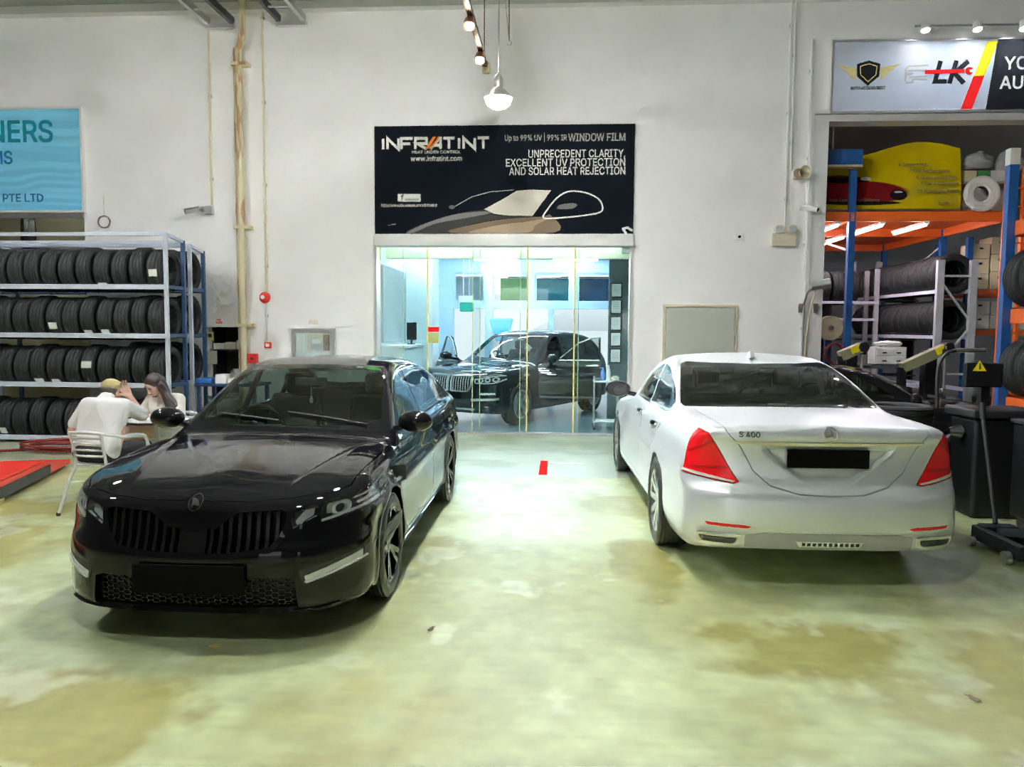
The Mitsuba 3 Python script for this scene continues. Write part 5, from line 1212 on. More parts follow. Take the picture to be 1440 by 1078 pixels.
vneck = m3.Manifold.batch_hull([m3.Manifold.sphere(.012, 8).translate(list(p)) for p in ((-.06, .30, 1.03), (.07, .30, 1.03), (.01, .30, .86), (-.05, .08, 1.03), (.06, .08, 1.03), (.01, .145, .86))])
part(wo, 'blouse', QS(blend([m3.Manifold.batch_boolean(bl_, m3.OpType.Add) - vneck], .016, 10)), 'blouse_white', smooth=True)
part(wo, 'shorts', QS(blend([m3.Manifold.batch_hull([m3.Manifold.sphere(r, 18).translate(list(p)) for p, r in (((-.11, -.01, .55), .105), ((.11, -.01, .55), .105))]), bone((.10, .04, .55), (.10, .24, .535), .096, .084), bone((-.10, .04, .57), (-.02, .25, .60), .096, .084)], .018, 10)), 'shorts_white', smooth=True)
hair = [HE((0, -.022, .040), (.086, .100, .088)) - HE((0, .095, -.03), (.062, .075, .095))]
for sx, x1, z1, yy in ((-1, -.165, .74, .12), (-1, -.13, .72, .15), (-1, -.10, .80, .10), (1, .10, .88, .02)):
    P = [HW(sx * .070, -.02, .0), HW(sx * .085, -.01, -.10)]
    hair += [bone(P[0], P[1], .040, .042), bone(P[1], (x1, yy, (z1 + .98) / 2), .042, .044), bone((x1, yy, (z1 + .98) / 2), (x1, yy + .02, z1), .044, .018)]
hair += [bone(HW(0, -.09, .0), (0, -.03, .88), .055, .05)]
part(wo, 'hair', QS(blend(hair, .012, 8)), 'hair_dark', smooth=True)
for sx in (-1, 1):
    part(wo, 'eye', QS(HE((sx * .030, .084, .010), (.013, .008, .005))), 'eye_dark', smooth=True)
    part(wo, 'eyebrow', QS(HE((sx * .031, .089, .028), (.018, .006, .004))), 'hair_dark', smooth=True)
    part(wo, 'sandal', QS(rbx((.05 if sx > 0 else .20), (.13 if sx > 0 else .30), (.40 if sx > 0 else .58), (.60 if sx > 0 else .76), (.0 if sx > 0 else .17), (.02 if sx > 0 else .185), .006)), 'shoe_dark')
part(wo, 'mouth', QS(HE((0, .087, -.064), (.020, .007, .006))), 'lip_pink', smooth=True)
wc_ = thing('cafe_chair', 'tubular cafe chair under the seated person with long dark hair', 'chair')
for k_ in [k for k in list(scene) if k.startswith(f'{ca}__')]: pass
WS = lambda t: spin(t, -4.20, 7.88, 172)
part(wc_, 'frame', WS(tube(arc([(-.27, .25, .0), (-.265, .24, .42), (-.262, .20, .64), (-.255, .08, .66), (-.245, -.08, .68), (-.20, -.21, .735), (0, -.265, .755), (.20, -.21, .735), (.245, -.08, .68), (.255, .08, .66), (.262, .20, .64), (.265, .24, .42), (.27, .25, .0)]), .0135, 10)), 'chair_alu', smooth=60)
for sx in (-1, 1): part(wc_, 'rear_leg', WS(tube(arc([(sx * .165, -.245, .745), (sx * .155, -.215, .60), (sx * .16, -.19, .45), (sx * .205, -.23, .30), (sx * .265, -.30, .0)]), .0135, 10)), 'chair_alu', smooth=60)
for i in range(4): part(wc_, 'back_slat', WS(tube([(-.158, -.22, .70 - i * .055), (0, -.25, .70 - i * .055), (.158, -.22, .70 - i * .055)], .011, 8)), 'chair_alu')
for i in range(7):
    y = -.17 + i * .064; w = .165 + (y + .19) * .20
    part(wc_, 'seat_slat', WS(rbx(-w, w, y - .024, y + .024, .435, .445, .004)), 'chair_alu')

# ------------------------------------------------------------------ the bright shop behind the glass door
def shop_wall(p, n, uv): return mix((.70, .77, .80), (.78, .83, .84), fbm(p.x * .8, p.y * .8, p.z * .8))
matte('shop_paint', proc(shop_wall)); matte('panel_grey', (.40, .46, .50)); matte('panel_dark', (.10, .13, .13)); matte('pale_green', (.80, .84, .70)); gloss('frame_blue', (.42, .56, .70), .2)
matte('board_green', (.25, .42, .12)); matte('board_teal', (.03, .22, .27)); matte('board_navy', (.03, .08, .17)); matte('paving_stone', (.55, .57, .56)); matte('outer_white', (.80, .80, .80)); matte('edge_green', (.66, .68, .42)); matte('edge_yellow', (.74, .66, .26))
SY0, SYB, SZ = WY + WT, 19.2, 3.42
struct('floor_shop', bx(-4.2, 3.0, WY + .06, 19.6, -.2, -.001), 'shop_floor', 'dark polished floor of the glass-fronted shop')
struct('ceiling_shop', bx(-4.2, 3.0, SY0, SYB, SZ, SZ + .1), 'shop_white')
struct('wall_shop_left', bx(-3.12, -3.02, SY0, 14.6, 0, SZ), 'shop_paint'); struct('wall_shop_pillar', bx(-3.12, -2.50, 14.6, 15.0, 0, SZ), 'shop_paint'); struct('wall_shop_left_rear', bx(-3.3, -3.12, 15.0, SYB, 0, SZ), 'shop_paint')
struct('wall_shop_right', bx(1.5, 1.6, SY0, SYB, 0, SZ), 'panel_dark'); struct('wall_shop_board', bx(.86, 1.5, 14.25, 14.4, 0, SZ), 'panel_dark', 'dark pier with framed certificates')
struct('wall_shop_bulkhead', bx(-3.02, 1.5, 12.95, 13.05, 2.88, SZ), 'pale_green', 'pale green bulkhead under the ceiling just inside the glass')
# back wall with upper windows over open shutters
op = [(-2.75, -1.95, -.01, 2.20), (-1.75, -.35, -.01, 2.20), (-.2, 1.2, -.01, 2.20), (-2.75, -1.95, 2.36, 3.10), (-1.75, -.85, 2.36, 3.10), (-.70, .20, 2.36, 3.10), (.35, 1.2, 2.36, 3.10)]
struct('wall_shop_back', wall_with_holes(-3.3, 1.6, 0, SZ, op, SYB, SYB + .18), 'frame_blue')
for i, (a, b, c, d) in enumerate(op[3:]):
    w = thing('window', None); labels[w] = {'kind': 'structure'}
    part(w, 'frame', trimesh.util.concatenate([bx(a, b, SYB + .06, SYB + .12, c, c + .05), bx(a, b, SYB + .06, SYB + .12, d - .05, d), bx(a, a + .05, SYB + .06, SYB + .12, c, d), bx(b - .05, b, SYB + .06, SYB + .12, c, d)]), 'frame_blue')
    part(w, 'pane', bx(a + .05, b - .05, SYB + .085, SYB + .088, c + .05, d - .05), 'clear_pane')
# outside beyond the shop: pavement, hanging boards, a white canopy
struct('pavement', bx(-14, 14, 19.6, 34, -.25, -.05), 'paving_stone')
struct('wall_opposite', bx(-14, 14, 33, 33.3, 0, 3.2), 'outer_white', 'pale building far beyond the shop')
for x0, x1, m, l in ((-2.8, -2.0, 'panel_grey', 'grey signboard hanging outside the leftmost upper shop window'), (-1.62, -.80, 'board_green', 'green signboard hanging outside an upper shop window'), (-.72, .22, 'board_teal', 'teal signboard hanging outside an upper shop window'), (.30, 1.25, 'board_navy', 'dark blue signboard hanging outside the rightmost upper shop window')):
    k = thing('hanging_board', l, 'signboard')
    part(k, 'board', bx(x0, x1, 20.0, 20.04, 2.30, 3.0), m); part(k, 'rail', bx(x0, x1, 19.98, 20.06, 3.0, 3.06), 'steel')
    for x in (x0 + .1, x1 - .1): part(k, 'hanger', bx(x - .01, x + .01, 20.01, 20.03, 3.06, 3.6), 'steel')
struct('soffit_outside', bx(-5, 4, SYB + .18, 21.5, 3.6, 3.8), 'board_navy', 'dark canopy roof outside the shop')
cn = thing('market_canopy', 'white peaked canopy outside beyond the shop', 'canopy')
part(cn, 'roof', as_tm(m3.Manifold.hull_points([[-.9, 22.5, 1.65], [2.6, 22.5, 1.65], [-.9, 25.5, 1.65], [2.6, 25.5, 1.65], [.85, 24, 2.75]])), 'outer_white')
for x in (-.85, 2.55):
    for y in (22.55, 25.45): part(cn, 'leg', bx(x - .03, x + .03, y - .03, y + .03, -.05, 1.66), 'steel')
cl = thing('blue_cover', 'sky-blue cloth draped over a stand behind the dark car in the shop', 'cloth')
matte('sky_cloth', (.12, .52, .80))
part(cl, 'cloth', as_tm(m3.Manifold.batch_hull([m3.Manifold.sphere(.05, 12).translate(p) for p in ([-1.68, 18.2, 1.90], [-1.22, 18.2, 1.90], [-1.55, 18.2, 1.45], [-1.35, 18.2, 1.45])])), 'sky_cloth')
part(cl, 'stand', cyl((-1.45, 18.2, 0), (-1.45, 18.2, 1.5), .025, 12), 'steel'); part(cl, 'base', cyl((-1.45, 18.2, 0), (-1.45, 18.2, .03), .25, 24), 'steel')
# shop ceiling lights
for i, (x, y) in enumerate(((-2.2, 12.70), (-.9, 12.70), (.4, 12.70), (-2.2, 16.3), (-.9, 16.3), (.4, 16.3), (-1.6, 18.4), (.3, 18.4), (-2.3, 14.0), (-.6, 14.2))):
    k = thing('batten_light', f'white tube light on the shop ceiling, {"front row" if i < 3 else "middle row" if i < 6 else "rear pair" if i < 8 else "second row"}, {("left", "centre", "right")[i % 3] if i < 6 else ("left", "right")[i % 2]} one', 'light', 'tube lights in the shop')
    part(k, 'housing', bx(x - .55, x + .55, y - .05, y + .05, SZ - .05, SZ), 'white_plastic')
    q = mikit.ply(cyl((x - .52, y, SZ - .07), (x + .52, y, SZ - .07), .022, 12), 'white_plastic'); q['emitter'] = {'type': 'area', 'radiance': rgb((13, 15, 13) if i < 3 else (58, 74, 80))}
    part(k, 'tube', q, None)
for x, y, l in ((-.25, 14.0, 'left'), (1.05, 13.6, 'right')):
    k = thing('camera_dome', f'small dome camera on the shop ceiling, {l} one', 'camera')
    part(k, 'base', cyl((x, y, SZ), (x, y, SZ - .04), .07, 20), 'white_plastic'); part(k, 'dome', ell((x, y, SZ - .04), (.06, .06, .06)), 'gloss_black', smooth=True)
# left partition: grey slatted panel over a white counter, a dark screen
lp = thing('slat_panel', 'grey vertical-slatted panel on the left wall of the shop', 'wall panel')
part(lp, 'board', bx(-3.015, -2.99, 12.55, 14.45, 1.45, 2.75), 'panel_grey')
for i in range(16): part(lp, 'slat', bx(-2.99, -2.975, 12.57 + i * .118, 12.65 + i * .118, 1.46, 2.74), 'panel_grey')
ct = thing('counter', 'white counter along the left wall of the shop', 'counter')
part(ct, 'top', bx(-3.015, -2.62, 12.6, 14.5, 1.36, 1.40), 'shop_white'); part(ct, 'front', bx(-3.015, -2.66, 12.62, 14.48, .05, 1.36), 'shop_paint'); part(ct, 'plinth', bx(-3.015, -2.70, 12.65, 14.45, 0, .05), 'panel_grey')
sc_ = thing('screen', 'small dark screen on the white counter in the shop', 'screen')
part(sc_, 'panel', bx(-2.86, -2.68, 13.92, 13.95, 1.48, 1.80), 'gloss_black'); part(sc_, 'foot', bx(-2.84, -2.72, 13.86, 14.0, 1.401, 1.415), 'black_matte'); part(sc_, 'stem', bx(-2.79, -2.76, 13.93, 13.95, 1.41, 1.5), 'black_matte')
# hanging white and green box sign
hs_ = thing('hanging_sign', 'white and green box sign hanging from the shop ceiling on two rods', 'sign')
hx_ = -2.02
part(hs_, 'white_box', rbx(hx_ - .15, hx_ + .15, 15.95, 16.05, 2.24, 2.38, .01), 'outer_white'); matte('sign_green', (.05, .48, .36))
part(hs_, 'green_box', rbx(hx_ - .13, hx_ + .15, 15.95, 16.05, 2.05, 2.24, .01), 'sign_green')
for s in (-.06, .06): part(hs_, 'rod', cyl((hx_ + s, 16, 2.38), (hx_ + s, 16, SZ), .01, 8), 'outer_white')
# framed certificates, one above the other
for i, y in enumerate((409, 432, 455, 477, 500)):
    k = thing('certificate', f'framed certificate on the dark pier in the shop, {("topmost", "second from the top", "middle", "second from the bottom", "lowest")[i]} of five', 'picture frame', 'certificates on the shop pier')
    z = 1.698 + (463.5 - y) * 14.2 / 1070; x = .99
    part(k, 'frame', rbx(x - .105, x + .105, 14.215, 14.25, z - .135, z + .135, .004), 'black_matte'); part(k, 'sheet', bx(x - .085, x + .085, 14.210, 14.216, z - .115, z + .115), 'paper')
    part(k, 'print', trimesh.util.concatenate([bx(x - .06, x + .06, 14.2085, 14.2105, z + .05 - j * .04, z + .055 - j * .04) for j in range(3)]), 'print_grey')
# service trolley with bottles and rags
tr = thing('service_trolley', 'white service trolley with bottles on top at the right end of the shop', 'trolley')
tx, ty = .76, 13.05
for z in (.12, .80): part(tr, 'shelf', rbx(tx - .22, tx + .22, ty - .17, ty + .17, z, z + .03, .01), 'white_plastic')
for sx in (-1, 1):
    for sy in (-1, 1):
        part(tr, 'post', cyl((tx + sx * .2, ty + sy * .15, .07), (tx + sx * .2, ty + sy * .15, .9), .012, 8), 'alu'); part(tr, 'caster', cyl((tx + sx * .2 - .015, ty + sy * .15, .035), (tx + sx * .2 + .015, ty + sy * .15, .035), .035, 12), 'black_matte')
gloss('bottle_blue', (.10, .25, .60), .15)
for i, (dx, h, m, l) in enumerate(((-.06, .20, 'bottle_blue', 'blue'), (.04, .24, 'white_plastic', 'white'))):
    k = thing('spray_bottle', f'{l} spray bottle standing on the white trolley', 'bottle')
    part(k, 'body', lathe([(0, 0), (.035, 0), (.035, h * .7), (.015, h * .9), (.012, h), (0, h)], 16).apply_translation([tx + dx, ty - .04, .831]), m, smooth=40); part(k, 'nozzle', bx(tx + dx - .05, tx + dx + .012, ty - .05, ty - .03, .831 + h, .855 + h), m)
rg = thing('rag', 'crumpled brownish rag lying on the white trolley', 'cloth')
tm = trimesh.creation.icosphere(3, .07); v = np.array(tm.vertices); v *= (1 + .5 * (meshkit.fbm(v * 22) - .5))[:, None]; v[:, 2] = np.maximum(v[:, 2] * .7, -.03); tm.vertices = v + [tx + .14, ty - .02, .861]
part(rg, None, tm, 'print_cream', smooth=60)
tb_ = single('tray', rbx(tx - .2, tx - .09, ty - .12, ty + .1, .831, .87, .01), 'panel_dark', 'dark tray on the left end of the white trolley', 'tray')

# the frameless glass door: panes with green polished edges, head box, floor track
pane('door_glass', (.84, .96, .98))
gd = 'door_1'; labels[gd] = {'kind': 'structure', 'label': 'frameless glass sliding door of the shop'}
GZ = 3.0
for i, (a, b, y) in enumerate(((-2.937, -2.168, 12.21), (-1.439, -0.557, 12.21), (0.193, 1.060, 12.21), (-2.575, -1.324, 12.26), (-0.671, 0.260, 12.26))):
    k = part(gd, 'pane', bx(a, b, y, y + .0005, .03, GZ) if False else trimesh.Trimesh([[a, y, .03], [b, y, .03], [b, y, GZ], [a, y, GZ]], [[0, 1, 2], [0, 2, 3]], process=False), 'door_glass', smooth=False)
    for j, x in enumerate((a, b)):
        strong = (i, j) in ((0, 1), (2, 0), (1, 1))
        part(k, 'edge', bx(x - (.012 if strong else .006), x + (.012 if strong else .006), y - .006, y + .006, .03, GZ), 'edge_yellow' if strong else 'edge_green')
struct('trim_5', rbx(-3.014, 1.099, WY - .10, WY + .16, 3.0, 3.19, .012), 'trim_white', 'aluminium head box over the glass door', smooth=30)
struct('trim_6', bx(-3.02, 1.095, 12.17, 12.31, 0, .025), 'alu', 'floor track of the glass door')
struct('trim_7', trimesh.util.concatenate([bx(-3.03, -2.99, WY - .02, WY + WT, 0, 3.0), bx(1.06, 1.10, WY - .02, WY + WT, 0, 3.0)]), 'alu', 'side frames of the glass door')
sk = thing('glass_sticker', 'red sticker over a pale yellow one on the glass door', 'sticker')
part(sk, 'red_panel', bx(-2.156, -1.982, 12.200, 12.204, 1.638, 1.718), 'print_red'); part(sk, 'yellow_panel', bx(-2.156, -1.982, 12.200, 12.204, 1.460, 1.621), 'notice_green')
fm = thing('floor_mark', 'red and white painted mark on the floor before the glass door', 'floor marking')
part(fm, 'red_bar', bx(-.255, -.16, 8.80, 9.75, -.0018, .0008), 'print_red'); part(fm, 'white_line', bx(-.16, .30, 9.55, 9.62, -.0018, .0008), 'paper'); part(fm, 'white_line', bx(-.16, -.02, 8.95, 9.0, -.0018, .0008), 'paper')
sp_ = thing('shop_junction_box', 'small white box at the top right corner of the glass door', 'box')
part(sp_, 'body', rbx(0.929, 1.073, WY - .12, WY - .102, 2.90, 2.995, .008), 'white_plastic') if False else part(sp_, 'body', rbx(0.929, 1.051, WY + .03, WY + .12, 2.90, 2.998, .008), 'white_plastic')

# ------------------------------------------------------------------ the dark SUV in the shop, doors open
SUV = dict(L=4.71, hw=.945, top=1.69, h=.026, floor=.23, wrap=.13, r_roof=.09, r_end=.08, bow=(.12, .45), bowr=(.10, .35), axles=(.90, 3.76), wheel_z=.37, arch=.41, cabin=(1.55, 4.3, .34),
    curves=dict(
        top=([(-.3, .75), (0, .86), (.12, .93), (.35, 1.0), (.8, 1.05), (1.2, 1.08), (1.38, 1.10), (1.5, 1.16), (1.8, 1.36), (2.05, 1.52), (2.25, 1.61), (2.6, 1.665), (3.0, 1.67), (3.6, 1.64), (4.0, 1.58), (4.25, 1.48), (4.45, 1.30), (4.7, 1.05), (4.9, .9)], .04),
        crown=([(0, .05), (1.3, .06), (2.3, .08), (4.7, .08)], .1), wrapw=([(0, 0), (1.0, 0), (1.4, 1), (2.0, 1), (2.6, 0), (4.7, -.5)], .1),
        plan=([(-.2, .88), (0, .89), (.5, .93), (.9, .945), (3.8, .945), (4.3, .92), (4.7, .86)], .1),
        inset=([(.15, .10), (.25, .03), (.38, .0), (.55, .02), (.70, .02), (.80, .004), (.86, .012), (.95, .035), (1.03, .065), (1.08, .10), (1.14, .135), (1.3, .19), (1.5, .26), (1.7, .36), (1.9, .5)], .016),
        rise=([(0, -.01), (2.5, .0), (4.7, .06)], .2),
        nose=([(.2, .10), (.3, .03), (.45, .0), (.60, .01), (.75, .02), (.88, .05), (.95, .11), (1.05, .4)], .02), tail=([(.2, .10), (.4, .0), (.9, .03), (1.2, .15), (1.7, .5)], .03), under=([(0, .02), (.5, 0), (4.7, .08)], .1)),
    panes=dict(windshield=(sym([(1.47, 0), (1.50, .3), (1.57, .52), (1.68, .69), (2.0, .65), (2.26, .58), (2.20, .3), (2.18, 0)])[:-1], 'top', 1.0, 1.8),
        front_side_window=([(1.95, 1.14), (1.98, 1.19), (2.25, 1.42), (2.5, 1.52), (2.62, 1.535), (2.62, 1.14)], 'side', .3, 1.1), rear_side_window=([(2.70, 1.145), (2.70, 1.535), (3.3, 1.52), (3.62, 1.45), (3.62, 1.17)], 'side', .3, 1.1),
        quarter_window=([(3.68, 1.18), (3.68, 1.43), (4.1, 1.25), (4.12, 1.2)], 'side', .3, 1.1)),
    panels=dict(hood=(sym([(.16, 0), (.19, .35), (.28, .62), (.40, .76), (1.0, .82), (1.35, .80), (1.42, .66), (1.38, .4), (1.365, 0)])[:-1], 'top', .86, 1.5),
        front_door=([(1.50, .42), (1.48, .7), (1.52, 1.05), (1.86, 1.12), (2.1, 1.33), (2.35, 1.50), (2.5, 1.545), (2.66, 1.555), (2.66, .42)], 'side', .60, 1.1)))
mirror_gloss('suv_paint', (.006, .010, .013), 1.5)
MV = T().translate([-1.95, 13.08, 0]).rotate([0, 0, 1], 61)
VC = thing('car', 'dark SUV with twin kidney grilles and open front doors inside the shop', 'car')
KID = Polygon(smooth_poly([(.035, .86), (.05, .885), (.36, .895), (.44, .875), (.46, .80), (.41, .66), (.33, .62), (.06, .625), (.035, .66)], 4))
HL = Polygon(smooth_poly([(.50, .835), (.58, .855), (.80, .90), (.93, .90), (.92, .83), (.80, .76), (.56, .755), (.50, .77)], 4))
SUV['voids'] = dict(k1=(KID, 'end', -.2, .16), k2=(flip(KID), 'end', -.2, .16), h1=(HL, 'end', -.2, .46), h2=(flip(HL), 'end', -.2, .46))
V_, shell, panels, glass = build_sedan(SUV, VC, MV, 'suv_paint')
dress(V_, VC, MV, [('body', shell, 'suv_paint'), ('hood', panels['hood'], 'suv_paint')])
for k, g in glass.items():
    if k == 'front_side_window': continue
    for m in ([g] if k == 'windshield' else halves(g)): scene[key_for(f'{VC}__{"windshield" if k == "windshield" else "side_window"}')] = {**V_.ply(m, 'side_glass', 'outer'), 'to_world': MV}
for m, gl in zip(halves(panels['front_door']), halves(glass['front_side_window'])):
    b = m.bounding_box(); sg = 1 if (b[1] + b[4]) > 0 else -1
    MD = MV @ T().translate([1.52, sg * .90, 0]).rotate([0, 0, 1], sg * 62).translate([-1.52, -sg * .90, 0])
    dk = key_for(f'{VC}__door'); scene[dk] = {**V_.ply(m, 'suv_paint'), 'to_world': MD}
    scene[f'{dk}__window'] = {**V_.ply(gl, 'side_glass', 'outer'), 'to_world': MD}
    v = 'right' if sg > 0 else 'left'
    part(dk, 'window_trim', V_.patch(LineString([(1.90, 1.125), (2.63, 1.13)]).buffer(.009), v, .006, .012), 'chrome', MD)
    part(dk, 'window_trim', V_.patch(LineString([(1.92, 1.17), (2.25, 1.44), (2.48, 1.535), (2.64, 1.545)]).buffer(.009), v, .006, .012), 'chrome', MD)
    part(dk, 'sill_trim', V_.patch(Polygon([(1.53, .43), (2.65, .43), (2.65, .47), (1.53, .47)]), v, .006, .012), 'chrome', MD)
    part(dk, 'handle', V_.patch(LineString([(2.40, 1.02), (2.60, 1.03)]).buffer(.014), v, .024, .03), 'chrome', MD)
    s_ = m3.Manifold.sphere(1.0, 32).scale([.09, .13, .085]).translate([1.78, sg * 1.08, 1.17]) + m3.Manifold.batch_hull([m3.Manifold.sphere(.03, 10).translate([1.76, sg * 1.0, 1.12]), m3.Manifold.sphere(.03, 10).translate([1.74, sg * .84, 1.10])])
    part(dk, 'mirror', s_, 'suv_paint', MD, smooth=50)
for x in SUV['axles']:
    for sgn in (1, -1): wheel_parts(VC, MV @ T().translate([x, sgn * .815, .37]).rotate([0, 0, 1], 0 if sgn > 0 else 180), 'rim_silver', .37, .25, .255, 5, 'double')
for sg in (1, -1):
    K, Hh = (KID, HL) if sg > 0 else (flip(KID), flip(HL))
    gk = part(VC, 'grille_frame', V_.patch(K.buffer(.012).difference(K.buffer(-.014)), 'front', .010, .03), 'chrome', MV)
    part(gk, 'back', extr(K, .004).apply_transform(np.array([[0, 0, 1, .15], [1, 0, 0, 0], [0, 1, 0, 0], [0, 0, 0, 1]])), 'black_matte', MV)
    for i in range(8): part(gk, 'slat', V_.patch(K.buffer(-.01).intersection(sbox(sg * (.075 + i * .050) - .008, .5, sg * (.075 + i * .050) + .008, 1)), 'front', -.002, .010), 'alu', MV)
    hk = part(VC, 'headlight', V_.patch(Hh.buffer(.005), 'front', -.05, .01), 'lamp_dark', MV)
    for c in (.60, .71, .82): part(hk, 'reflector', V_.patch(Point(sg * c, .81 + (c - .53) * .08).buffer(.045).difference(Point(sg * c, .81 + (c - .53) * .08).buffer(.024)), 'front', -.02, .02), 'lamp_silver', MV)
    part(hk, 'rim', V_.patch(Hh.difference(Hh.buffer(-.018)), 'front', -.006, .02), 'lamp_silver', MV)
    part(hk, 'lens', V_.patch(Hh, 'front', -.001, .001), 'lens_clear', MV, smooth=60)
    P_ = lambda p: Polygon([(sg * a, b) for a, b in p])
    fk = part(VC, 'fog_light', V_.patch(P_([(.60, .60), (.61, .565), (.82, .57), (.82, .605)]), 'front', .004, .02), 'strip_clear', MV)
    part(VC, 'bumper_trim', V_.patch(P_([(.44, .50), (.46, .455), (.86, .475), (.86, .515)]), 'front', .008, .02), 'alu', MV)
part(VC, 'bumper_intake', V_.patch(Polygon(symy([(0, .50), (.40, .50), (.46, .36), (0, .36)])), 'front', .002, .01), 'black_matte', MV)
part(VC, 'skid_trim', V_.patch(Polygon(symy([(0, .335), (.50, .335), (.50, .305), (0, .305)])), 'front', .010, .02), 'alu', MV)
part(VC, 'number_plate', rbx(-.02, -.005, -.26, .26, .50, .60, .005), 'plate_black', MV)
cabin_inside(VC, MV, 1.62, 2.65, 3.5, .68, 1, .72)

# ------------------------------------------------------------------ the storeroom on the right
gloss('rack_orange', (.78, .14, .02), .28); gloss('rack_royal', (.012, .075, .25), .28); gloss('rack_grey', (.42, .45, .47), .28); matte('carton_cream', (.62, .54, .36)); matte('carton_white', (.70, .70, .66)); matte('carton_dark', (.30, .25, .16))
matte('store_wall', (.46, .47, .48)); matte('store_dark', (.06, .06, .065)); matte('store_floor', (.10, .10, .09))
struct('floor_store', bx(3.9, 12.5, WY + .06, 22, -.2, -.003), 'store_floor'); struct('ceiling_store', bx(3.9, 12.5, WY + WT, 22, 5.3, 5.5), 'store_wall')
struct('wall_store_left', bx(3.80, 4.0, WY + WT, 22, 0, 5.3), 'store_wall'); struct('wall_store_right', bx(12.4, 12.6, WY + WT, 22, 0, 5.3), 'store_wall'); struct('wall_store_back', bx(3.8, 12.6, 21.0, 21.2, 0, 5.3), 'store_wall')
# mezzanine of pallet racking: blue posts, orange beams, slatted deck
mz = thing('pallet_rack', 'tall pallet rack with blue posts and an orange deck filling the storeroom', 'rack')
for x in (4.63, 7.05):
    for y in (12.75, 14.8, 17.4):
        part(mz, 'post', bx(x - .05, x + .05, y - .05, y + .05, 0, 4.28 if (x < 5 and y < 13) else 3.62), 'rack_royal'); part(mz, 'foot', bx(x - .09, x + .09, y - .09, y + .09, 0, .012), 'rack_royal')
for x in (4.63, 7.05): part(mz, 'beam', bx(x - .03, x + .03, 12.7, 17.5, 3.46, 3.60), 'rack_orange')
for y in (12.75, 14.8, 17.4): part(mz, 'beam', bx(4.06, 7.1, y - .03, y + .03, 3.46, 3.60), 'rack_orange')
for i in range(18): part(mz, 'deck_slat', bx(4.06, 7.10, 12.80 + i * .262, 13.045 + i * .262, 3.60, 3.63), 'rack_orange')
part(mz, 'brace', bar((4.63, 12.8, 3.0), (4.63, 14.8, 3.45), .04, .03), 'rack_grey'); part(mz, 'brace', bar((7.05, 17.4, 2.5), (7.05, 14.8, 3.3), .04, .03), 'rack_grey'); part(mz, 'tie', bar((7.05, 17.4, 3.1), (7.05, 14.8, 3.1), .04, .03), 'rack_grey')
sb = thing('pallet_rack_box', 'blue box section with a cream lower edge at the top left of the storeroom', 'box')
part(sb, 'box', bx(4.04, 4.70, 12.55, 12.67, 4.32, 4.56), 'rack_royal'); part(sb, 'edge_strip', bx(4.04, 4.70, 12.54, 12.67, 4.285, 4.32), 'carton_cream')
for i in range(1): part(sb, 'hanger', cyl((4.25, 12.61, 4.56), (4.25, 12.61, 5.3), .012, 8), 'steel')
# tube lights below the deck
for i, (x, y, l) in enumerate(((4.42, 13.35, 'left end of the near row'), (5.12, 13.35, 'middle of the near row'), (5.78, 13.3, 'right end of the near row'), (4.50, 15.0, 'left one of the far row'), (5.10, 15.0, 'right one of the far row'))):
    k = thing('tube_light', f'glowing tube light under the orange storeroom deck, {l}', 'light', 'tube lights under the orange deck')
    part(k, 'housing', bx(x - .04, x + .04, y - .62, y + .62, 3.42, 3.458), 'white_plastic')
    q = mikit.ply(cyl((x, y - .58, 3.40), (x, y + .58, 3.40), .022, 12), 'white_plastic'); q['emitter'] = {'type': 'area', 'radiance': rgb((26, 23, 25))}
    part(k, 'tube', q, None)
# yellow banner with a printed dark red car leaning on the deck
def cloth_patch(x0, x1, z0, z1, y, amp, nx=40, nz=16, seed=0):
    X, Z = np.meshgrid(np.linspace(x0, x1, nx), np.linspace(z0, z1, nz), indexing='ij')
    Y = y + amp * (meshkit.fbm(np.stack([X * 2.2, Z * 2.2, X * 0], -1), 3, seed) - .5) + .12 * (Z - z0)
    Zt = Z - (Z - z0) / (z1 - z0) * .12 * np.sin((X - x0) / (x1 - x0) * 2 * PI) * 1.0
    i = np.arange(nx * nz).reshape(nx, nz)
    F = np.concatenate([np.stack([i[:-1, :-1], i[1:, :-1], i[1:, 1:]], -1).reshape(-1, 3), np.stack([i[:-1, :-1], i[1:, 1:], i[:-1, 1:]], -1).reshape(-1, 3)])
    f = np.stack([X, Y, Zt], -1).reshape(-1, 3); b = f + [0, .006, 0]
    n = nx * nz; per = np.r_[i[:, 0], i[-1, 1:], i[::-1, -1][1:], i[0, ::-1][1:-1]]; per2 = np.roll(per, -1)
    S = np.concatenate([np.stack([per, per + n, per2 + n], 1), np.stack([per, per2 + n, per2], 1)])
    tm = trimesh.Trimesh(np.vstack([f, b]), np.vstack([F, F[:, ::-1] + n, S]), process=False); tm.fix_normals(); return tm
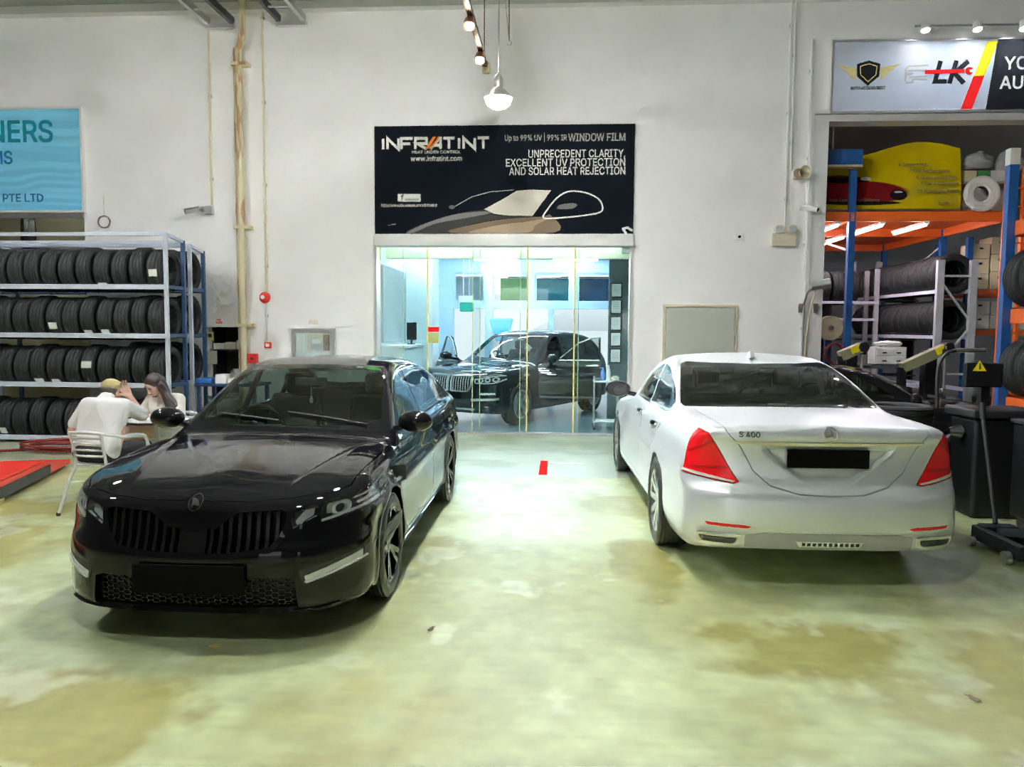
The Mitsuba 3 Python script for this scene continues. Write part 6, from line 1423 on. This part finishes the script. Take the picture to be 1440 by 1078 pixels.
def bill(p, n, uv):
    """flat print of the banner: yellow ground, dark red car with its black window and shadow"""
    x, z = p.x * 1.05 + .02, p.z + .06
    def inside(cx, cz, rx, rz): return smoothstep(1.06, .94, dr.sqrt(dr.square((x - cx) / rx) + dr.square((z - cz) / rz)))
    c = mi.Color3f(.56, .42, .005)
    c = mix(c, (.36, .30, .03), smoothstep(.5, .75, fbm(x * 2.2, z * 2.2, 0)) * .6)
    low = smoothstep(5.25, 5.15, x) * 0
    bodyc = dr.maximum(inside(4.98, 4.02, .92, .20), inside(4.75, 4.16, .55, .15))
    c = mix(c, (.16, .010, .012), dr.clip(bodyc, 0, 1))
    c = mix(c, (.012, .010, .012), dr.maximum(inside(4.85, 4.23, .40, .055), dr.maximum(inside(5.74, 3.98, .14, .09), inside(5.05, 3.85, .72, .035))))
    c = mix(c, (.55, .55, .55), dr.maximum(inside(5.74, 4.03, .07, .018), inside(5.2, 4.25, .09, .03)))
    return c
matte('banner_yellow', proc(bill))
yb = thing('yellow_banner', 'creased yellow banner with a dark red car printed on it, on the orange storeroom deck', 'banner')
part(yb, 'sheet', cloth_patch(4.06, 6.42, 3.68, 4.67, 12.95, .10), 'banner_yellow', smooth=60)
part(yb, 'rod', cyl((4.15, 12.93, 3.67), (6.40, 12.93, 3.67), .02, 10), 'steel'); part(yb, 'top_cord', cyl((4.12, 13.07, 4.6), (4.12, 13.07, 5.3), .006, 6), 'steel'); part(yb, 'top_cord', cyl((6.38, 13.07, 4.6), (6.38, 13.07, 5.3), .006, 6), 'steel')
for i, (s, x, z) in enumerate((('6 Support Hub', 5.68, 4.42), ('7 Film Performance', 5.86, 4.32), ('8 Glass protection', 5.98, 4.22), ('9 Car Accessories', 6.06, 4.12), ('10 Headlight Polish', 6.0, 4.00), ('Auto Care Exterior Defense', 4.55, 3.86), ('SUPER', 6.36, 3.80))):
    part(yb, 'lettering', stand(text(s, .05, .003, True, 'l', min(.035 * len(s), .8)), x / 1.05 - .02, 12.885, z - .06), 'print_brown')
# things stored on the deck
cw = thing('hose_ring', 'large pale coiled ring lying upright on the orange deck right of the yellow banner', 'coil')
rx_, rz_ = 6.62, 3.91
for i, r in enumerate((.24, .20, .16)):
    t = np.linspace(0, 2 * PI, 49)[:-1]; part(cw, 'coil', tube(np.stack([rx_ + r * np.cos(t), 12.72 + .01 * i + .0 * t, rz_ - .02 + r * 1.0 * np.sin(t)], 1), .042, 10, True), 'paper', smooth=60)
def lumpy(c, r, seed, m, label, cat='bag', name='plastic_bag'):
    tm = trimesh.creation.icosphere(3, 1.0); v = np.array(tm.vertices); v *= (1 + .55 * (meshkit.fbm(v * 2.3 + seed * 7, 3, seed) - .5))[:, None]; v = v * r; v[:, 2] = np.maximum(v[:, 2], -r[2] * .75); tm.vertices = v + c
    return single(name, tm, m, label, cat, smooth=60)
gloss('bag_grey', (.30, .31, .31), .25); gloss('bag_green', (.06, .26, .07), .3)
lumpy(np.array([6.75, 13.15, 4.47]), np.array([.24, .15, .16]), 1, 'bag_grey', 'grey plastic bag on the heap right of the yellow banner, topmost')
lumpy(np.array([7.24, 13.15, 4.45]), np.array([.20, .15, .22]), 2, 'bag_grey', 'grey plastic bag at the right end of the deck')
lumpy(np.array([6.78, 13.25, 3.84]), np.array([.22, .18, .22]), 3, 'carton_white', 'white sack behind the pale ring on the deck', 'sack', 'sack')
lumpy(np.array([7.12, 13.05, 3.80]), np.array([.16, .15, .20]), 4, 'carton_white', 'white sack right of the pale ring on the deck', 'sack', 'sack')
for x0, x1, z0, z1, m, l in ((6.50, 6.70, 4.14, 4.32, 'carton_cream', 'cream box on the heap over the pale ring'), (6.72, 6.90, 4.14, 4.32, 'bag_green', 'green box on the heap over the pale ring'), (6.92, 7.14, 4.14, 4.32, 'carton_white', 'white box right of the green box on the heap')):
    single('carton', rbx(x0, x1, 13.05, 13.35, z0, z1, .008), m, l, 'box')
pl = single('plank', bx(6.48, 7.3, 13.0, 13.5, 4.10, 4.135), 'carton_dark', 'board lying across the sacks on the deck', 'board')
lumpy(np.array([6.45, 14.4, 3.86]), np.array([.5, .4, .26]), 6, 'store_dark', 'dark sheeted heap behind the yellow banner', 'cover', 'dust_sheet')
# grey tyre rack with big tyres along the storeroom
gr = thing('tyre_rack', 'grey bolted tyre rack standing in the storeroom', 'rack')
GX0, GX1, GY0, GY1 = 6.22, 6.75, 13.1, 16.9
for y, top in ((GY0, 2.88), (GY1, 3.18)):
    for x in (GX0, GX1):
        part(gr, 'upright', bx(x - .055, x + .055, y - .04, y + .04, 0, top), 'rack_grey'); part(gr, 'foot', bx(x - .08, x + .08, y - .07, y + .07, 0, .012), 'rack_grey')
        for z in np.arange(.3, top - .1, .3): pass
    for z in (2.62, 1.0): part(gr, 'tie', bar((GX0, y, z), (GX1, y, z), .035, .035), 'rack_grey')
    part(gr, 'diagonal', bar((GX0, y, 2.55), (GX1, y, 1.85), .035, .03), 'rack_grey'); part(gr, 'diagonal', bar((GX1, y, 1.8), (GX0, y, 1.1), .035, .03), 'rack_grey')
for z in (2.38, 1.62, .75):
    for x in (GX0 + .02, GX1 - .02): part(gr, 'beam', bx(x - .025, x + .025, GY0, GY1, z - .04, z + .02), 'rack_pale')
S3 = (.335, .235, .21)
for r, z in enumerate((2.38, 1.62)):
    for i in range(14):
        tyre(6.485, GY0 + .20 + i * .255, z + .282, S3, f'large tyre on the {("upper", "lower")[r]} level of the grey storeroom rack, {ORD[i]} from front', f'tyres on the {("upper", "lower")[r]} level of the grey storeroom rack', 90)
# shelf of cartons on the right, ladder
cs = thing('carton_rack', 'pallet rack with orange beams holding cartons on the right of the storeroom', 'rack')
for x in (7.30, 8.55):
    for y in (14.35, 15.5): part(cs, 'post', bx(x - .045, x + .045, y - .045, y + .045, 0, 3.4), 'rack_royal')
for z in (2.46, 1.74):
    for y in (14.35, 15.5): part(cs, 'beam', bx(7.30, 8.55, y - .03, y + .03, z - .10, z), 'rack_orange')
    part(cs, 'shelf_board', bx(7.30, 8.55, 14.35, 15.5, z, z + .02), 'carton_dark')
n = 0
for (x0, w, zs, zb, m) in ((7.37, .30, (0, .27, .54), 2.481, 'carton_cream'), (7.70, .32, (0, .31, .62), 2.481, 'carton_cream'), (8.06, .32, (0, .30, .60, .90), 2.481, 'carton_cream'), (7.38, .34, (0, .25), 1.761, 'carton_white'), (7.74, .34, (0, .25), 1.761, 'carton_white'), (8.10, .34, (0, .25), 1.761, 'carton_white')):
    for j, dz in enumerate(zs):
        h = (zs[1] - zs[0]) - .005
        col = {7.37: 'left', 7.70: 'middle', 8.06: 'right', 7.38: 'left', 7.74: 'middle', 8.10: 'right'}[x0]
        k = thing('carton', f'{"cream" if m == "carton_cream" else "white"} carton, {("bottom", "second", "third", "fourth")[j]} of the {col} stack on the {"upper" if zb > 2 else "lower"} orange shelf', 'box', f'{"cream" if m == "carton_cream" else "white"} cartons on the orange shelves')
        part(k, 'body', rbx(x0, x0 + w, 14.37, 14.8, zb + dz, zb + dz + h, .006), m); part(k, 'hand_hole', bx(x0 + w * .4, x0 + w * .6, 14.366, 14.38, zb + dz + h * .62, zb + dz + h * .76), 'ink')
for i, (x0, x1, h, m, l) in enumerate(((5.45, 5.9, .34, 'carton_cream', 'cream'), (6.10, 6.6, .42, 'carton_white', 'white'), (7.12, 7.42, .5, 'carton_cream', 'tall cream'))):
    single('carton', rbx(x0, x1, 17.62, 18.1, 2.403, 2.403 + h, .008), m, f'{l} carton on the far shelf behind the grey tyre rack', 'box')
fs = thing('far_shelf', 'dark shelf along the far end of the storeroom', 'shelf')
for z in (2.37, 1.5, .7): part(fs, 'board', bx(4.6, 7.9, 17.55, 18.3, z, z + .03), 'store_dark')
for x in (4.65, 6.025, 7.85): part(fs, 'post', bx(x - .018, x + .018, 17.6, 18.2, 0, 2.6), 'store_dark')
la = thing('ladder', 'orange ladder leaning upright at the right of the storeroom', 'ladder')
for x in (6.90, 7.16): part(la, 'rail', bar((x - .0, 12.58, 0), (x + .0, 12.54, 4.3), .05, .07, (0, 1, 0)), 'rack_orange')
for i in range(14): part(la, 'rung', cyl((6.90, 12.575 - .003 * i, .3 + i * .28), (7.16, 12.575 - .003 * i, .3 + i * .28), .015, 8), 'rack_orange')
# hose reel, disc and dark tyres by the left jamb
hr = thing('hose_reel', 'round beige reel disc with red hose at the left inside the storeroom', 'hose reel')
part(hr, 'disc', cyl((4.38, 12.78, 1.75), (4.38, 12.86, 1.75), .20, 32), 'carton_cream'); part(hr, 'hub', cyl((4.38, 12.74, 1.75), (4.38, 12.9, 1.75), .04, 16), 'steel')
t = np.linspace(0, 8 * PI, 120); part(hr, 'hose', tube(np.stack([4.44 + .14 * np.cos(t), 12.70 + .0 * t + .012 * t / 3, 1.34 + .16 * np.sin(t)], 1), .016, 8), 'hose_red', smooth=60)
part(hr, 'stand', bx(4.33, 4.43, 12.87, 12.95, 0, 1.80), 'rack_royal')
for i, (x, z, l) in enumerate(((4.40, 2.66, 'upper'), (4.40, 2.06, 'lower'))): pass
ls = thing('side_shelf', 'dark shelf with tyres beside the left jamb inside the storeroom', 'shelf')
for z in (2.28, 1.95): part(ls, 'beam', bx(4.06, 6.1, 15.2, 15.26, z - .05, z), 'rack_pale'); part(ls, 'beam', bx(4.06, 6.1, 15.7, 15.76, z - .05, z), 'rack_pale')
for x in (4.1, 6.06):
    for y in (15.23, 15.73): part(ls, 'post', bx(x - .04, x + .04, y - .03, y + .03, 0, 2.9), 'rack_grey')
for i in range(6): tyre(4.30 + i * .26, 15.48, 2.28 + .262, S3, f'black tyre on the shelf by the left storeroom jamb, {ORD[i]} from the left', 'tyres beside the left jamb of the storeroom', 0)
for i in range(2): tyre(5.62 , 13.35 + i * .255, 2.55 - .0, S3, ('black tyre hung on the blue post, nearer one', 'black tyre hung on the blue post, farther one')[i], None, 90) if False else None
# white drawer box on the machine side
db = thing('drawer_box', 'white box of small drawers on a dark bench in the storeroom', 'drawer unit')
part(db, 'case', rbx(5.03, 5.52, 12.6, 12.9, 1.17, 1.45, .008), 'carton_white')
for i in range(2):
    k = part(db, 'drawer', rbx(5.05, 5.50, 12.585, 12.62, 1.185 + i * .13, 1.295 + i * .13, .005), 'white_plastic')
    for x in (5.17, 5.39): part(k, 'handle', bx(x - .03, x + .03, 12.57, 12.588, 1.22 + i * .13, 1.24 + i * .13), 'black_matte')
bn_ = thing('work_bench', 'dark steel bench carrying the white drawer box in the storeroom', 'bench')
part(bn_, 'top', bx(4.75, 6.1, 12.5, 13.0, 1.11, 1.16), 'store_dark')
for x in (4.80, 6.05):
    for y in (12.55, 12.95): part(bn_, 'leg', bx(x - .03, x + .03, y - .03, y + .03, 0, 1.11), 'store_dark')
lumpy(np.array([5.28, 12.75, 1.50]), np.array([.22, .10, .05]), 9, 'carton_white', 'pale cloth lying on the white drawer box', 'cloth', 'rag')

# near rack at the right edge of the frame
nr = thing('tyre_rack', 'blue post rack with orange beams and tyres at the right edge of the frame', 'rack')
for x, y in ((5.0, 9.0), (6.0, 9.0), (5.0, 6.6), (6.0, 6.6)):
    part(nr, 'post', bx(x - .05, x + .05, y - .045, y + .045, 0, 3.56), 'rack_royal'); part(nr, 'cap', bx(x - .055, x + .055, y - .05, y + .05, 3.56, 3.74), 'carton_white'); part(nr, 'foot', bx(x - .08, x + .08, y - .08, y + .08, 0, .012), 'rack_royal')
for z in (2.87, 1.89, .90):
    for y in (9.07, 6.53): part(nr, 'beam', bx(4.98, 6.02, y - .03, y + .03, z - .09, z + .09), 'rack_orange')
    for x in (5.06, 5.94): part(nr, 'beam', bx(x - .025, x + .025, 6.6, 8.95, z - .09, z + .07), 'rack_orange')
for r, z in enumerate((1.89, .90)):
    for i in range(7): tyre(5.22, 8.78 - i * .295, z + .335 + .075, S3, f'black tyre on the {("middle", "lowest")[r]} beam of the right edge rack, {ORD[i]} from the far end', 'tyres in the right edge rack', 90)

# the dark coupe parked across, beyond the silver saloon
COUPE = dict(BLACK); COUPE.update(h=.03, voids={}, panels={}, panes=dict(BLACK['panes']))
MC = T().translate([5.82, 9.95, 0]).rotate([0, 0, 1], 180 - 15).scale([.88, .88, .86])
CC = thing('car', 'black low car standing across the storeroom opening, behind the silver saloon', 'car')
Cb, shell, panels, glass = build_sedan(COUPE, CC, MC, 'black_paint')
dress(Cb, CC, MC, [('body', shell, 'black_paint')]); add_glass(CC, Cb, MC, glass, 'privacy_glass', 'privacy_glass')
for x in BLACK['axles']:
    for sgn in (1, -1): wheel_parts(CC, MC @ T().translate([x, sgn * .785, .325]).rotate([0, 0, 1], 0 if sgn > 0 else 180), 'gloss_black', .325, .225, .238, 5, 'double')
mirror_parts(CC, MC, 1.545, .90, 1.03, 'gloss_black')
part(CC, 'number_plate', rbx(-.02, -.01, -.26, .26, .38, .49, .004), 'plate_black', MC)

# tyre changers and other dark machines in the right foreground
gloss('machine_black', (.006, .007, .008), .42, 1.3); gloss('arm_olive', (.20, .20, .11), .3); matte('sticker_yellow', (.80, .66, .02)); gloss('machine_grey', (.018, .02, .022), .25, 1.4)
def tyre_changer(x, y, rz, label, arm):
    k = thing('tyre_changer', label, 'machine'); MM = T().translate([x, y, 0]).rotate([0, 0, 1], rz)
    part(k, 'cabinet', rbx(-.38, .38, -.30, .40, .05, .62, .04), 'machine_black', MM); part(k, 'plinth', bx(-.34, .34, -.26, .36, 0, .06), 'black_matte', MM)
    part(k, 'turntable', trimesh.util.concatenate([cyl((0, .0, .62), (0, .0, .70), .10, 24), cyl((0, 0, .70), (0, 0, .73), .26, 32)]), 'machine_grey', MM)
    for i in range(4):
        a = i * PI / 2 + .4; part(k, 'jaw', bar((.10 * math.cos(a), .10 * math.sin(a), .745), (.24 * math.cos(a), .24 * math.sin(a), .745), .05, .04), 'steel', MM)
    part(k, 'column', rbx(-.09, .09, .38, .56, .05, 1.42, .02), 'machine_black', MM)
    part(k, 'mount_arm', rbx(-.05, .05, -.05, .5, 1.36, 1.45, .015), 'machine_black', MM); part(k, 'mount_rod', cyl((0, -.02, .85), (0, -.02, 1.5), .025, 14), 'steel', MM); part(k, 'mount_head', rbx(-.05, .06, -.08, .03, .80, .88, .02), 'steel', MM)
    part(k, 'pedal', rbx(-.30, -.20, -.42, -.28, .05, .08, .01), 'black_matte', MM); part(k, 'pedal', rbx(-.05, .05, -.42, -.28, .05, .08, .01), 'black_matte', MM)
    p, q = arm; ak = part(k, 'helper_arm', bar(p, q, .16, .14), 'arm_olive', MM)
    d = np.array(q) - np.array(p); d = d / np.linalg.norm(d); c = np.array(q) - d * .13
    part(ak, 'warning_label', bar(c - d * .07 + np.array([0, -.082, .02]), c + d * .07 + np.array([0, -.082, .02]), .008, .10), 'sticker_yellow', MM); part(ak, 'end_cap', cyl(np.array(q) + (0, -.09, 0), np.array(q) + (0, .09, 0), .075, 20), 'machine_black', MM)
    part(k, 'arm_post', bar((p[0], p[1], .3), p, .10, .10, (0, 1, 0)), 'machine_black', MM)
    return k
tyre_changer(4.42, 11.55, 0, 'black tyre changer with an olive arm, left one of the two before the storeroom', ((-.33, -.05, 1.33), (-.02, -.05, 1.47)))
tyre_changer(5.55, 11.45, 0, 'black tyre changer with an olive arm, right one of the two before the storeroom', ((-.57, .05, 1.17), (.05, .05, 1.47)))
wbz = thing('wheel_balancer', 'black wheel balancer with a silver bar and a yellow warning triangle', 'machine')
part(wbz, 'cabinet', rbx(3.74, 4.30, 7.1, 7.55, .0, .92, .04), 'machine_black'); part(wbz, 'tray', rbx(3.70, 4.34, 7.06, 7.6, .92, 1.0, .02), 'machine_grey')
part(wbz, 'shaft', cyl((3.90, 7.3, .78), (3.65, 7.3, .78), .03, 16), 'steel'); part(wbz, 'cone', cyl((3.71, 7.3, .78), (3.61, 7.3, .78), .07, 20, .03), 'machine_steel')
part(wbz, 'guard_hoop', tube(arc([(3.60, 7.52, .97), (3.60, 7.54, 1.32), (3.66, 7.54, 1.48), (3.78, 7.54, 1.525), (4.0, 7.54, 1.525)]), .016, 10), 'machine_grey', smooth=60); part(wbz, 'grab_bar', cyl((3.76, 7.54, 1.525), (4.03, 7.54, 1.525), .022, 14), 'steel')
part(wbz, 'display_post', bx(3.98, 4.06, 7.48, 7.56, .98, 1.40), 'machine_black'); part(wbz, 'display', rbx(3.80, 4.14, 7.42, 7.48, 1.18, 1.41, .015), 'machine_black')
tri = Polygon([(3.86, 1.335), (3.98, 1.335), (3.92, 1.435)]); part(wbz, 'warning_triangle', as_tm(prism(tri, 'side', 7.412, 7.42)), 'sticker_yellow'); part(wbz, 'triangle_mark', as_tm(prism(Polygon([(3.912, 1.352), (3.928, 1.352), (3.924, 1.405), (3.916, 1.405)]), 'side', 7.409, 7.413)), 'ink')
cb = thing('tool_cabinet', 'black roller tool cabinet at the right edge of the frame', 'cabinet')
part(cb, 'case', rbx(3.9, 4.6, 6.35, 6.80, .12, .92, .015), 'machine_black'); part(cb, 'worktop', rbx(3.88, 4.62, 6.33, 6.82, .92, .96, .01), 'machine_grey')
for i in range(5):
    k = part(cb, 'drawer', rbx(3.93, 4.57, 6.335, 6.37, .16 + i * .15, .29 + i * .15, .006), 'machine_black'); part(k, 'handle', bx(4.0, 4.5, 6.322, 6.336, .265 + i * .15, .28 + i * .15), 'steel')
for x in (3.98, 4.52):
    for y in (6.42, 6.73): part(cb, 'caster', cyl((x - .02, y, .06), (x + .02, y, .06), .06, 14), 'black_matte')
jk = thing('trolley_jack', 'black trolley jack with a bright handle on the floor by the right edge', 'jack')
part(jk, 'frame', trimesh.util.concatenate([rbx(3.30, 3.36, 5.6, 6.25, .05, .16, .01), rbx(3.56, 3.62, 5.6, 6.25, .05, .16, .01), rbx(3.33, 3.59, 6.1, 6.22, .06, .18, .01)]), 'machine_black')
part(jk, 'lift_arm', bar((3.46, 6.1, .14), (3.46, 5.66, .24), .09, .06), 'machine_grey'); part(jk, 'saddle', cyl((3.46, 5.66, .25), (3.46, 5.66, .29), .06, 20), 'steel'); part(jk, 'handle', cyl((3.46, 6.2, .18), (3.62, 6.75, .95), .018, 12), 'machine_black'); part(jk, 'handle_tip', cyl((3.62, 6.75, .95), (3.65, 6.84, 1.08), .024, 12), 'machine_black')
for x in (3.27, 3.65):
    part(jk, 'wheel', cyl((x - .02, 5.7, .05), (x + .02, 5.7, .05), .05, 16), 'steel'); part(jk, 'wheel', cyl((x - .02, 6.18, .04), (x + .02, 6.18, .04), .04, 16), 'steel')
for i in range(4):
    k = thing('tyre', f'black tyre lying flat in the floor stack behind the jack, {("lowest", "second", "third", "topmost")[i]}', 'tyre', 'flat stack of tyres at the right edge')
    part(k, None, TYRES[S3], 'tyre_rubber', T().translate([3.32, 7.75, .122 + i * .246]).rotate([0, 1, 0], 90))
for i in range(4):
    k = thing('tyre', f'black tyre lying flat in the stack beside the tool cabinet, {("lowest", "second", "third", "topmost")[i]}', 'tyre', 'flat stack of tyres beside the tool cabinet')
    part(k, None, TYRES[S3], 'tyre_rubber', T().translate([4.98, 6.0, .122 + i * .246]).rotate([0, 1, 0], 90))

# scraps on the floor
gloss('leaf_yellow', (.55, .45, .10), .4); gloss('leaf_brown', (.16, .12, .06), .4)
for px, py, m, l, a in ((-1.819, 3.826, 'leaf_yellow', 'dry yellow leaf on the floor in front of the black sedan', .4), (-0.719, 4.149, 'leaf_brown', 'dry brown leaf on the floor right of the black sedan', 1.2), (1.925, 3.549, 'leaf_brown', 'small brown scrap on the floor at the lower right', 2.0)):
    o = np.array([[math.cos(t) * .030 * (1 - .25 * math.cos(t)), math.sin(t) * .012, .004 + .006 * math.cos(2 * t)] for t in np.linspace(0, 2 * PI, 17)[:-1]])
    tm = as_tm(m3.Manifold.hull_points(np.vstack([o, o + [0, 0, .003]]).tolist())); tm.apply_transform(trimesh.transformations.rotation_matrix(a, [0, 0, 1])); tm.apply_translation([px, py, .001])
    k = thing('dry_leaf', l, 'leaf'); part(k, 'blade', tm, m); part(k, 'stalk', bar((px + .02 * math.cos(a), py + .02 * math.sin(a), .006), (px + .045 * math.cos(a), py + .045 * math.sin(a), .004), .003, .003), m)
